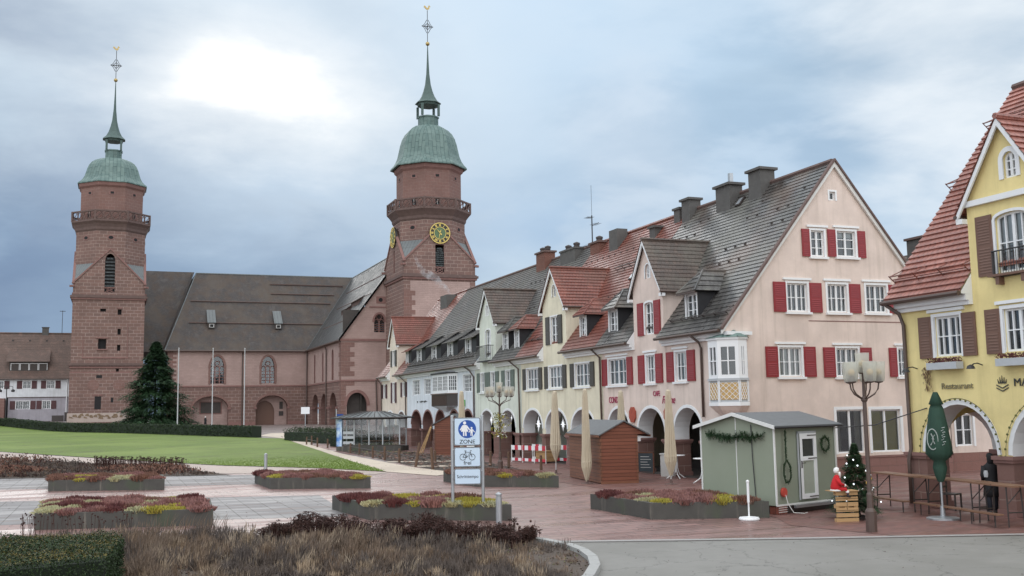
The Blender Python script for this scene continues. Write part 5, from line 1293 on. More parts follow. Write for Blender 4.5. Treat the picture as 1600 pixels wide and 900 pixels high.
    for p in ([(21.1, 187.3, ze-.1), (21.1, 187.8, ze-.6), (21.1, 187.75, ze-1), (21.1, 187.75, .9)], [(32.5, 187.6, ze-.1), (32.4, 187.6, 1)], [(32.2, 169.5, ze-.1), (32.5, 169.5, ze-.9), (32.5, 169.5, .7)], [(38.2, 158.1, s1), (38.3, 158.1, 3.5), (38.3, 158.1, .5)]):
        MB(W).tube(p, .12, 6).build('downpipe', 'bronze', ch)
church()
# pale relief wall at the tower's foot
rw = MB(); rw.mat('sandstrip').box(-5.6, 0, 0, 5.2, .4, 1.5)
for i in range(26):
    x = R_.uniform(-5.4, .5) if i < 18 else R_.uniform(1, 3.5); z = R_.uniform(.55, 1.15); rw.mat('rock').mesh([(x+.0, -.03, z), (x+R_.uniform(.3, .8), -.04, z-.1), (x+.5, -.03, z+R_.uniform(.1, .4)), (x+.1, -.05, z+.25)], [(0, 1, 2, 3)])
rw = rw.build('relief_wall', None, None, (-1.5, 180.5, 2.0)); tag(rw, 'low pale wall with brown carved stone pieces at the foot of the left tower', 'wall')

# ================================================================ HOUSES FAR LEFT
Hx, Hy = -19.5, 200
fh = thing('far_house', 'white and grey house with long brown roof and strip dormer, left of the church tower', 'house', (-26, Hy, 2.0))
W = Matrix.Translation((26, -Hy, -2.0)) 
T = W @ frame(0, Hy, 0, 0)
hl = []; ws = []
for x0, x1, z, h, c in ((-15.15, -13.85, 8.0, 1.35, 4), (-11.3, -10.0, 8.0, 1.35, 4), (-16.15, -13.95, 4.4, 1.4, 6), (-11.9, -10.6, 4.4, 1.4, 4), (-19.5, -18.2, 8.0, 1.35, 4)):
    ws.append(((x0+x1)/2, z, x1-x0, h, c)); hl.append(hole((x0+x1)/2, z, x1-x0, h))
m = MB(T); m.mat('p_white').wall(rect(-17.6, -7.5, 6.5, 10.1), [q for q in hl if q[0][1] > 6.5 and q[0][0] > -17], 0, .2); m.mat('p_grey').wall(rect(-17.4, -7.8, 1.8, 6.5), [q for q in hl if q[0][1] < 6.5], 0, .2)
m.mat('p_white').wall(rect(-26, -17.6, 6.0, 10.1), [hl[-1]], .05, .2); m.mat('bronze').box(-17.6, -.1, 6.4, -7.5, -.001, 6.52); m.mat('p_grey').box(-7.8, .01, 1.8, -7.5, 10, 10); m.mat('dark').box(-26, .6, 2, -7.9, .7, 10)
m.mat('stone_smooth').box(-26, -2.2, 1.8, -17.8, .3, 6.3); m.build('wall', None, fh)
for x, z, w, h, c in ws: window(fh, T, x, z, w, h, c, 2, sh='sh_wine', shw=.85, surround=.1, gap=0)
r = MB(W); r.mat('tile_far').roof([(-27, Hy-.6, 9.7), (-7.3, Hy-.6, 9.7), (-7.3, Hy+6.5, 18.2), (-27, Hy+6.5, 18.2)], .4); r.roof([(-27, Hy+13, 9.7), (-7.3, Hy+13, 9.7), (-7.3, Hy+6.5, 18.2), (-27, Hy+6.5, 18.2)], .8)
r.mat('tile_brown').tube([(-27, Hy+6.5, 18.25), (-7.3, Hy+6.5, 18.25)], .16, 6); r.mat('bronze').tube([(-27, Hy-.65, 9.7), (-7.3, Hy-.65, 9.7)], .12, 6); r.build('roof', None, fh)
d = MB(W); d.mat('dim').box(-17.5, Hy+.6, 11.0, -11.3, Hy+4, 12.85); d.mat('tile_far').roof([(-18, Hy+.1, 12.75), (-11.0, Hy+.1, 12.75), (-11.0, Hy+5.2, 15.9), (-18, Hy+5.2, 15.9)], .4); d.build('dormer', None, fh)
for i in range(4): window(fh, W @ frame(0, Hy+.58, 0, 0), -16.55+i*1.5, 11.3, 1.25, 1.1, 2, 2, surround=.08)
chimney(fh, 26-12.2, 6.6, 1.1, .8, 14.8, 17.3)
hooks_ = MB(W)
for i in range(7): hooks_.box(-26+i*2.8, Hy+5.2, 16.6, -25.7+i*2.8, Hy+5.4, 16.95)
hooks_.build('roof_hooks', 'metal_dark', fh)
MB(W).tube([(-7.9, Hy-.6, 9.6), (-8.0, Hy-.1, 9.0), (-8.0, Hy-.1, 2)], .1, 6).build('downpipe', 'white', fh)
tag(MB().tube([(0, 0, 0), (0, 0, 4.4)], .05, 5).box(-.5, -.03, 4.2, .5, .03, 4.3).build('roof_antenna', 'iron', None, (-9.4, 206, 18.1)), 'thin mast antenna on the far left house roof, beside the tower', 'antenna')
cb = MB(); cb.box(-1.2, 0, 0, .6, .5, 1.0); cb.box(.7, 0, 0, 1.4, .5, 1.5); tag(cb.build('utility_cabinet', 'metal_dark', None, (-8.4, 186, 2.2)), 'dark utility cabinets between the far house and the left tower', 'cabinet')
# ================================================================ SQUARE FURNITURE
HCOL = ['h_maroon', 'h_pink', 'h_yellow', 'h_pale', 'h_brown']
CL = {}
def clump_mesh(col, k):
    if (col, k) in CL: return CL[(col, k)]
    rr = random.Random(k*13+hash(col) % 97 if False else k*13+len(col)); m = MB(); h = .15 if col in ('h_yellow', 'h_pale') else .19
    for i in range(620):
        a = rr.random()*2*PI; r = .36*math.sqrt(rr.random()); x, y = r*math.cos(a), r*math.sin(a); hh = h*(1-.45*(r/.36)**2)*rr.uniform(.55, 1.15); lx, ly = rr.gauss(0, .035)+x*.12, rr.gauss(0, .035)+y*.12
        b = rr.random()*PI; dx, dy = .0085*math.cos(b), .0085*math.sin(b)
        m.mesh([(x-dx, y-dy, -.03), (x+dx, y+dy, -.03), (x+lx+dx*1.5, y+ly+dy*1.5, hh*.75), (x+lx, y+ly, hh), (x+lx-dx*1.5, y+ly-dy*1.5, hh*.7)], [(0, 1, 2, 3, 4)])
    CL[(col, k)] = m.make('heather_clump', col); return CL[(col, k)]
def planter(label, corners, pattern, h=.45, dens=.52):
    # corners: front-left, front-right, back-right, back-left
    C_ = [Vector(c) for c in corners]; c = sum(C_, Vector((0, 0)))/4; q = [p-c for p in C_]; t = thing('planter', label, 'planter', (c.x, c.y, 0), 0, 'raised concrete planters on the square')
    inn = []
    for i in range(4):
        d = q[i]; inn.append(d*(1-.16/d.length))
    m = MB()
    for i in range(4):
        a, b, a2, b2 = q[i], q[(i+1) % 4], inn[i], inn[(i+1) % 4]
        m.mesh([(a.x, a.y, 0), (b.x, b.y, 0), (b.x, b.y, h), (a.x, a.y, h), (b2.x, b2.y, h), (a2.x, a2.y, h), (b2.x, b2.y, h-.12), (a2.x, a2.y, h-.12)], [(0, 1, 2, 3), (3, 2, 4, 5), (5, 4, 6, 7)])
    m.build('planter_wall', 'concrete', t); MB().face([(p.x, p.y, h-.08) for p in inn]).build('soil', 'soil', t)
    e1 = inn[1]-inn[0]; e2 = inn[3]-inn[0]; nu = max(2, int(e1.length/dens)); nv = max(2, int(e2.length/dens)); rr = random.Random(len(label))
    for j in range(nv):
        for i in range(nu):
            u = (i+.5+rr.uniform(-.18, .18))/nu; v = (j+.5+rr.uniform(-.18, .18))/nv; p = inn[0]+e1*u+e2*v
            s = math.sin(u*7.3+len(label))+math.sin(v*5+u*4.4+len(label)*.7); k = pattern[int((u*1.0)*len(pattern[0]) if False else 0)] if False else None
            row = pattern[min(len(pattern)-1, int(v*len(pattern)))]; col = {'m': 'h_maroon', 'p': 'h_pink', 'y': 'h_yellow', 'w': 'h_pale', 'b': 'h_brown'}[row[min(len(row)-1, int(u*len(row)))]] if rr.random() < .8 else rr.choice(('h_pink', 'h_brown', 'h_pale', 'h_pink'))
            o = inst(clump_mesh(col, rr.randrange(3)), 'heather_clump', t, (p.x, p.y, h-.05), rr.random()*6); sc = rr.uniform(.85, 1.15); o.scale = (sc, sc, sc*rr.uniform(.8, 1.25))
    return t
planter('large planter of mixed heather directly behind the pedestrian zone sign', [(6.85, 29.24), (10.35, 27.0), (10.25, 31.2), (6.54, 33.0)], ['wmmywwyyy', 'mmbypwwby', 'mmpyywpyb', 'mpppyyppb'])
planter('planter with mauve heather near the metal bollard at the lawn corner', [(6.0, 42.94), (9.7, 41.1), (9.75, 45.6), (5.88, 47.07)], ['yppbbpy', 'pybppbb', 'mpbbppb'])
planter('planter half hidden behind the pedestrian zone sign, near the farther street lamp', [(13.6, 39.3), (16.25, 37.2), (16.5, 40.6), (13.35, 43.0)], ['pbypbw', 'pbbpbb', 'bppbbp'])
planter('nearest left planter, long, edged with dry stalks and pale green and yellow heather', [(-1.97, 31.5), (2.65, 30.17), (2.9, 34.2), (-2.0, 36.0)], ['wwmmmbwyymp', 'wmmyyppywwmm', 'wpmmpppbpym'])
planter('farther left planter with a bright yellow patch, in front of the brown shrub bed', [(-2.49, 47.3), (2.01, 45.1), (2.1, 48.5), (-2.6, 51)], ['byybwwbb', 'bbyybwpbb', 'bppbbppb'])
planter('planter in front of the sage green hut, pink heather with yellow tufts', [(13.84, 25.37), (16.82, 24.15), (16.75, 27.0), (13.7, 28.98)], ['yyppwyby', 'pppwpppy', 'ppbppyppb', 'mpppbppp'])
# --- pedestrian zone sign
def pers(m, x, z, s, dress=True, flip=1):
    y0, y1 = -.004, 0
    m.prism([(x+s*.11*math.cos(i*PI/6), z+s*.9+s*.11*math.sin(i*PI/6)) for i in range(12)], y0, y1)
    if dress: m.prism([(x-.25*s, z+.3*s), (x+.25*s, z+.3*s), (x+.12*s, z+.76*s), (x-.12*s, z+.76*s)], y0, y1)
    else: m.prism([(x-.13*s, z+.3*s), (x+.13*s, z+.3*s), (x+.13*s, z+.76*s), (x-.13*s, z+.76*s)], y0, y1)
    m.prism([(x-.12*s, z), (x-.03*s, z), (x-.02*s, z+.32*s), (x-.12*s, z+.32*s)], y0, y1); m.prism([(x+.04*s, z), (x+.13*s, z), (x+.12*s, z+.32*s), (x+.02*s, z+.32*s)], y0, y1)
    for a, b in (((x-.12*s, z+.72*s), (x-.3*s, z+.4*s)), ((x+.12*s, z+.72*s), (x+.34*s, z+.42*s))):
        d = Vector((b[0]-a[0], b[1]-a[1])).normalized(); n = Vector((-d.y, d.x))*.045*s; m.prism([(a[0]-n.x, a[1]-n.y), (b[0]-n.x, b[1]-n.y), (b[0]+n.x, b[1]+n.y), (a[0]+n.x, a[1]+n.y)][::-1], y0, y1)
def sign():
    ang = rad(-21); t = thing('zone_sign', 'double post traffic sign with blue mother and child disc, bicycle panel and walking pace panel', 'traffic sign', (9.4, 27.95, 0), ang)
    for x in (-.43, .43): MB().tube([(x, 0, 0), (x, 0, 2.88)], .045, 12).lathe([(.05, 2.88), (.05, 2.92), (.01, 2.93)], 12, x).build('post', 'steel', t)
    def panel(z0, z1, name, w=.76):
        def rr(w, z0, z1, r):
            p = []
            for cx, cz, a0 in ((w/2-r, z1-r, 0), (-w/2+r, z1-r, 90), (-w/2+r, z0+r, 180), (w/2-r, z0+r, 270)):
                for k in range(5): a = rad(a0+k*22.5); p.append((cx+r*math.cos(a), cz+r*math.sin(a)))
            return p
        m = MB(); m.mat('steel').prism(rr(w, z0, z1, .05), -.07, -.05); m.mat('sign_black').prism(rr(w-.02, z0+.01, z1-.01, .045), -.076, -.0705); m.mat('sign_white').prism(rr(w-.05, z0+.025, z1-.025, .035), -.08, -.0762)
        o = m.build(name, None, t)
        MB().box(-.43, -.05, z1-.08, .43, -.03, z1-.05).build('clamp_bar', 'steel', o); return o
    a = panel(2.07, 2.86, 'sign_panel'); b = panel(1.47, 2.03, 'sign_panel'); c = panel(.98, 1.43, 'sign_panel')
    T = Matrix.Translation((0, -.081, 0))
    d = MB(T); d.prism([(.255*math.cos(i*PI/20), 2.535+.255*math.sin(i*PI/20)) for i in range(40)], -.003, 0); d.build('blue_disc', 'sign_blue', a)
    p = MB(Matrix.Translation((0, -.0845, 0))); pers(p, -.07, 2.34, .41); pers(p, .125, 2.34, .25, False); p.build('pictogram', 'white', a)
    def tx(s, size, z, par, xs=1.): 
        o = text(s, size, 'sign_black', 'lettering', par, Matrix.Translation((0, -.0815, z)), .001, xs=xs, bold=size*.008); return o
    tx('ZONE', .155, 2.13, a, 1.05); tx('frei', .15, 1.54, b, 1.1); tx('Schritttempo', .125, 1.165, c, .92)
    m = MB(Matrix.Translation((0, -.086, 1.72)))
    for x in (-.13, .13): m.tube([(x+.085*math.cos(i*PI/10), 0, .085*math.sin(i*PI/10)+.03) for i in range(21)], .0065, 4)
    S = lambda x, z: (x, 0, z)
    for pth in ([S(-.13, .03), S(-.02, .02), S(.08, .16), S(-.05, .17), S(-.02, .02)], [S(-.13, .03), S(-.05, .17), S(-.055, .2)], [S(-.085, .205), S(-.03, .205)], [S(.13, .03), S(.08, .17), S(.075, .2), S(.12, .21)]): m.tube(pth, .0075, 4)
    m.build('pictogram', 'sign_black', b)
    MB().box(-.02, -.075, 2.035, .2, -.06, 2.063).build('sticker', 'offwhite', a)
sign()
def bollard(x, y, label, h=.95):
    m = MB(); m.lathe([(.085, 0), (.085, h-.12), (.07, h-.11), (.07, h-.09), (.09, h-.08), (.09, h-.04), (.03, h), (.01, h+.01)], 16); o = m.build('bollard', 'steel', None, (x, y, 0), smooth=False); tag(o, label, 'bollard', 'metal bollards')
bollard(9.88, 26.75, 'cylindrical brushed metal bollard beside the right post of the zone sign', .82)
bollard(7.45, 55.2, 'cylindrical brushed metal bollard at the edge of the lawn behind a planter', .98)
# --- wooden posts round the fenced bed
def post_mesh(h, k):
    m = MB(); m.tube([(0, 0, -.1), (.01*k, .0, h*.5), (.02*k, 0, h-.02), (.02*k, 0, h)], [.075, .07, .068, .05], 9); return m.make('wooden_post', 'postwood')
pm = [post_mesh(.75, 1), post_mesh(.85, -1), post_mesh(.8, 0)]
ORD = ['first', 'second', 'third', 'fourth', 'fifth', 'sixth', 'seventh', 'eighth', 'ninth']
POSTL = ['%s short wooden post along the pale path, counted from the church' % ORD[i] for i in range(9)]+['wooden post just right of the zone sign', 'wooden post before the farther street lamp', 'wooden post between the farther lamp and the barrier', 'wooden post left of the zone sign, before the small hut', 'wooden post hidden behind the edge of the zone sign']
for i, (x, y, h) in enumerate([(15.95, 92.04, .75), (16.35, 91.7, .75), (15.87, 86.4, .8), (16.39, 84.6, .8), (16.06, 74.4, .7), (16.3, 72.5, .75), (15.96, 67, .8), (15.91, 63.6, .8), (15.9, 60, .85), (19.21, 53.25, .85), (19.2, 50.4, .8), (19.93, 47.8, .75), (17.4, 57.6, .8), (18.9, 58.4, .8)]):
    o = inst(pm[i % 3], 'wooden_post', None, (x, y, gh(x, y)), i*.7); o.scale.z = h/.8; tag(o, POSTL[i], 'post', 'wooden posts round the fenced beds')
for (x, y, h, dx, lb) in ((15.48, 55.03, 1.3, .25, 'tall leaning wooden stake beside the pale path, left of its pair'), (15.52, 51.81, 1.15, -.08, 'thick upright wooden stake nearest the zone sign, beside the pale path')):
    tag(MB().tube([(0, 0, -.1), (dx, 0, h)], .08, 9).build('wooden_post', 'postwood', None, (x, y, 0)), lb, 'post', 'wooden posts round the fenced beds')
rl = MB()
for a, b in (((15.95, 92.04), (15.87, 86.4)), ((16.06, 74.4), (15.96, 67)), ((15.96, 67), (15.9, 60)), ((15.9, 60), (15.6, 55.03))): rl.tube([(a[0], a[1], .5+gh(*a)), (b[0], b[1], .5+gh(*b))], .022, 5)
tag(rl.build('fence_rail', 'metal_dark'), 'thin dark rail running between the wooden posts beside the path', 'rail')
# --- beige folded parasols
def parasol(label, x, y, h, w, foot=.8, mat='canvas', lean=0., cloth0=.75, group='folded beige parasols'):
    t = thing('parasol', label, 'parasol', (x, y, 0), R_.random()*6, group)
    MB().lathe([(.028, .0), (.028, h-.1)], 12).build('pole', 'pole_white', t); MB().lathe([(.26, 0), (.26, .03), (.06, .05), (.05, .2), (.03, .21)], 12).build('foot', 'stone_dark', t)
    m = MB(); n = 28; P = []; prof = [(.05, cloth0), (.10, cloth0+.12), (w*.95, cloth0+.55), (w*1.0, cloth0+.75), (w*.86, cloth0+1.3), (w*.66, h-1.0), (w*.5, h-.3), (w*.42, h-.03), (.05, h+.02)]
    for j, (r, z) in enumerate(prof):
        for k in range(n):
            a = 2*PI*k/n; f = 1+(.17 if k % 2 else -.09)*(1 if 1 < j < 7 else .4)+.05*math.sin(3*a+z*2.1); P.append((r*f*math.cos(a+.12*z), r*f*math.sin(a+.12*z)*.85, z+(.05*math.sin(a*2) if j < 3 else 0)))
    fs = [(i*n+k, i*n+(k+1) % n, (i+1)*n+(k+1) % n, (i+1)*n+k) for i in range(len(prof)-1) for k in range(n)]
    m.mesh(P, fs+[tuple(range(n-1, -1, -1)), tuple(range((len(prof)-1)*n, len(prof)*n))]); m.build('canopy', mat, t, smooth=False)
    b = MB(); b.lathe([(w*.98, cloth0+.72), (w*1.04, cloth0+.76), (w*.98, cloth0+.8)], 20, 0, 0, 0, 1, .87); b.build('strap', mat, t); return t
parasol('folded beige parasol standing clear between the construction barrier and the long brown hut', 19.38, 44.65, 3.85, .26, cloth0=.6)
parasol('folded beige parasol in front of the side wall of the large brown hut', 17.98, 38.3, 3.83, .22, cloth0=.12)
parasol('folded beige parasol between the large brown hut and the sage green hut', 20.64, 36.15, 3.72, .25, cloth0=.35)
parasol('folded beige parasol rising behind the ridge of the large brown hut', 20.79, 40.6, 3.78, .24, cloth0=.6)
parasol('distant folded beige parasol just above the top of the zone sign', 20.0, 60.5, 4.2, .28, cloth0=.6)
g = parasol('dark green folded parasol with white lettering beside the bar tables', 20.42, 21.56, 3.3, .24, mat='canvas_green', cloth0=1.3, group=None)
def green_parasol_shape():
    for c in KIDS(g):
        if c.name.startswith(('canopy', 'strap', 'pole')): bpy.data.objects.remove(c)
    MB().lathe([(.42, 0), (.42, .05), (.36, .07), (.07, .09), (.06, .35), (.03, .36), (.03, 3.3)], 16).build('pole', 'steel', g)
    n = 24; prof = [(.06, .98), (.11, 1.1), (.16, 1.35), (.13, 1.52), (.20, 1.58), (.30, 1.72), (.28, 2.0), (.22, 2.5), (.16, 2.9), (.12, 3.0), (.165, 3.02), (.05, 3.34)]
    P = [(r*(1+(.14 if k % 2 else -.08))*math.cos(2*PI*k/n), r*(1+(.14 if k % 2 else -.08))*math.sin(2*PI*k/n), z) for r, z in prof for k in range(n)]
    MB().mesh(P, [(i*n+k, i*n+(k+1) % n, (i+1)*n+(k+1) % n, (i+1)*n+k) for i in range(len(prof)-1) for k in range(n)]).build('canopy', 'canvas_green', g, smooth=True)
green_parasol_shape(); g.rotation_euler.z = rad(-35)
text('Krone', .26, 'white', 'lettering', g, Matrix.Translation((.02, -.36, 2.1)) @ Matrix.Rotation(rad(-78), 4, 'Y'), .012, shear=.3) if False else None
lm = MB(Matrix.Rotation(rad(-10), 4, 'Z') @ Matrix.Translation((0, -.31, 0)))
for k, (x0, z0) in enumerate(((.1, 1.95), (.09, 2.08), (.1, 2.2), (.09, 2.32))): lm.tube([(x0, 0, z0), (x0+.06, .01, z0+.03), (x0+.02, 0, z0+.08), (x0+.09, .02, z0+.09)], .012, 4)
lm.tube([(-.13+.13*math.cos(a*PI/10), .03, 2.1+.27*math.sin(a*PI/10)) for a in range(21)], .013, 4); lm.tube([(-.18, .04, 1.95), (-.1, .01, 2.1), (-.16, .03, 2.25)], .014, 4); lm.tube([(-.08, .02, 1.98), (-.14, .03, 2.12), (-.07, .02, 2.22)], .012, 4)
lm.build('printed_emblem', 'emblem_grey', g)
# --- candelabra street lamps
def lamp(label, x, y, h, rot, flowers=False, r=.5):
    t = thing('street_lamp', label, 'street lamp', (x, y, 0), rot, 'candelabra street lamps'); hp = h-1.05
    MB().lathe([(.13, 0), (.13, .5), (.08, .58), (.075, .9), (.055, .95), (.048, hp-.1), (.08, hp-.05), (.08, hp), (.04, hp+.05), (.03, h-.45)], 12).build('pole', 'bronze', t)
    n = 5
    for i in range(n):
        a = 2*PI*i/n+.3; c, s = math.cos(a), math.sin(a)
        arm = MB().tube([(c*.04, s*.04, hp-.03), (c*.25, s*.25, hp+.1), (c*r*.92, s*r*.92, hp+.22), (c*r, s*r, hp+.38)], .02, 6).build('arm', 'bronze', t, smooth=True)
        mk_shade(t, c*r, s*r, hp+.38)
    mk_shade(t, 0, 0, h-.45); return t
def mk_shade(t, x, y, z):
    b = MB(); b.mat('bronze').lathe([(.03, z-.02), (.10, z), (.10, z+.04), (.07, z+.05), (.07, z+.14), (.03, z+.16)], 10, x, y)
    o = b.build('socket', None, t)
    MB().ball((x, y, z+.24), .085, 10).build('globe', 'frost_warm', o, smooth=True)
    m = MB(); n = 14; m.mesh([(x+rr*math.cos(2*PI*k/n), y+rr*math.sin(2*PI*k/n), zz) for rr, zz in ((.13, z+.02), (.15, z+.1), (.17, z+.5)) for k in range(n)], [(i*n+k, i*n+(k+1) % n, (i+1)*n+(k+1) % n, (i+1)*n+k) for i in range(2) for k in range(n)])
    m.build('lamp_shade', 'shade_glass', o, smooth=True)
def shademat():
    s = NT('translucent_shade'); s.fin((.62, .62, .58), .4, .5); tr = s.N.new('ShaderNodeBsdfTransparent'); tr.inputs[0].default_value = (.95, .95, .9, 1); tl = s.N.new('ShaderNodeBsdfTranslucent'); tl.inputs[0].default_value = (.75, .74, .68, 1)
    a = s.N.new('ShaderNodeMixShader'); a.inputs[0].default_value = .5; s.L.new(s.b.outputs[0], a.inputs[1]); s.L.new(tl.outputs[0], a.inputs[2])
    b = s.N.new('ShaderNodeMixShader'); b.inputs[0].default_value = .55; s.L.new(tr.outputs[0], b.inputs[1]); s.L.new(a.outputs[0], b.inputs[2]); s.L.new(b.outputs[0], s.N['Material Output'].inputs[0]); return s.m
M['shade_glass'] = shademat()
lamp('nearest street lamp with frosted glass shades, in front of the decorated fir and pallet', 17.01, 20.29, 4.25, .4, r=.36)
l2 = lamp('farther street lamp with cream shades and yellow flowers before the pale house arches', 17.88, 48.1, 4.35, .9, r=.62)
fb = MB()
for i in range(420):
    p = Vector((R_.gauss(0, .2), R_.gauss(0, .2), .9+R_.random()*1.2)); c = R_.random(); fb.mat('h_yellow' if c < .45 else ('white' if c < .6 else 'greentuft')); q = .09
    fb.face([tuple(p), tuple(p+Vector((R_.uniform(-q, q), R_.uniform(-q, q), R_.uniform(0, q)))), tuple(p+Vector((R_.uniform(-q, q), R_.uniform(-q, q), R_.uniform(-q, q))))])
fb = fb.build('flower_basket', None, None, (17.88, 48.1, .75)); tag(fb, 'yellow flower basket strapped to the pole of the farther street lamp', 'flower basket')
# --- flag poles
for i, (x, lb) in enumerate(((8.18, 'left'), (12.79, 'middle'), (17.15, 'right'))):
    z = gh(x, 150); tag(MB().tube([(0, 0, 0), (0, 0, 11.3)], [.085, .055], 10).ball((0, 0, 11.35), .09).build('flagpole', 'pole_white', None, (x, 150, z)), {'left': 'white flagpole right beside the fir tree, without a flag', 'middle': 'middle of the three white flagpoles, in front of the left church window', 'right': 'white flagpole farthest from the fir tree, beside the church downpipe'}[lb], 'flagpole', 'flagpoles in front of the church')
# --- bus shelter
def shelter():
    ax, ay = 15.95, 78.3; bx, by = 20.1, 75.6; d = Vector((bx-ax, by-ay)); Lw = d.length; ang = math.atan2(d.y, d.x); t = thing('bus_shelter', 'glass bus shelter with hipped metal roof and blue poster end panel', 'bus shelter', (ax, ay, .06), ang); D = 1.7
    MB().box(-.1, -.1, 0, Lw+.1, D+.1, .38).build('base', 'concrete', t)
    z0, z1 = .38, 2.5
    for x in (.05, Lw*.26, Lw*.5, Lw*.72, Lw-.05):
        for y in (.04, D-.04): MB().box(x-.04, y-.04, z0, x+.04, y+.04, z1).build('mullion', 'panel_grey', t)
    MB().box(-.02, -.02, z1-.12, Lw+.02, D+.02, z1).box(0, -.015, z0, Lw, .05, z0+.1).build('frame', 'metal_dark', t)
    for i, (a, b) in enumerate(((.05, .26), (.26, .5), (.5, .72), (.72, .99))):
        MB().box(a*Lw+.04, .03, z0+.1, b*Lw-.04, .04, z1-.12).build('glass_panel', 'glass_clear', t); MB().box(a*Lw+.04, D-.04, z0+.1, b*Lw-.04, D-.03, z1-.12).build('glass_panel', 'glass_clear', t)
    st = MB(); 
    for z in (.55, .95, 1.3): st.box(.12*Lw*.0+.4, .02, z, Lw*.26-.06, .028, z+.2)
    st.build('frosted_stripe', 'panel_grey', t)
    MB().box(-.12, -.05, .2, -.04, 1.2, 2.45).box(-.12, -.05, .2, .32, .0, 2.45).build('poster_panel', 'poster', t)
    MB().box(Lw*.3, D-.5, .7, Lw*.95, D-.1, .78).build('bench', 'tablewood', t)
    for x in (Lw*.55, Lw*.68, Lw*.8): MB().box(x, D-.06, 1.25, x+.45, D-.045, 1.9).build('timetable', 'offwhite', t)
    r = MB(); o = .42; e = [(-o, -o), (Lw+o, -o), (Lw+o, D+o), (-o, D+o)]; zt = 2.98; rg = [(1.6, D/2), (Lw-1.6, D/2)]
    r.mat('zinc').mesh([(e[0]+(z1+.02,)), (e[1]+(z1+.02,)), (e[2]+(z1+.02,)), (e[3]+(z1+.02,)), rg[0]+(zt,), rg[1]+(zt,)], [(0, 1, 5, 4), (1, 2, 5), (2, 3, 4, 5), (3, 0, 4)])
    r.mat('metal_dark'); r.tube([e[0]+(z1,), e[1]+(z1,), e[2]+(z1,), e[3]+(z1,), e[0]+(z1,)], .06, 5)
    for k in range(11): x = -o+(Lw+2*o)*k/10; r.tube([(x, -o, z1+.05), (1.6+(Lw-3.2)*k/10, D/2, zt+.03)], .022, 4)
    r.mat('panel_grey')
    r.build('roof', None, t)
shelter()
# --- market huts of stained boards
def hut(label, fx, fy, ang, W, D, h, hr, mats=('hutwood', 'hutwood2'), over=.18, flap=False, group='stained wooden market huts', inset=0.):
    # local: front gable faces -y from x=0..W; long side goes back along y
    t = thing('market_hut', label, 'market hut', (fx, fy, 0), ang, group)
    m = MB(); m.mat(mats[0]).prism([(0, .04), (W-inset, .04), (W-inset, h-.02), (W, h-.0), (W/2, hr-.03), (0, h)], 0, .04); m.build('front_wall', None, t)
    s = MB(); s.box(-.0, .04, .04, .04, D-.04, h-.02); s.box(-.03, .04, h*.44, .0, D, h*.44+.05); s.build('side_wall', mats[1], t)
    s = MB(); s.box(W-.04-inset, .04, .04, W-inset, D-.04, h-.02); s.build('side_wall', mats[1], t)
    MB().prism([(0, .04), (W, .04), (W, h), (W/2, hr-.03), (0, h)], D-.04, D).build('back_wall', mats[1], t)
    p = MB(); 
    for x in (-.02, W-.04-inset): p.box(x, -.025, 0, x+.06, .03, h)
    p.box(-.02, -.03, .0, W+.02-inset, .0, .09); p.build('corner_trim', mats[1], t)
    r = MB(); sl = (hr-h)/(W/2)
    for sg in (-1, 1):
        x0 = -over if sg < 0 else W+(over if not flap else .95); z0 = hr-sl*abs(x0-W/2)
        q = [(x0, -.12, z0), (W/2, -.12, hr), (W/2, D+.12, hr), (x0, D+.12, z0)]; q2 = [(a, b, c+.05) for a, b, c in q]
        r.mat('felt').mesh(q2+q, [(0, 1, 2, 3) if sg > 0 else (0, 3, 2, 1)][:0]+[(0, 1, 2, 3), (7, 6, 5, 4), (0, 4, 5, 1), (1, 5, 6, 2), (2, 6, 7, 3), (3, 7, 4, 0)])
        r.mat(mats[1]).box(min(x0, x0+.03*sg), -.14, z0-.06, max(x0, x0+.03*sg), D+.14, z0+.03)
        if flap and sg > 0: r.mat(mats[0]).prism([(W, h-.0), (x0, z0-.02), (x0, z0-.06), (W, h-.28)], -.02, .02)
    r.build('roof', None, t); return t
a = rad(-8)
ht = hut('large reddish brown boarded market hut with grey felt roof and raised side flap', 18.34, 37.71, a, 1.98, 4.5, 1.98, 2.5, inset=.42, over=.1)
MB().box(1.62, .1, 1.68, 1.76, .2, 1.88).build('lamp_box', 'white', ht)
hs = hut('small dark brown market hut behind the zone sign, boards leaning on it', 20.4, 67.6, rad(-24), 2.3, 4.2, 2.15, 2.75, ('hutwood', 'hutwood2'))
lb = MB(); lb.mat('rawwood')
for k in range(3): lb.tube([(-.55-.12*k, .5, 0), (.02-.05*k, 1.2+.1*k, 1.9)], .035, 4)
lb.mat('hutwood2'); lb.box(-.12, 1.6, .9, -.07, 2.6, 2.0); tag(lb.build('leaning_boards', None, None, (20.5, 69.3, 0), rad(-24)), 'raw boards leaning against the small dark market hut', 'boards')
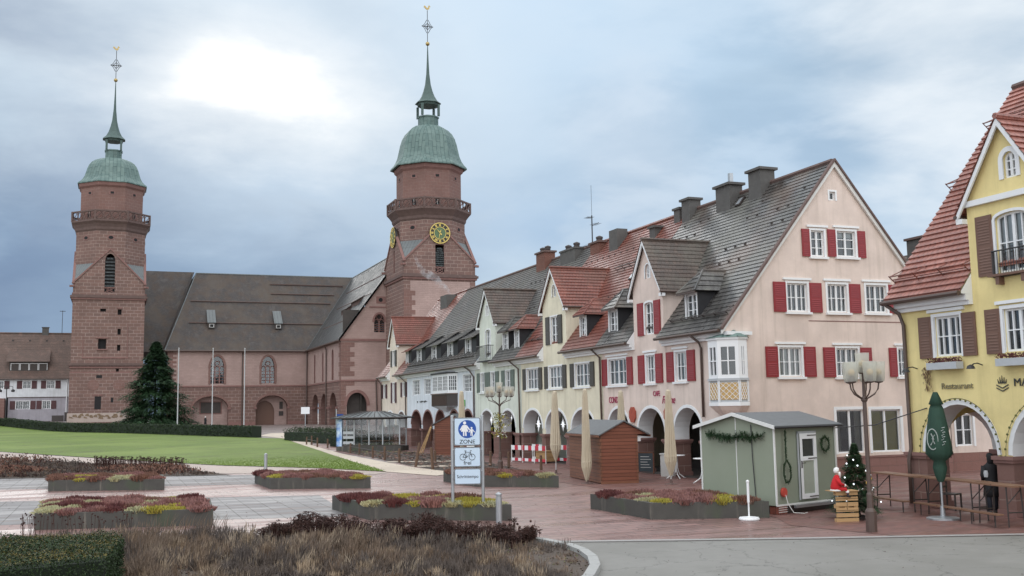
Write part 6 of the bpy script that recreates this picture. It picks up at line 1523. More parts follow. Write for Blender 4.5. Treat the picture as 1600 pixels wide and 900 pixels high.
# --- sage green hut on a trailer base
def green_hut():
    fx, fy = 17.36, 24.55; ang = math.atan2(1.64, 2.1)-rad(21.2)  # door side direction
    t = thing('sage_hut', 'sage green market cabin with white glazed door and fir garlands', 'market hut', (fx, fy, 0), ang); W, D, z0, h, hr = 2.85, 2.7, .26, 2.48, 2.82
    # local x along the door side, y away; the gable end is the left side (x=0)
    MB().box(0.03, .03, z0, W-.03, D-.03, h-.05).build('wall', 'sage', t)
    g = MB(); g.mat('sage')
    for x in (0., W-.03): g.mesh([(x, 0, z0), (x, D, z0), (x, D, h), (x, D/2, hr-.04), (x, 0, h), (x+.03, 0, z0), (x+.03, D, z0), (x+.03, D, h), (x+.03, D/2, hr-.04), (x+.03, 0, h)], [(0, 4, 3, 2, 1), (5, 6, 7, 8, 9), (0, 1, 6, 5), (0, 5, 9, 4), (1, 2, 7, 6)])
    g.build('gable_wall', None, t)
    for x, y in ((-.01, -.01), (W, -.01), (-.01, D)): MB().box(x-.02, y-.02, z0, x+.025, y+.025, h).build('corner_trim', 'offwhite', t)
    MB().box(-.015, -.015, z0-.02, W, .01, z0+.03).build('base_trim', 'offwhite', t); MB().box(-.012, D*.5, z0, -.0, D*.5+.025, hr-.1).build('seam_strip', 'offwhite', t)
    r = MB(); o = .17; sl = (hr-h)/(D/2)
    for sg in (-1, 1):
        y0 = -o if sg < 0 else D+o; zz = hr-sl*abs(y0-D/2); q = [(-o, y0, zz), (W+o, y0, zz), (W+o, D/2, hr), (-o, D/2, hr)]
        r.mat('felt').mesh([(x, y, z+.045) for x, y, z in q]+q, [(0, 1, 2, 3), (7, 6, 5, 4), (0, 4, 5, 1), (1, 5, 6, 2), (3, 2, 6, 7)])
        r.mat('offwhite').mesh([(-o-.01, y0, zz+.05), (-o-.01, D/2, hr+.05), (-o-.01, D/2, hr-.05), (-o-.01, y0, zz-.05), (-o+.02, y0, zz+.05), (-o+.02, D/2, hr+.05), (-o+.02, D/2, hr-.05), (-o+.02, y0, zz-.05)], [(0, 1, 2, 3), (7, 6, 5, 4), (0, 4, 5, 1), (3, 2, 6, 7)])
        r.mat('iron').tube([(-o, y0, zz), (W+o, y0, zz)], .035, 5)
    r.build('roof', None, t)
    d = MB(); x0, x1, a, b = 1.08, 1.86, z0+.12, z0+1.98; d.mat('white').wall(rect(x0, x1, a, b), [rect(x0+.12, x1-.12, a+.14, a+1.08), rect(x0+.12, x1-.12, a+1.2, b-.16)], -.06, .05); d.mat('panel_grey').box(x0-.05, -.03, a-.02, x0, .0, b+.06); d.box(x1, -.03, a-.02, x1+.05, 0, b+.06); d.box(x0-.05, -.03, b, x1+.05, 0, b+.06)
    do = d.build('door', None, t); MB().box(x0+.12, -.03, a+.14, x1-.12, -.012, a+1.08).build('door_panel', 'sage_lt', do); MB().box(x0+.12, -.03, a+1.2, x1-.12, -.012, b-.16).build('pane', 'darkglass', do)
    k = MB(); k.box(x0+.03, -.085, a+.88, x0+.06, -.06, a+1.08); k.tube([(x0+.045, -.08, a+1.02), (x0+.045, -.12, a+1.02), (x0+.16, -.12, a+1.02)], .012, 5)
    for z in (a+.06, a+1.14, b-.06): k.box(x1-.42, -.075, z-.012, x1-.02, -.06, z+.012)
    k.build('handle', 'metal_dark', do)
    gl = MB(); 
    for x in (.9, 1.55): gl.ball((x, -.1, h-.03), .035, 6)
    gl.build('bulb', 'offwhite', t)
    u = MB(); u.mat('metal_dark').box(.5, .05, .02, W-.1, D-.1, z0-.03); u.mat('tile_red').box(.05, -.02, .02, .42, .3, .24)
    u.build('undercarriage', None, t)
    for z in (.07, .13, .19): MB().box(.045, -.03, z, .43, -.021, z+.015).build('block_groove', 'offwhite', t)
    ht_ = MB(); ht_.box(W*.25, -.12, .16, W+.5, -.04, .24); ht_.tube([(W+.1, -.08, .2), (W+.9, -.08, .2)], .035, 6); ht_.tube([(W-.35, -.15, .0), (W-.35, -.15, .55), (W-.05, -.15, .55), (W-.05, -.15, .05)], .03, 6); ht_.lathe([(.02, .02), (.1, .03), (.1, .09), (.02, .1)], 10, W-.3, -.15); ht_.ball((W+.92, -.08, .22), .06, 8); ht_.build('tow_bar', 'steel', t)
    MB().prism([(.28+.1*math.cos(i*PI/6), .62+.13*math.sin(i*PI/6)) for i in range(12)], -.09, 0).build('power_socket', 'socket_red', t)
    MB().tube([(.28, -.1, .55), (.32, -.14, .3), (.45, -.22, .06), (.8, -.3, .02), (1.1, -.2, .015)], .013, 5).build('cable', 'offwhite', t)
    MB().tube([(-.03, .78, hr-.3), (-.035, .76, 1.6), (-.03, .7, .45)], .014, 5).build('cable', 'iron', t)
    return t, ang
M['sage_lt'] = plain('pale_sage', (.34, .37, .31), .7, .08); M['darkglass'] = plain('dark_glass', (.05, .055, .055), .12, .1); M['socket_red'] = plain('socket_red', (.5, .07, .05), .5)
gt, gang = green_hut()
def sprig(m, p, d, ln, rr, k=9):
    d = Vector(d).normalized(); s = d.cross(Vector((0, 0, 1))); s = s.normalized() if s.length > .1 else Vector((1, 0, 0)); u = s.cross(d)
    for i in range(k):
        t = i/k; q = p+d*ln*t
        for sg in (-1, 1):
            e = q+(d*.5+s*sg*.8+u*rr.uniform(-.35, .35))*ln*.3*(1-t*.6); w = u.cross(d)*0+d*.012
            m.face([tuple(q-w), tuple(e), tuple(q+w)])
def garland(name, label, pts, par_loc, rot, rad_=.12, dens=70, mat='fir'):
    m = MB(); rr = random.Random(len(label)); P = [Vector(p) for p in pts]
    for i in range(len(P)-1):
        for k in range(int(dens*(P[i+1]-P[i]).length)):
            p = P[i]+(P[i+1]-P[i])*rr.random(); d = Vector((rr.gauss(0, 1), rr.gauss(0, 1)*.5-.3, rr.gauss(0, 1))); sprig(m, p, d, rad_*rr.uniform(.7, 1.6), rr, 6)
    m.tube(pts, .02, 5); o = m.build(name, mat, None, par_loc, rot); tag(o, label, 'garland'); return o
gl = gt.location
garland('fir_garland', 'bushy fir branch garland across the gable end of the sage green hut', [(-.09, 2.45, 2.25), (-.1, 2.0, 2.2), (-.1, 1.6, 2.12), (-.1, 1.1, 2.18), (-.1, .65, 2.15), (-.09, .35, 2.2)], gl, gang, .15, 150)
garland('door_garland', 'hanging green garland ending in a loop, left of the hut door', [(.38, -.1, 2.35), (.37, -.1, 1.5), (.26, -.1, 1.35), (.24, -.1, 1.1), (.32, -.1, .9), (.48, -.1, .9), (.56, -.1, 1.1), (.54, -.1, 1.35), (.42, -.1, 1.5)], gl, gang, .05, 220)
w = [(2.25+.2*math.cos(a*PI/6), -.08, 1.9+.2*math.sin(a*PI/6)) for a in range(13)]; garland('door_wreath', 'small fir wreath hanging right of the hut door', w, gl, gang, .08, 130)
tag(MB().tube([(19.4, 26.2, 2.55), (20.3, 25.6, 2.35), (21.3, 25.0, 2.42), (22.34, 23.95, 2.9)], .018, 6).build('overhead_cable', 'iron'), 'black cable strung from the sage green hut to the yellow restaurant', 'cable')
# --- small white flag post with disc foot in front of the near planter
tag(MB().lathe([(.27, 0), (.28, .03), (.26, .07), (.04, .09), (.022, .1), (.022, .45), (.035, .46), (.035, .98), (.045, 1.0), (.045, 1.04), (.01, 1.06)], 18).build('stand_post', 'white', None, (16.02, 24.29-.35, .012)), 'short white post on a round white foot before the planter at the sage hut', 'stand post')
# --- red and white barrier
def barrier():
    t = thing('road_barrier', 'red and white striped construction barrier enclosing a pit beside the arcade pier', 'barrier', (22.0, 54.6, 0), rad(-76)); W = 3.3; D = 1.5
    for y in (0, D):
        for z, hh in ((.72, .26), (.1, .16)):
            m = MB(); n = 10
            for i in range(n): m.mat('stripe_red' if i % 2 else 'white').box(-W/2+W*i/n, y-.015, z, -W/2+W*(i+1)/n-.002, y+.015, z+hh)
            m.build('striped_board', None, t)
    p = MB()
    for x in (-W/2, -W*.17, W*.17, W/2):
        for y in (0, D): p.tube([(x, y, 0), (x, y, 1.0)], .025, 6)
    p.build('frame', 'offwhite', t); MB().box(.3, .3, .1, 1.2, 1.0, .7).build('pallet_box', 'rawwood', t)
barrier()
# --- stars hanging in the arches
def star(x, y, z, r, lb):
    m = MB(); n = 8
    for k in range(n):
        a = 2*PI*k/n; d = Vector((0, math.cos(a), math.sin(a))); s = Vector((0, -math.sin(a), math.cos(a)))*r*.13; L_ = r*(1 if k % 2 == 0 else .62)
        b = [s, Vector((r*.12, 0, 0)), -s, Vector((-r*.12, 0, 0))]; m.mesh([tuple(v+d*r*.1) for v in b]+[tuple(d*L_)], [(0, 1, 4), (1, 2, 4), (2, 3, 4), (3, 0, 4)])
    m.tube([(0, 0, r), (0, 0, 3.2-z)], .006, 3); tag(m.build('star_ornament', 'starlight', None, (x, y, z)), lb, 'star', 'star ornaments in the arches')
star(23.6, 65.05, 2.35, .42, 'white star ornament hanging in the left arch of the pale green house'); star(23.6, 61.3, 2.5, .22, 'small star ornament hanging in the right arch of the pale green house')
star(23.6, 56.85, 2.15, .5, 'large white star ornament in the first arch of the cream house'); star(23.6, 53.25, 2.15, .42, 'white star ornament in the middle arch of the cream house behind a parasol')
# --- café tables, chalkboard
def bistro(x, y, lb, z=.8):
    t = thing('bistro_table', lb, 'table', (x, y, .012), R_.random()*3, 'white bistro tables'); MB().lathe([(.4, z), (.42, z+.015), (.41, z+.035), (.02, z+.04)], 20).build('table_top', 'white', t)
    for k in range(4):
        a = k*PI/2+.4; c, s = math.cos(a), math.sin(a); MB().tube([(c*.1, s*.1, z), (c*.08, s*.08, z*.5), (c*.16, s*.16, z*.2), (c*.34, s*.34, .06), (c*.44, s*.44, .0)], .024, 6).build('leg', 'white', t, smooth=True)
    MB().lathe([(.03, .25), (.03, z)], 8).build('stem', 'white', t)
bistro(22.45, 38.9, 'white bistro table under the café arch behind the beige parasol', .95); bistro(22.0, 35.9, 'white bistro table half hidden by the left edge of the sage green hut', .95)
c = MB(); c.mat('chalk').box(-.35, -.02, .12, .35, .0, .95); c.mat('hutwood2'); c.box(-.4, -.03, .05, -.35, .02, 1.0); c.box(.35, -.03, .05, .4, .02, 1.0); c.box(-.4, -.03, .95, .4, .02, 1.0); c.mat('offwhite')
for k in range(5): c.box(-.25, -.024, .3+k*.12, .25-.08*(k % 3), -.021, .32+k*.12)
tag(c.build('chalkboard', None, None, (22.7, 42.0, .012), rad(-50)), 'chalkboard menu standing in the café arcade right of the large brown hut', 'chalkboard')
tag(MB().box(0, 0, 0, .55, .35, .95).box(-.03, -.03, .95, .58, .38, 1.0).build('white_counter', 'offwhite', None, (22.5, 40.3, .012), rad(-60)), 'pale counter box in the café arcade beside the chalkboard', 'counter')
# --- bar tables in front of the restaurant
def bar(x, y, lb, L_=2.3, rot=rad(-99)):
    t = thing('bar_table', lb, 'bar table', (x, y, .012), rot, 'high bar tables of the restaurant'); MB().box(-L_/2, -.25, .97, L_/2, .25, 1.01).build('table_top', 'tablewood', t)
    for s in (-1, 1):
        for q in (-1, 1): MB().tube([(s*(L_/2-.2), q*.22, 0), (s*(L_/2-.25), q*.2, .97)], .02, 6).build('leg', 'metal_dark', t)
        MB().tube([(s*(L_/2-.22), -.21, .35), (s*(L_/2-.22), .21, .35)], .018, 5).build('brace', 'metal_dark', t)
        MB().tube([(s*(L_/2-.24), -.2, .55), (s*(L_/2-.24), .2, .9)], .014, 5).build('brace', 'metal_dark', t)
    MB().box(-L_/2+.1, -.62, .3, L_/2-.1, -.42, .34).build('foot_bench', 'tablewood', t)
    for s in (-1, 1): MB().tube([(s*(L_/2-.3), -.52, 0), (s*(L_/2-.3), -.52, .3)], .018, 5).build('bench_leg', 'metal_dark', t)
bar(21.35, 24.1, 'high bar table behind the decorated fir, farthest along the restaurant'); bar(21.05, 21.7, 'high bar table right behind the green parasol'); bar(20.7, 19.9, 'high bar table at the feet of the dark clad person', 1.5)
def chair_dark(x, y, rot, lb):
    t = thing('terrace_chair', lb, 'chair', (x, y, .02), rot); MB().box(-.22, -.22, .43, .22, .22, .47).build('seat', 'metal_dark', t)
    b = MB(); b.box(-.22, .18, .62, .22, .21, .67); b.box(-.22, .18, .78, .22, .21, .86); b.build('backrest', 'metal_dark', t)
    for p, q in ((-1, -1), (1, -1), (-1, 1), (1, 1)): MB().box(p*.2-.02, q*.2-.02, 0, p*.2+.02, q*.2+.02, .43 if q < 0 else .86).build('leg', 'metal_dark', t)
chair_dark(22.3, 23.2, .4, 'dark terrace chair under the first yellow arch, behind the bar tables')
# --- pallet, seated santa, decorated fir
def pallet():
    t = thing('wooden_pallet', 'raw wooden pallet stood upright beside the tow bar', 'pallet', (17.95, 22.3, 0), rad(-12)); W, H, D = .62, .82, .13; m = MB()
    for z in (.0, .13, .27, .41, .55, .69): m.box(-W/2, 0, z, W/2, .018, z+.1)
    m.build('deck_boards', 'rawwood', t); m = MB()
    for x in (-W/2, -.05, W/2-.1):
        m.box(x, .019, 0, x+.1, D-.02, .1); m.box(x, .019, .36, x+.1, D-.02, .46); m.box(x, .019, .7, x+.1, D-.02, .79)
    m.box(-W/2, D-.019, 0, W/2, D, .09); m.box(-W/2, D-.019, .36, W/2, D, .45); m.box(-W/2, D-.019, .7, W/2, D, .79); m.box(-W/2-.1, -.05, .792, W/2+.02, D+.25, .81); m.build('stringers', 'rawwood', t)
pallet()
def skin(name, edges_pts, mat, parent=None, loc=None, rot=0., sub=2, flat=.9):
    vs, rs, es = [], [], []; idx = {}
    for chain in edges_pts:
        prev = None
        for k, (p, r) in enumerate(chain):
            key = tuple(round(c, 4) for c in p)
            if key not in idx: idx[key] = len(vs); vs.append(p); rs.append(r)
            i = idx[key]
            if prev is not None and prev != i: es.append((prev, i))
            prev = i
    me = bpy.data.meshes.new(name); me.from_pydata(vs, es, []); o = bpy.data.objects.new(name, me); COL.objects.link(o)
    md = o.modifiers.new('skin', 'SKIN'); md.use_smooth_shade = True
    lay = me.skin_vertices[0] if me.skin_vertices else None
    if lay is None: raise RuntimeError('skin')
    for i, r in enumerate(rs): lay.data[i].radius = (r, r*flat)
    lay.data[0].use_root = True
    if sub: s = o.modifiers.new('sub', 'SUBSURF'); s.levels = sub; s.render_levels = sub
    dg = bpy.context.evaluated_depsgraph_get(); bpy.context.view_layer.update(); m2 = bpy.data.meshes.new_from_object(o.evaluated_get(bpy.context.evaluated_depsgraph_get()))
    bpy.data.objects.remove(o); m2.name = name; m2.materials.clear(); m2.materials.append(M[mat]); m2.polygons.foreach_set('use_smooth', [True]*len(m2.polygons))
    n = bpy.data.objects.new(name, m2); COL.objects.link(n); return setup(n, parent, loc, rot, {})
def add_skin_layer(me): pass
# ================================================================ FIGURES (bodies as lofted rings: one continuous surface)
def loft(m, rings, n=14):
    P = []
    for c, rx, ry_ in rings:
        for k in range(n): a = 2*PI*k/n; P.append((c[0]+rx*math.cos(a), c[1]+ry_*math.sin(a), c[2]))
    return m.mesh(P, [(i*n+k, i*n+(k+1) % n, (i+1)*n+(k+1) % n, (i+1)*n+k) for i in range(len(rings)-1) for k in range(n)]+[tuple(range(n-1, -1, -1)), tuple(range((len(rings)-1)*n, len(rings)*n))])
def head(m, c, s=1.):
    prof = [(-.16, .045, .05), (-.115, .062, .068), (-.09, .06, .078), (-.05, .07, .09), (0, .077, .097), (.05, .075, .094), (.09, .055, .07), (.115, .02, .03)]
    loft(m, [((c[0], c[1], c[2]+z*s), rx*s, ry_*s) for z, rx, ry_ in prof], 16)
    x, y, z = c
    m.mesh([(x-.012*s, y-.088*s, z+.01*s), (x+.012*s, y-.088*s, z+.01*s), (x+.016*s, y-.092*s, z-.035*s), (x-.016*s, y-.092*s, z-.035*s), (x, y-.118*s, z-.03*s)], [(0, 4, 1), (1, 4, 2), (2, 4, 3), (3, 4, 0)])
    for sg in (-1, 1): m.ball((x+sg*.078*s, y, z-.01*s), .022*s, 6)
def hand(m, p, d, s=1.):
    p = Vector(p); d = Vector(d).normalized(); side = d.cross(Vector((0, 1, 0))).normalized(); up = side.cross(d)
    m.tube([tuple(p), tuple(p+d*.05*s), tuple(p+d*.085*s)], [.028*s, .04*s, .036*s], 8)
    for k, ln in ((-1.5, .06), (-.5, .075), (.5, .07), (1.5, .055)):
        b = p+d*.08*s+side*k*.018*s; m.tube([tuple(b), tuple(b+d*ln*.5*s+up*.004), tuple(b+d*ln*s+up*.018*s)], [.010*s, .009*s, .006*s], 6)
    b = p+d*.03*s+side*.034*s; m.tube([tuple(b), tuple(b+d*.03*s+side*.02*s), tuple(b+d*.06*s+side*.022*s)], [.012*s, .011*s, .007*s], 6)
def person(label, loc, rot, hair, coat, hair_len=.2, stride=.1, s=1.):
    t = thing('person', label, 'person', loc, rot); m = MB()
    # body: legs, trunk, neck and head, arms
    for sg in (-1, 1):
        y = sg*stride; m.tube([(sg*.09, 0, .86), (sg*.1, y*.45-.02, .48), (sg*.1, y, .09), (sg*.1, y-.03, .03)], [.1, .068, .045, .05], 12)
        m.tube([(sg*.1, y+.05, .045), (sg*.11, y-.06, .045), (sg*.115, y-.18, .03)], [.04, .048, .032], 10)
    loft(m, [((0, 0, .80), .15, .11), ((0, 0, .92), .165, .12), ((0, 0, 1.08), .14, .10), ((0, 0, 1.25), .17, .12), ((0, 0, 1.38), .185, .11), ((0, .0, 1.43), .11, .08), ((0, 0, 1.46), .055, .055), ((0, -.01, 1.52), .05, .052)], 16)
    head(m, (0, -.02, 1.62))
    arms = []
    for sg in (-1, 1):
        a = [(sg*.17, 0, 1.37), (sg*.235, .03, 1.1), (sg*.2, -.12, .93)]; arms.append(a); m.tube(a, [.055, .042, .03], 10); hand(m, a[-1], (-.15*sg, -.8, -.35))
    m.build('body', 'skin', t, smooth=True)
    c = MB(); loft(c, [((0, 0, .50), .24, .19), ((0, 0, .7), .225, .18), ((0, 0, .95), .19, .155), ((0, 0, 1.1), .175, .14), ((0, 0, 1.28), .205, .15), ((0, 0, 1.38), .2, .13), ((0, 0, 1.44), .11, .09), ((0, 0, 1.50), .075, .08)], 18)
    for a, sg in zip(arms, (-1, 1)): c.tube([a[0], a[1], (a[2][0], a[2][1]+.015, a[2][2]+.005)], [.082, .066, .05], 12)
    c.build('coat', coat, t, smooth=True)
    tr = MB()
    for sg in (-1, 1): y = sg*stride; tr.tube([(sg*.09, 0, .84), (sg*.1, y*.45-.02, .48), (sg*.1, y, .10)], [.115, .085, .07], 12)
    tr.build('trousers', 'trouser', t, smooth=True)
    sh = MB()
    for sg in (-1, 1): y = sg*stride; sh.tube([(sg*.1, y+.07, .05), (sg*.11, y-.06, .055), (sg*.115, y-.2, .035)], [.048, .056, .038], 10)
    sh.build('shoes', 'iron', t, smooth=True)
    h = MB(); loft(h, [((0, .03, 1.62-hair_len), .075, .05), ((0, .03, 1.60), .092, .085), ((0, .012, 1.67), .093, .105), ((0, 0, 1.73), .075, .088), ((0, 0, 1.755), .03, .04)], 14); h.build('hair', hair, t, smooth=True)
    t.scale = (s, s, s); return t
pr_ = person('person in long black coat with dark hair standing under the first yellow arch', (22.5, 21.9, .012), rad(150), 'coat_black', 'coat_black', .26, .09, .94)
bg = MB(); loft(bg, [((-.12, -.2, 1.02), .05, .03), ((-.12, -.2, 1.12), .06, .035), ((-.12, -.2, 1.2), .045, .03)], 8)
tag(bg.build('white_bag', 'panel_grey', None, (22.42, 21.85, .0), rad(-40)), 'small pale bag held by the person in black under the arch', 'bag')
pf = person('small distant person in dark clothes with pale hair before the left church arch', (14.2, 178.9, gh(14.2, 178.9)), 2.2, 'offwhite', 'coat_black', .12)
def santa():
    t = thing('santa_figure', 'red and white Santa figure sitting on top of the pallet', 'figure', (17.72, 22.42, .80), rad(62)); s = .62; m = MB()
    loft(m, [((0, 0, 0), .17, .16), ((0, 0, .15), .19, .18), ((0, -.02, .35), .16, .14), ((0, -.03, .48), .1, .09), ((0, -.04, .54), .05, .05)], 14)
    for sg in (-1, 1):
        m.tube([(sg*.1, -.05, .06), (sg*.13, -.28, .08), (sg*.13, -.33, -.08)], [.075, .06, .05], 10); m.tube([(sg*.14, -.02, .42), (sg*.22, -.1, .26), (sg*.14, -.24, .2)], [.065, .055, .045], 10)
    m.build('body', 'santa_red', t, smooth=True)
    h = MB(); head(h, (0, -.05, .66), .9)
    for sg in (-1, 1): hand(h, (sg*.14, -.25, .2), (-.1*sg, -1, -.3), .8)
    h.build('head', 'skin', t, smooth=True)
    f = MB(); loft(f, [((0, -.14, .46), .03, .02), ((0, -.13, .52), .07, .04), ((0, -.12, .6), .08, .05), ((0, -.12, .64), .06, .04)], 12); f.lathe([(.18, .0), (.205, .03), (.18, .06)], 14)
    for sg in (-1, 1): MB().ball((sg*.14, -.25, .2), .05, 8).build('cuff', 'fluff', t, smooth=True); MB().ball((sg*.13, -.33, -.02), .06, 8).build('cuff', 'fluff', t, smooth=True)
    f.build('white_trim', 'fluff', t, smooth=True)
    c = MB(); loft(c, [((0, -.03, .60), .085, .07), ((0, -.03, .68), .092, .095), ((0, -.04, .76), .07, .08), ((0, -.05, .79), .02, .03)], 12); c.build('hair', 'fluff', t, smooth=True)
    b = MB(); 
    for sg in (-1, 1): b.tube([(sg*.13, -.33, -.05), (sg*.13, -.34, -.16), (sg*.13, -.42, -.18)], [.05, .045, .035], 8)
    b.build('boots', 'iron', t, smooth=True); t.scale = (.8, .8, .78)
santa()

# ================================================================ VEGETATION
def conifer(t, H, R, n, leaf, seed=1, base=.08, mat='fir', droop=.25):
    rr = random.Random(seed); MB().tube([(0, 0, 0), (0, 0, H*.5), (0, 0, H*.98)], [H*.016, H*.010, .01], 8).build('trunk', 'bark', t)
    m = MB()
    for i in range(n):
        u = rr.random()**1.25; z = H*(base+(1-base)*u); lim = R*(1-u)**.82*(1+.16*math.sin(u*41)+rr.gauss(0, .09)); a = rr.random()*2*PI
        lim *= 1+.13*math.sin(a*3+u*9); d = Vector((math.cos(a), math.sin(a), 0)); r0 = lim*rr.uniform(.25, .8) if rr.random() < .75 else lim*.1
        tip = Vector((0, 0, z-droop*lim*.4+lim*.1))+d*lim*rr.uniform(.78, 1.08); st = Vector((0, 0, z+lim*.12))+d*r0
        ax = tip-st; ln = ax.length; s = ax.cross(Vector((0, 0, 1))).normalized() if ln > 1e-4 else Vector((1, 0, 0))
        for k in range(5):
            q = st+ax*(k+rr.random())/5; w = leaf*rr.uniform(.6, 1.3)*(1.1-.12*k)
            for sg in (-1, 1):
                e = q+s*sg*w+ax.normalized()*w*.9+Vector((0, 0, rr.uniform(-.35, .12)*w)); c = q+ax.normalized()*w*.45; m.face([tuple(q), tuple(e), tuple(c+Vector((0, 0, w*.1)))])
        m.face([tuple(st), tuple(st+ax*.5+s*.03*leaf*4), tuple(tip), tuple(st+ax*.5-s*.03*leaf*4)])
    m.build('crown', mat, t)
ft = thing('fir_tree', 'large dark green fir tree standing before the left church tower', 'tree', (5.55, 160, gh(5.55, 160))); conifer(ft, 12.9, 5.6, 5200, .45, 3, .0)
xt = thing('christmas_tree', 'small decorated fir with white fairy lights behind the nearest street lamp', 'christmas tree', (18.75, 22.9, .012)); conifer(xt, 2.0, .66, 3200, .06, 5, .06, droop=.25)
MB().box(-.3, -.3, 0, .3, .3, .06).lathe([(.1, .06), (.08, .2)], 8).build('stand', 'metal_dark', xt)
for i in range(34):
    a = R_.random()*2*PI; z = R_.uniform(.35, 1.7); r = .78*(1-z/2.0)**.82*1.0
    MB().ball((r*math.cos(a), r*math.sin(a), z), .022 if i % 6 else .05, 6).build('light' if i % 6 else 'bauble', 'led' if i % 6 else 'ore_glass', xt)
def leafbox(name, poly, z0, z1, n, leaf, label, cat, mat='hedge', top='hedge_tip', tipn=0, seed=2, kind=None):
    rr = random.Random(seed); c = sum((Vector(p) for p in poly), Vector((0, 0)))/len(poly); q = [Vector(p)-c for p in poly]; t = thing(name, label, cat, (c.x, c.y, z0))
    inn = [p*(1-leaf*1.6/max(p.length, .1)) for p in q]; MB().slab([tuple(p) for p in inn], 0, z1-z0-leaf*1.3).build('branches', 'hedge_core', t)
    m = MB(); h = z1-z0; per = [(q[(i+1) % len(q)]-q[i]).length for i in range(len(q))]; P = sum(per); xs = [p.x for p in q]; ys = [p.y for p in q]; A = (max(xs)-min(xs))*(max(ys)-min(ys))
    def leafat(p, nrm):
        a = Vector((rr.gauss(0, 1), rr.gauss(0, 1), rr.gauss(0, 1))).normalized()*leaf*rr.uniform(.5, 1.2); b = (a.cross(nrm+Vector((rr.gauss(0, .5), rr.gauss(0, .5), rr.gauss(0, .5))))).normalized()*leaf*.45
        m.face([tuple(p-a*.5), tuple(p+b*.5), tuple(p+a*.5), tuple(p-b*.5)])
    for i in range(n):
        if rr.random() < A/(A+P*h):
            while True:
                x, y = rr.uniform(min(xs), max(xs)), rr.uniform(min(ys), max(ys))
                if inside((x, y), [tuple(v) for v in q]): break
            leafat(Vector((x, y, h+rr.gauss(0, leaf*.7)+leaf*.7*math.sin(x*3.1)*math.cos(y*2.3)+leaf*.5*math.sin(x*9+y*7))), ZZ)
        else:
            k = rr.choices(range(len(q)), per)[0]; u = rr.random(); d = (q[(k+1) % len(q)]-q[k]); p = q[k]+d*u; nn = Vector((d.y, -d.x, 0)).normalized(); zz = rr.random()*h
            leafat(Vector((p.x, p.y, zz))+nn*rr.gauss(0, leaf*.5), nn)
    m.build('foliage', mat, t)
    if tipn:
        m = MB()
        for i in range(tipn):
            x, y = rr.uniform(min(xs), max(xs)), rr.uniform(min(ys), max(ys))
            if inside((x, y), [tuple(v) for v in q]): leafat(Vector((x, y, h+rr.uniform(0, leaf))), ZZ)
        m.build('lit_top_leaves', top, t)  # top layer of leaves, its lit look put into the ochre colour
    return t
leafbox('hedge', [(-3.3, 15.4), (-.05, 16.4), (.2, 19.0), (-.1, 19.55), (-3.3, 20.2)], 0, 1.04, 62000, .042, 'clipped dark green hedge block in the left foreground', 'hedge', tipn=9000)
leafbox('hedge', [(-42, 171.5), (-16.0, 171.0), (0, 141.5), (13.6, 112.3), (14.2, 113.9), (1.2, 142.8), (-14.4, 173.2), (-42, 173.6)], .5, 1.9, 14000, .2, 'long low clipped hedge along the far edge of the lawn', 'hedge', tipn=0) if False else None
def far_hedge():
    pts = [(-46, 172.5), (-16, 172.6), (0, 142), (13.7, 112.6)]; t = thing('hedge', 'long low clipped hedge along the far edge of the lawn', 'hedge', (0, 142, gh(0, 142))); rr = random.Random(4); o = Vector((0, 142, gh(0, 142))); m = MB(Matrix.Translation(-o)); l = MB(Matrix.Translation(-o))
    for i in range(3):
        a, b = Vector(pts[i]), Vector(pts[i+1]); L_ = (b-a).length; n = int(L_/3)+1; d = (b-a)/n; nn = Vector((d.y, -d.x)).normalized()
        for k in range(n):
            p, q = a+d*k, a+d*(k+1); z0, z1 = gh(*p), gh(*q); w = -nn*1.2; h = 1.18
            m.mesh([(p.x, p.y, z0-.2), (q.x, q.y, z1-.2), (q.x, q.y, z1+h), (p.x, p.y, z0+h), (p.x+w.x, p.y+w.y, z0+h), (q.x+w.x, q.y+w.y, z1+h), (p.x+w.x, p.y+w.y, z0-.2), (q.x+w.x, q.y+w.y, z1-.2)], [(0, 1, 2, 3), (3, 2, 5, 4), (4, 5, 7, 6), (1, 7, 5, 2), (0, 3, 4, 6)])
            for j in range(420):
                s = rr.random(); c = p+d*s; z = gh(*c); top = rr.random() < .4
                if top: v = Vector((c.x, c.y, z+h))+Vector((w.x, w.y, 0))*rr.random()
                else: v = Vector((c.x, c.y, z+rr.random()*h))
                e = .085; l.face([tuple(v+Vector((rr.gauss(0, e), rr.gauss(0, e), rr.gauss(0, e*.7)))) for _ in range(3)])
    m.build('branches', 'hedge_core', t); l.build('foliage', 'hedge', t)
far_hedge()
leafbox('hedge', [(15.6, 103.5), (18.6, 90.5), (21.2, 91), (18.0, 104.5)], .2, 1.35, 5000, .16, 'dark clipped hedge block left of the bus shelter', 'hedge')
leafbox('hedge', [(17.0, 87.5), (19.0, 79.5), (20.8, 80), (18.6, 88)], .1, 1.2, 3000, .16, 'smaller dark hedge block right beside the bus shelter panel', 'hedge')
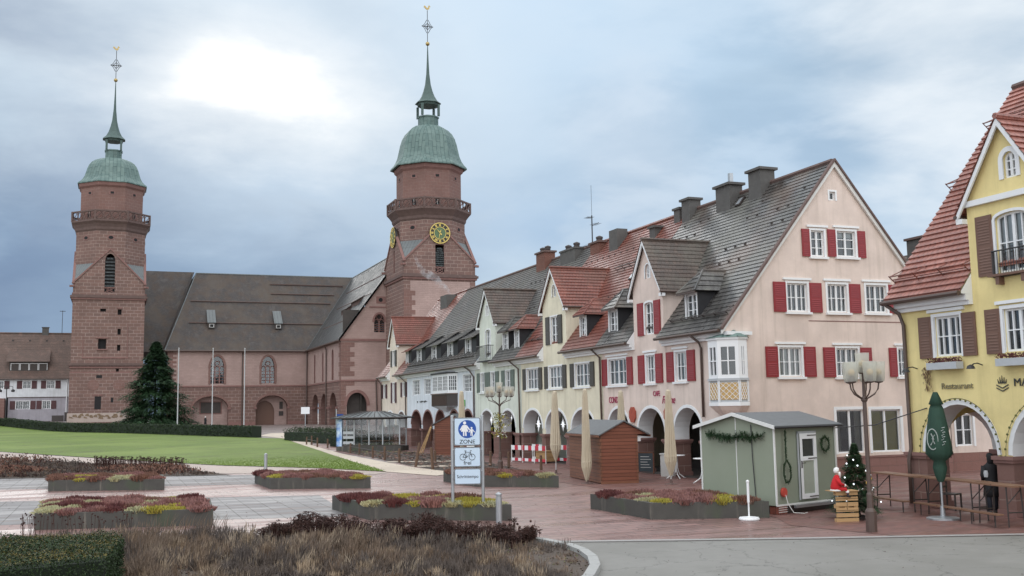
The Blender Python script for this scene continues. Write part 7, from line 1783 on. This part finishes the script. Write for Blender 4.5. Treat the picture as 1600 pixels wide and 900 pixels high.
# dry grasses and dark seed heads in the foreground bed
def dry_grass():
    rr = random.Random(11); mats = MB(); poly = BED
    n = 0
    for c in range(3300):
        x, y = rr.uniform(-3, 9.4), rr.uniform(15, 29.5)
        if not inside((x, y), poly): continue
        if x < .5 and y < 20.9: continue
        edge = (x > 7.6 and y < 22.5)
        if edge and rr.random() < .75: continue
        back = y > 29.5-(x+2.5)*.62-1.2
        lowf = .5+.5*math.sin(x*1.1+2*math.sin(y*.7))*math.cos(y*.9+x*.4)
        fr_ = min(1, max(0, (y-18.6)/3.2))
        if rr.random() > .35+.4*lowf+.35*fr_: continue
        hh = rr.uniform(.22, .56)*(.6 if back else 1)*(.55+.6*lowf)*(.45+.55*fr_)*(1.3 if rr.random() < .12 else 1)*(1.25 if rr.random() < .1 else 1)*(.45 if edge else 1)*(.55+.45*min(1, (x+3)/4))
        mats.mat('drygrass3' if rr.random() < .16 else 'drygrass' if (math.sin(x*1.7)+math.sin(y*1.3+x)+rr.gauss(0, .6)) > .1 else 'drygrass2'); wx, wy = rr.gauss(.10, .08), rr.gauss(0, .06)
        for b in range(32):
            a = rr.random()*2*PI; r = rr.random()*.14; px, py = x+r*math.cos(a), y+r*math.sin(a); h = hh*rr.uniform(.5, 1.1); lx, ly = wx*h*1.5+rr.gauss(0, .09), wy+rr.gauss(0, .09); w = .0048; z0 = .02
            m1 = (px+lx*.4, py+ly*.4, h*.6); tip = (px+lx, py+ly, h); mats.mesh([(px-w, py, z0), (px+w, py, z0), (m1[0]+w, m1[1], m1[2]), (m1[0]-w, m1[1], m1[2]), tip], [(0, 1, 2, 3), (3, 2, 4)])
            if rr.random() < .5:
                q = .007; mats.mesh([(tip[0], tip[1], tip[2]-.1), (tip[0]+q, tip[1], tip[2]-.05), (tip[0]+lx*.1, tip[1], tip[2]+.04), (tip[0]-q, tip[1]+q, tip[2]-.05)], [(0, 1, 2, 3)])
    o = mats.build('dry_grass'); tag(o, 'dry brown ornamental grasses filling the foreground bed', 'dry grass', kind='stuff')
dry_grass()
def leaf_litter():
    rr = random.Random(5); m = MB()
    for i in range(9000):
        x, y = rr.uniform(-3, 9.3), rr.uniform(15.2, 29)
        if not inside((x, y), BED): continue
        m.mat(rr.choice(('drygrass2', 'sedum', 'drygrass', 'greentuft') if x > 7.4 and y < 22 else ('drygrass2', 'sedum', 'drygrass'))); s = rr.uniform(.02, .05); a = rr.random()*6; z = .035+rr.random()*.05
        m.face([(x, y, z), (x+s*math.cos(a), y+s*math.sin(a), z+rr.uniform(0, .03)), (x+s*math.cos(a+1.3), y+s*math.sin(a+1.3), z+rr.uniform(0, .04))])
    o = m.build('leaf_litter'); tag(o, 'dead leaves and low tufts on the soil of the foreground bed', 'leaf litter', kind='stuff')
    # leaves blown over the paving
    m = MB()
    for i in range(620):
        x = rr.uniform(-8, 20); y = rr.uniform(22, 58)
        if inside((x, y), BED) or inside((x, y), LAWN): continue
        s = rr.uniform(.03, .075); a = rr.random()*6; z = .02; m.face([(x, y, z), (x+s*math.cos(a), y+s*math.sin(a), z+.015), (x+s*math.cos(a+1.4), y+s*math.sin(a+1.4), z+.01)])
    for i in range(90):
        x = rr.uniform(9.6, 19); y = rr.uniform(14, 21); s = rr.uniform(.02, .05); a = rr.random()*6; m.face([(x, y, .02), (x+s*math.cos(a), y+s*math.sin(a), .03), (x+s*math.cos(a+1.4), y+s*math.sin(a+1.4), .025)])
    tag(m.build('fallen_leaves', 'sedum'), 'dark fallen leaves scattered over the pink paving', 'fallen leaves', kind='stuff')
leaf_litter()
def sedum():
    rr = random.Random(21); m = MB(); m.mat('sedum')
    path = [Vector((3.8, 26.4)), Vector((5.2, 25.6)), Vector((6.8, 24.3)), Vector((8.0, 23.4)), Vector((9.0, 22.3))]
    def plant(x, y, h, n=7):
        for k in range(n):
            a = rr.random()*6.28; bx, by = x+rr.gauss(0, .05), y+rr.gauss(0, .05); tx, ty = bx+math.cos(a)*.10*rr.random(), by+math.sin(a)*.1*rr.random(); hh = h*rr.uniform(.75, 1.05); m.tube([(bx, by, 0), (tx, ty, hh)], .006, 3, False)
            for j in range(9):
                aa = rr.random()*6.28; r = rr.random()*.095; p = Vector((tx+r*math.cos(aa), ty+r*math.sin(aa), hh+rr.gauss(0, .012)-r*.25)); s = .032
                m.face([tuple(p+Vector((rr.uniform(-s, s), rr.uniform(-s, s), rr.uniform(-.01, .015)))) for _ in range(3)]); m.face([tuple(p+Vector((rr.uniform(-s, s), rr.uniform(-s, s), rr.uniform(-.02, .01)))) for _ in range(3)])
            for j in range(5): z = hh*rr.uniform(.2, .8); p = Vector((bx+(tx-bx)*z/hh, by+(ty-by)*z/hh, z)); m.face([tuple(p), tuple(p+Vector((rr.gauss(0, .05), rr.gauss(0, .05), rr.gauss(0, .03)))), tuple(p+Vector((rr.gauss(0, .05), rr.gauss(0, .05), rr.gauss(0, .03))))])
    for i in range(330):
        s = rr.random()*(len(path)-1); k = int(s); p = path[k]+(path[k+1]-path[k])*(s-k); d = rr.uniform(-.2, 1.25); x, y = p.x-d*.5+rr.gauss(0, .1), p.y-d*.75+rr.gauss(0, .1); f = s/(len(path)-1)
        plant(x, y, (rr.uniform(.36, .54)+.14*math.sin(x*5.1)*math.sin(x*2.3+1)) if .06 < f < .96 else rr.uniform(.25, .45))
    tag(m.build('dark_seed_heads'), 'mass of dark brown flat seed heads along the back of the foreground bed', 'perennials', kind='stuff')
    # single stems by the kerb and before the left planter
    m = MB(); m.mat('sedum')
    for i in range(60): plant_x = rr.uniform(-2.2, .6); plant_y = 29.0-plant_x*.45+rr.gauss(0, .25); h = rr.uniform(.3, .6); m.tube([(plant_x, plant_y, 0), (plant_x+rr.gauss(0, .04), plant_y, h)], .006, 3, False); m.ball((plant_x+rr.gauss(0, .03), plant_y, h), .022, 4)
    m.mat('drygrass')
    for i in range(90):
        x = rr.uniform(.8, 2.8); y = 29.0-x*.4+rr.gauss(0, .3); h = rr.uniform(.25, .6); l = rr.gauss(.15, .08); m.face([(x-.006, y, 0), (x+.006, y, 0), (x+l*.4+.006, y, h*.6), (x+l, y, h), (x+l*.4-.006, y, h*.6)])
    m.mat('sedum')
    for i in range(14): x = 9.0+rr.gauss(0, .12); y = 22.6+rr.gauss(0, .2); h = rr.uniform(.2, .5); m.tube([(x, y, 0), (x+rr.gauss(0, .06), y, h)], .006, 3, False); m.ball((x, y, h), .03, 4)
    tag(m.build('dead_stems'), 'thin dead flower stems and pale grass before the nearest left planter', 'dead stems', kind='stuff')
sedum()
# brown shrub bed behind the left planters
def back_bed():
    rr = random.Random(31); m = MB(); poly = [(-26, 64), (-8.2, 80), (-4, 74), (2.4, 63), (4.7, 55.4), (5.2, 53.9), (3.2, 54.9), (-5.4, 58.6), (-26, 59)]
    for i in range(5200):
        x, y = rr.uniform(-14, 5.2), rr.uniform(53.8, 79)
        if not inside((x, y), poly): continue
        sh = (math.sin(x*.8)+math.sin(y*.55+x*.3))*.5; m.mat(('h_brown' if sh > .2 else 'drygrass2') if rr.random() < .6 else ('sedum' if rr.random() < .7 else 'drygrass')); h = .22+.2*max(0, sh)+(.22 if y > 66 and rr.random() < .2 else 0)
        if x > 4: h *= .5
        for k in range(9):
            a = rr.random()*6.28; r = rr.random()*.32; px, py = x+r*math.cos(a), y+r*math.sin(a); s = .07; z = h*rr.uniform(.2, 1.15)
            m.face([(px-s*.4, py, z-s), (px+s*.5, py+rr.gauss(0, s), z-s*.4), (px+rr.gauss(0, s), py, z+s*.9)])
    tag(m.build('brown_ground_cover'), 'brown winter shrubs and ground cover in the bed before the lawn', 'ground cover', kind='stuff')
    m = MB(); m.mat('sedum')
    for i in range(380):
        x = rr.uniform(-1, 3.6); y = 64.5-(x+.5)*1.4+rr.gauss(0, .8); h = rr.uniform(.45, .75); m.tube([(x, y, 0), (x, y, h)], .01, 3, False)
        for k in range(6): m.face([(x+rr.uniform(-.09, .09), y+rr.uniform(-.09, .09), h+rr.uniform(-.02, .03)) for _ in range(3)])
    tag(m.build('dark_seed_heads'), 'dark flat seed heads at the back edge of the brown shrub bed', 'perennials', kind='stuff')
    m = MB()
    for i in range(2600):
        x, y = rr.uniform(15.6, 20.4), rr.uniform(49.5, 78)
        if not inside((x, y), [(15.6, 49.6), (19.3, 48.8), (20.2, 56), (20.6, 66), (20.2, 74), (16.1, 78)]): continue
        m.mat(rr.choice(('h_brown', 'drygrass2', 'h_brown', 'greentuft' if y > 70 else 'sedum'))); s = .09; z = .02+rr.random()*.12; m.face([(x+rr.gauss(0, s), y+rr.gauss(0, s), z+rr.random()*.06) for _ in range(3)])
    tag(m.build('rough_ground_cover'), 'low brown ground cover in the bed fenced with wooden posts', 'ground cover', kind='stuff')
back_bed()
# tufts along the edges of the lawn
def lawn_edge():
    rr = random.Random(8); m = MB(); m.mat('grassblade')
    for i in range(60000):
        x = rr.uniform(-18, 15.5); y = 51.5+68*rr.random()**1.3
        if not inside((x, y), LAWN): continue
        for j in range(2): px, py = x+rr.gauss(0, .1), y+rr.gauss(0, .1); h = rr.uniform(.03, .08); m.face([(px-.02, py, .02), (px+.02, py, .02), (px+rr.gauss(0, .03), py, .02+h)])
    tag(m.build('grass'), 'short green grass of the lawn', 'grass', kind='stuff')
M['grassblade'] = leafmat('grass_blade', (.12, .19, .03), .3); lawn_edge()
# bare tree whose twigs reach in from the left
def bare():
    rr = random.Random(3); m = MB(); t = thing('bare_tree', 'bare winter tree at the left edge, thin twigs reaching into the sky', 'tree', (-20.5, 60, 0)); m.tube([(0, 0, 0), (.1, 0, 3), (0, .1, 6), (.3, 0, 9)], [.22, .17, .12, .05], 8); m.build('trunk', 'bark', t); c = MB()
    def br(p, d, r, n):
        q = p+d; c.tube([tuple(p), tuple((p+q)/2+Vector((rr.gauss(0, .1), rr.gauss(0, .1), .05))), tuple(q)], [r, r*.8, r*.6], 5, False)
        if n:
            for k in range(3): br(q, (d*.62+Vector((rr.gauss(0, .5), rr.gauss(0, .5), rr.gauss(.1, .4)))*d.length*.5), r*.55, n-1)
    for k in range(13): a = k*2.4; z = 3+k*.45; br(Vector((.1, 0, z)), Vector((math.cos(a), math.sin(a), .6))*1.9, .06, 4)
    c.build('branches', 'bark', t)
bare()
# chimney smoke behind the terrace
def smoke():
    s = NT('smoke'); s.N.remove(s.b); v = s.N.new('ShaderNodeVolumePrincipled'); v.inputs['Color'].default_value = (.95, .95, .97, 1); n = s.noise(.9, 5, .7); s.L.new(s.math('MULTIPLY', s.rng(n, .42, .62), 1.6), v.inputs['Density']); s.L.new(v.outputs[0], s.N['Material Output'].inputs['Volume']); M['smoke'] = s.m
    m = MB(); P = [(0, 0, 0), (-.3, 0, .5), (-.9, .2, 1.0), (-1.2, .2, 1.5), (-1.9, .4, 1.9), (-2.6, .4, 2.3), (-2.9, .4, 3.0), (-3.2, .5, 3.7)]; r = [.2, .28, .4, .34, .42, .3, .22, .1]; m.tube(P, r, 12); o = m.build('chimney_smoke', 'smoke', None, (28.3, 88.6, 13.4), smooth=True); tag(o, 'wisp of white smoke rising from the far chimney before the right church tower', 'smoke', kind='stuff')
smoke()
# roof antenna on the terrace
an = MB(); an.tube([(0, 0, 0), (0, 0, 2.4)], .04, 6); an.tube([(0, 0, 2.4), (0, 0, 4.4)], .012, 4)
for z, l, dy in ((1.7, .9, 1), (2.3, .7, -1), (.5, 1.6, -1)):
    an.tube([(0, 0, z), (0, -dy*l*1.1, z+.06)], .018, 4)
    for k in range(6): an.tube([(-.25, -dy*l*(k+1)/6, z+.03), (.25, -dy*l*(k+1)/6, z+.03)], .008, 3)
tag(an.build('tv_antenna', 'iron', None, (28.7, 59.4, 13.1)), 'television aerial mast on the terrace ridge between chimneys', 'antenna')
# information board and blue signs before the church
t = thing('info_board', 'white lit information board on a thin stand before the church wall', 'information board', (23.2, 135, gh(23.2, 135))); MB().tube([(0, 0, 0), (0, 0, 2.1)], .05, 6).build('post', 'steel', t); MB().box(-.55, -.05, 2.1, .55, .03, 3.0).build('board', 'white', t)
t = thing('direction_sign', 'thin white post with blue direction sign before the church wing', 'sign', (20.6, 102, gh(20.6, 102))); MB().tube([(0, 0, 0), (0, 0, 3.0)], .05, 8).build('post', 'pole_white', t); MB().box(.05, -.02, 2.2, .7, .02, 2.5).box(.05, -.02, 1.85, .7, .02, 2.1).build('sign_plate', 'sign_blue', t)
t = thing('old_street_lamp', 'small double armed dark street lamp before the far left house', 'street lamp', (-16.8, 190, 2.2)); MB().tube([(0, 0, 0), (0, 0, 6.0)], .08, 6).build('pole', 'iron', t)
for s in (-1, 1): MB().tube([(0, 0, 5.4), (s*.4, 0, 6.0), (s*.9, 0, 5.9), (s*.95, 0, 5.4)], .05, 5).lathe([(.25, 5.0), (.3, 5.3), (.05, 5.5)], 8, s*.95).build('lantern', 'iron', t)
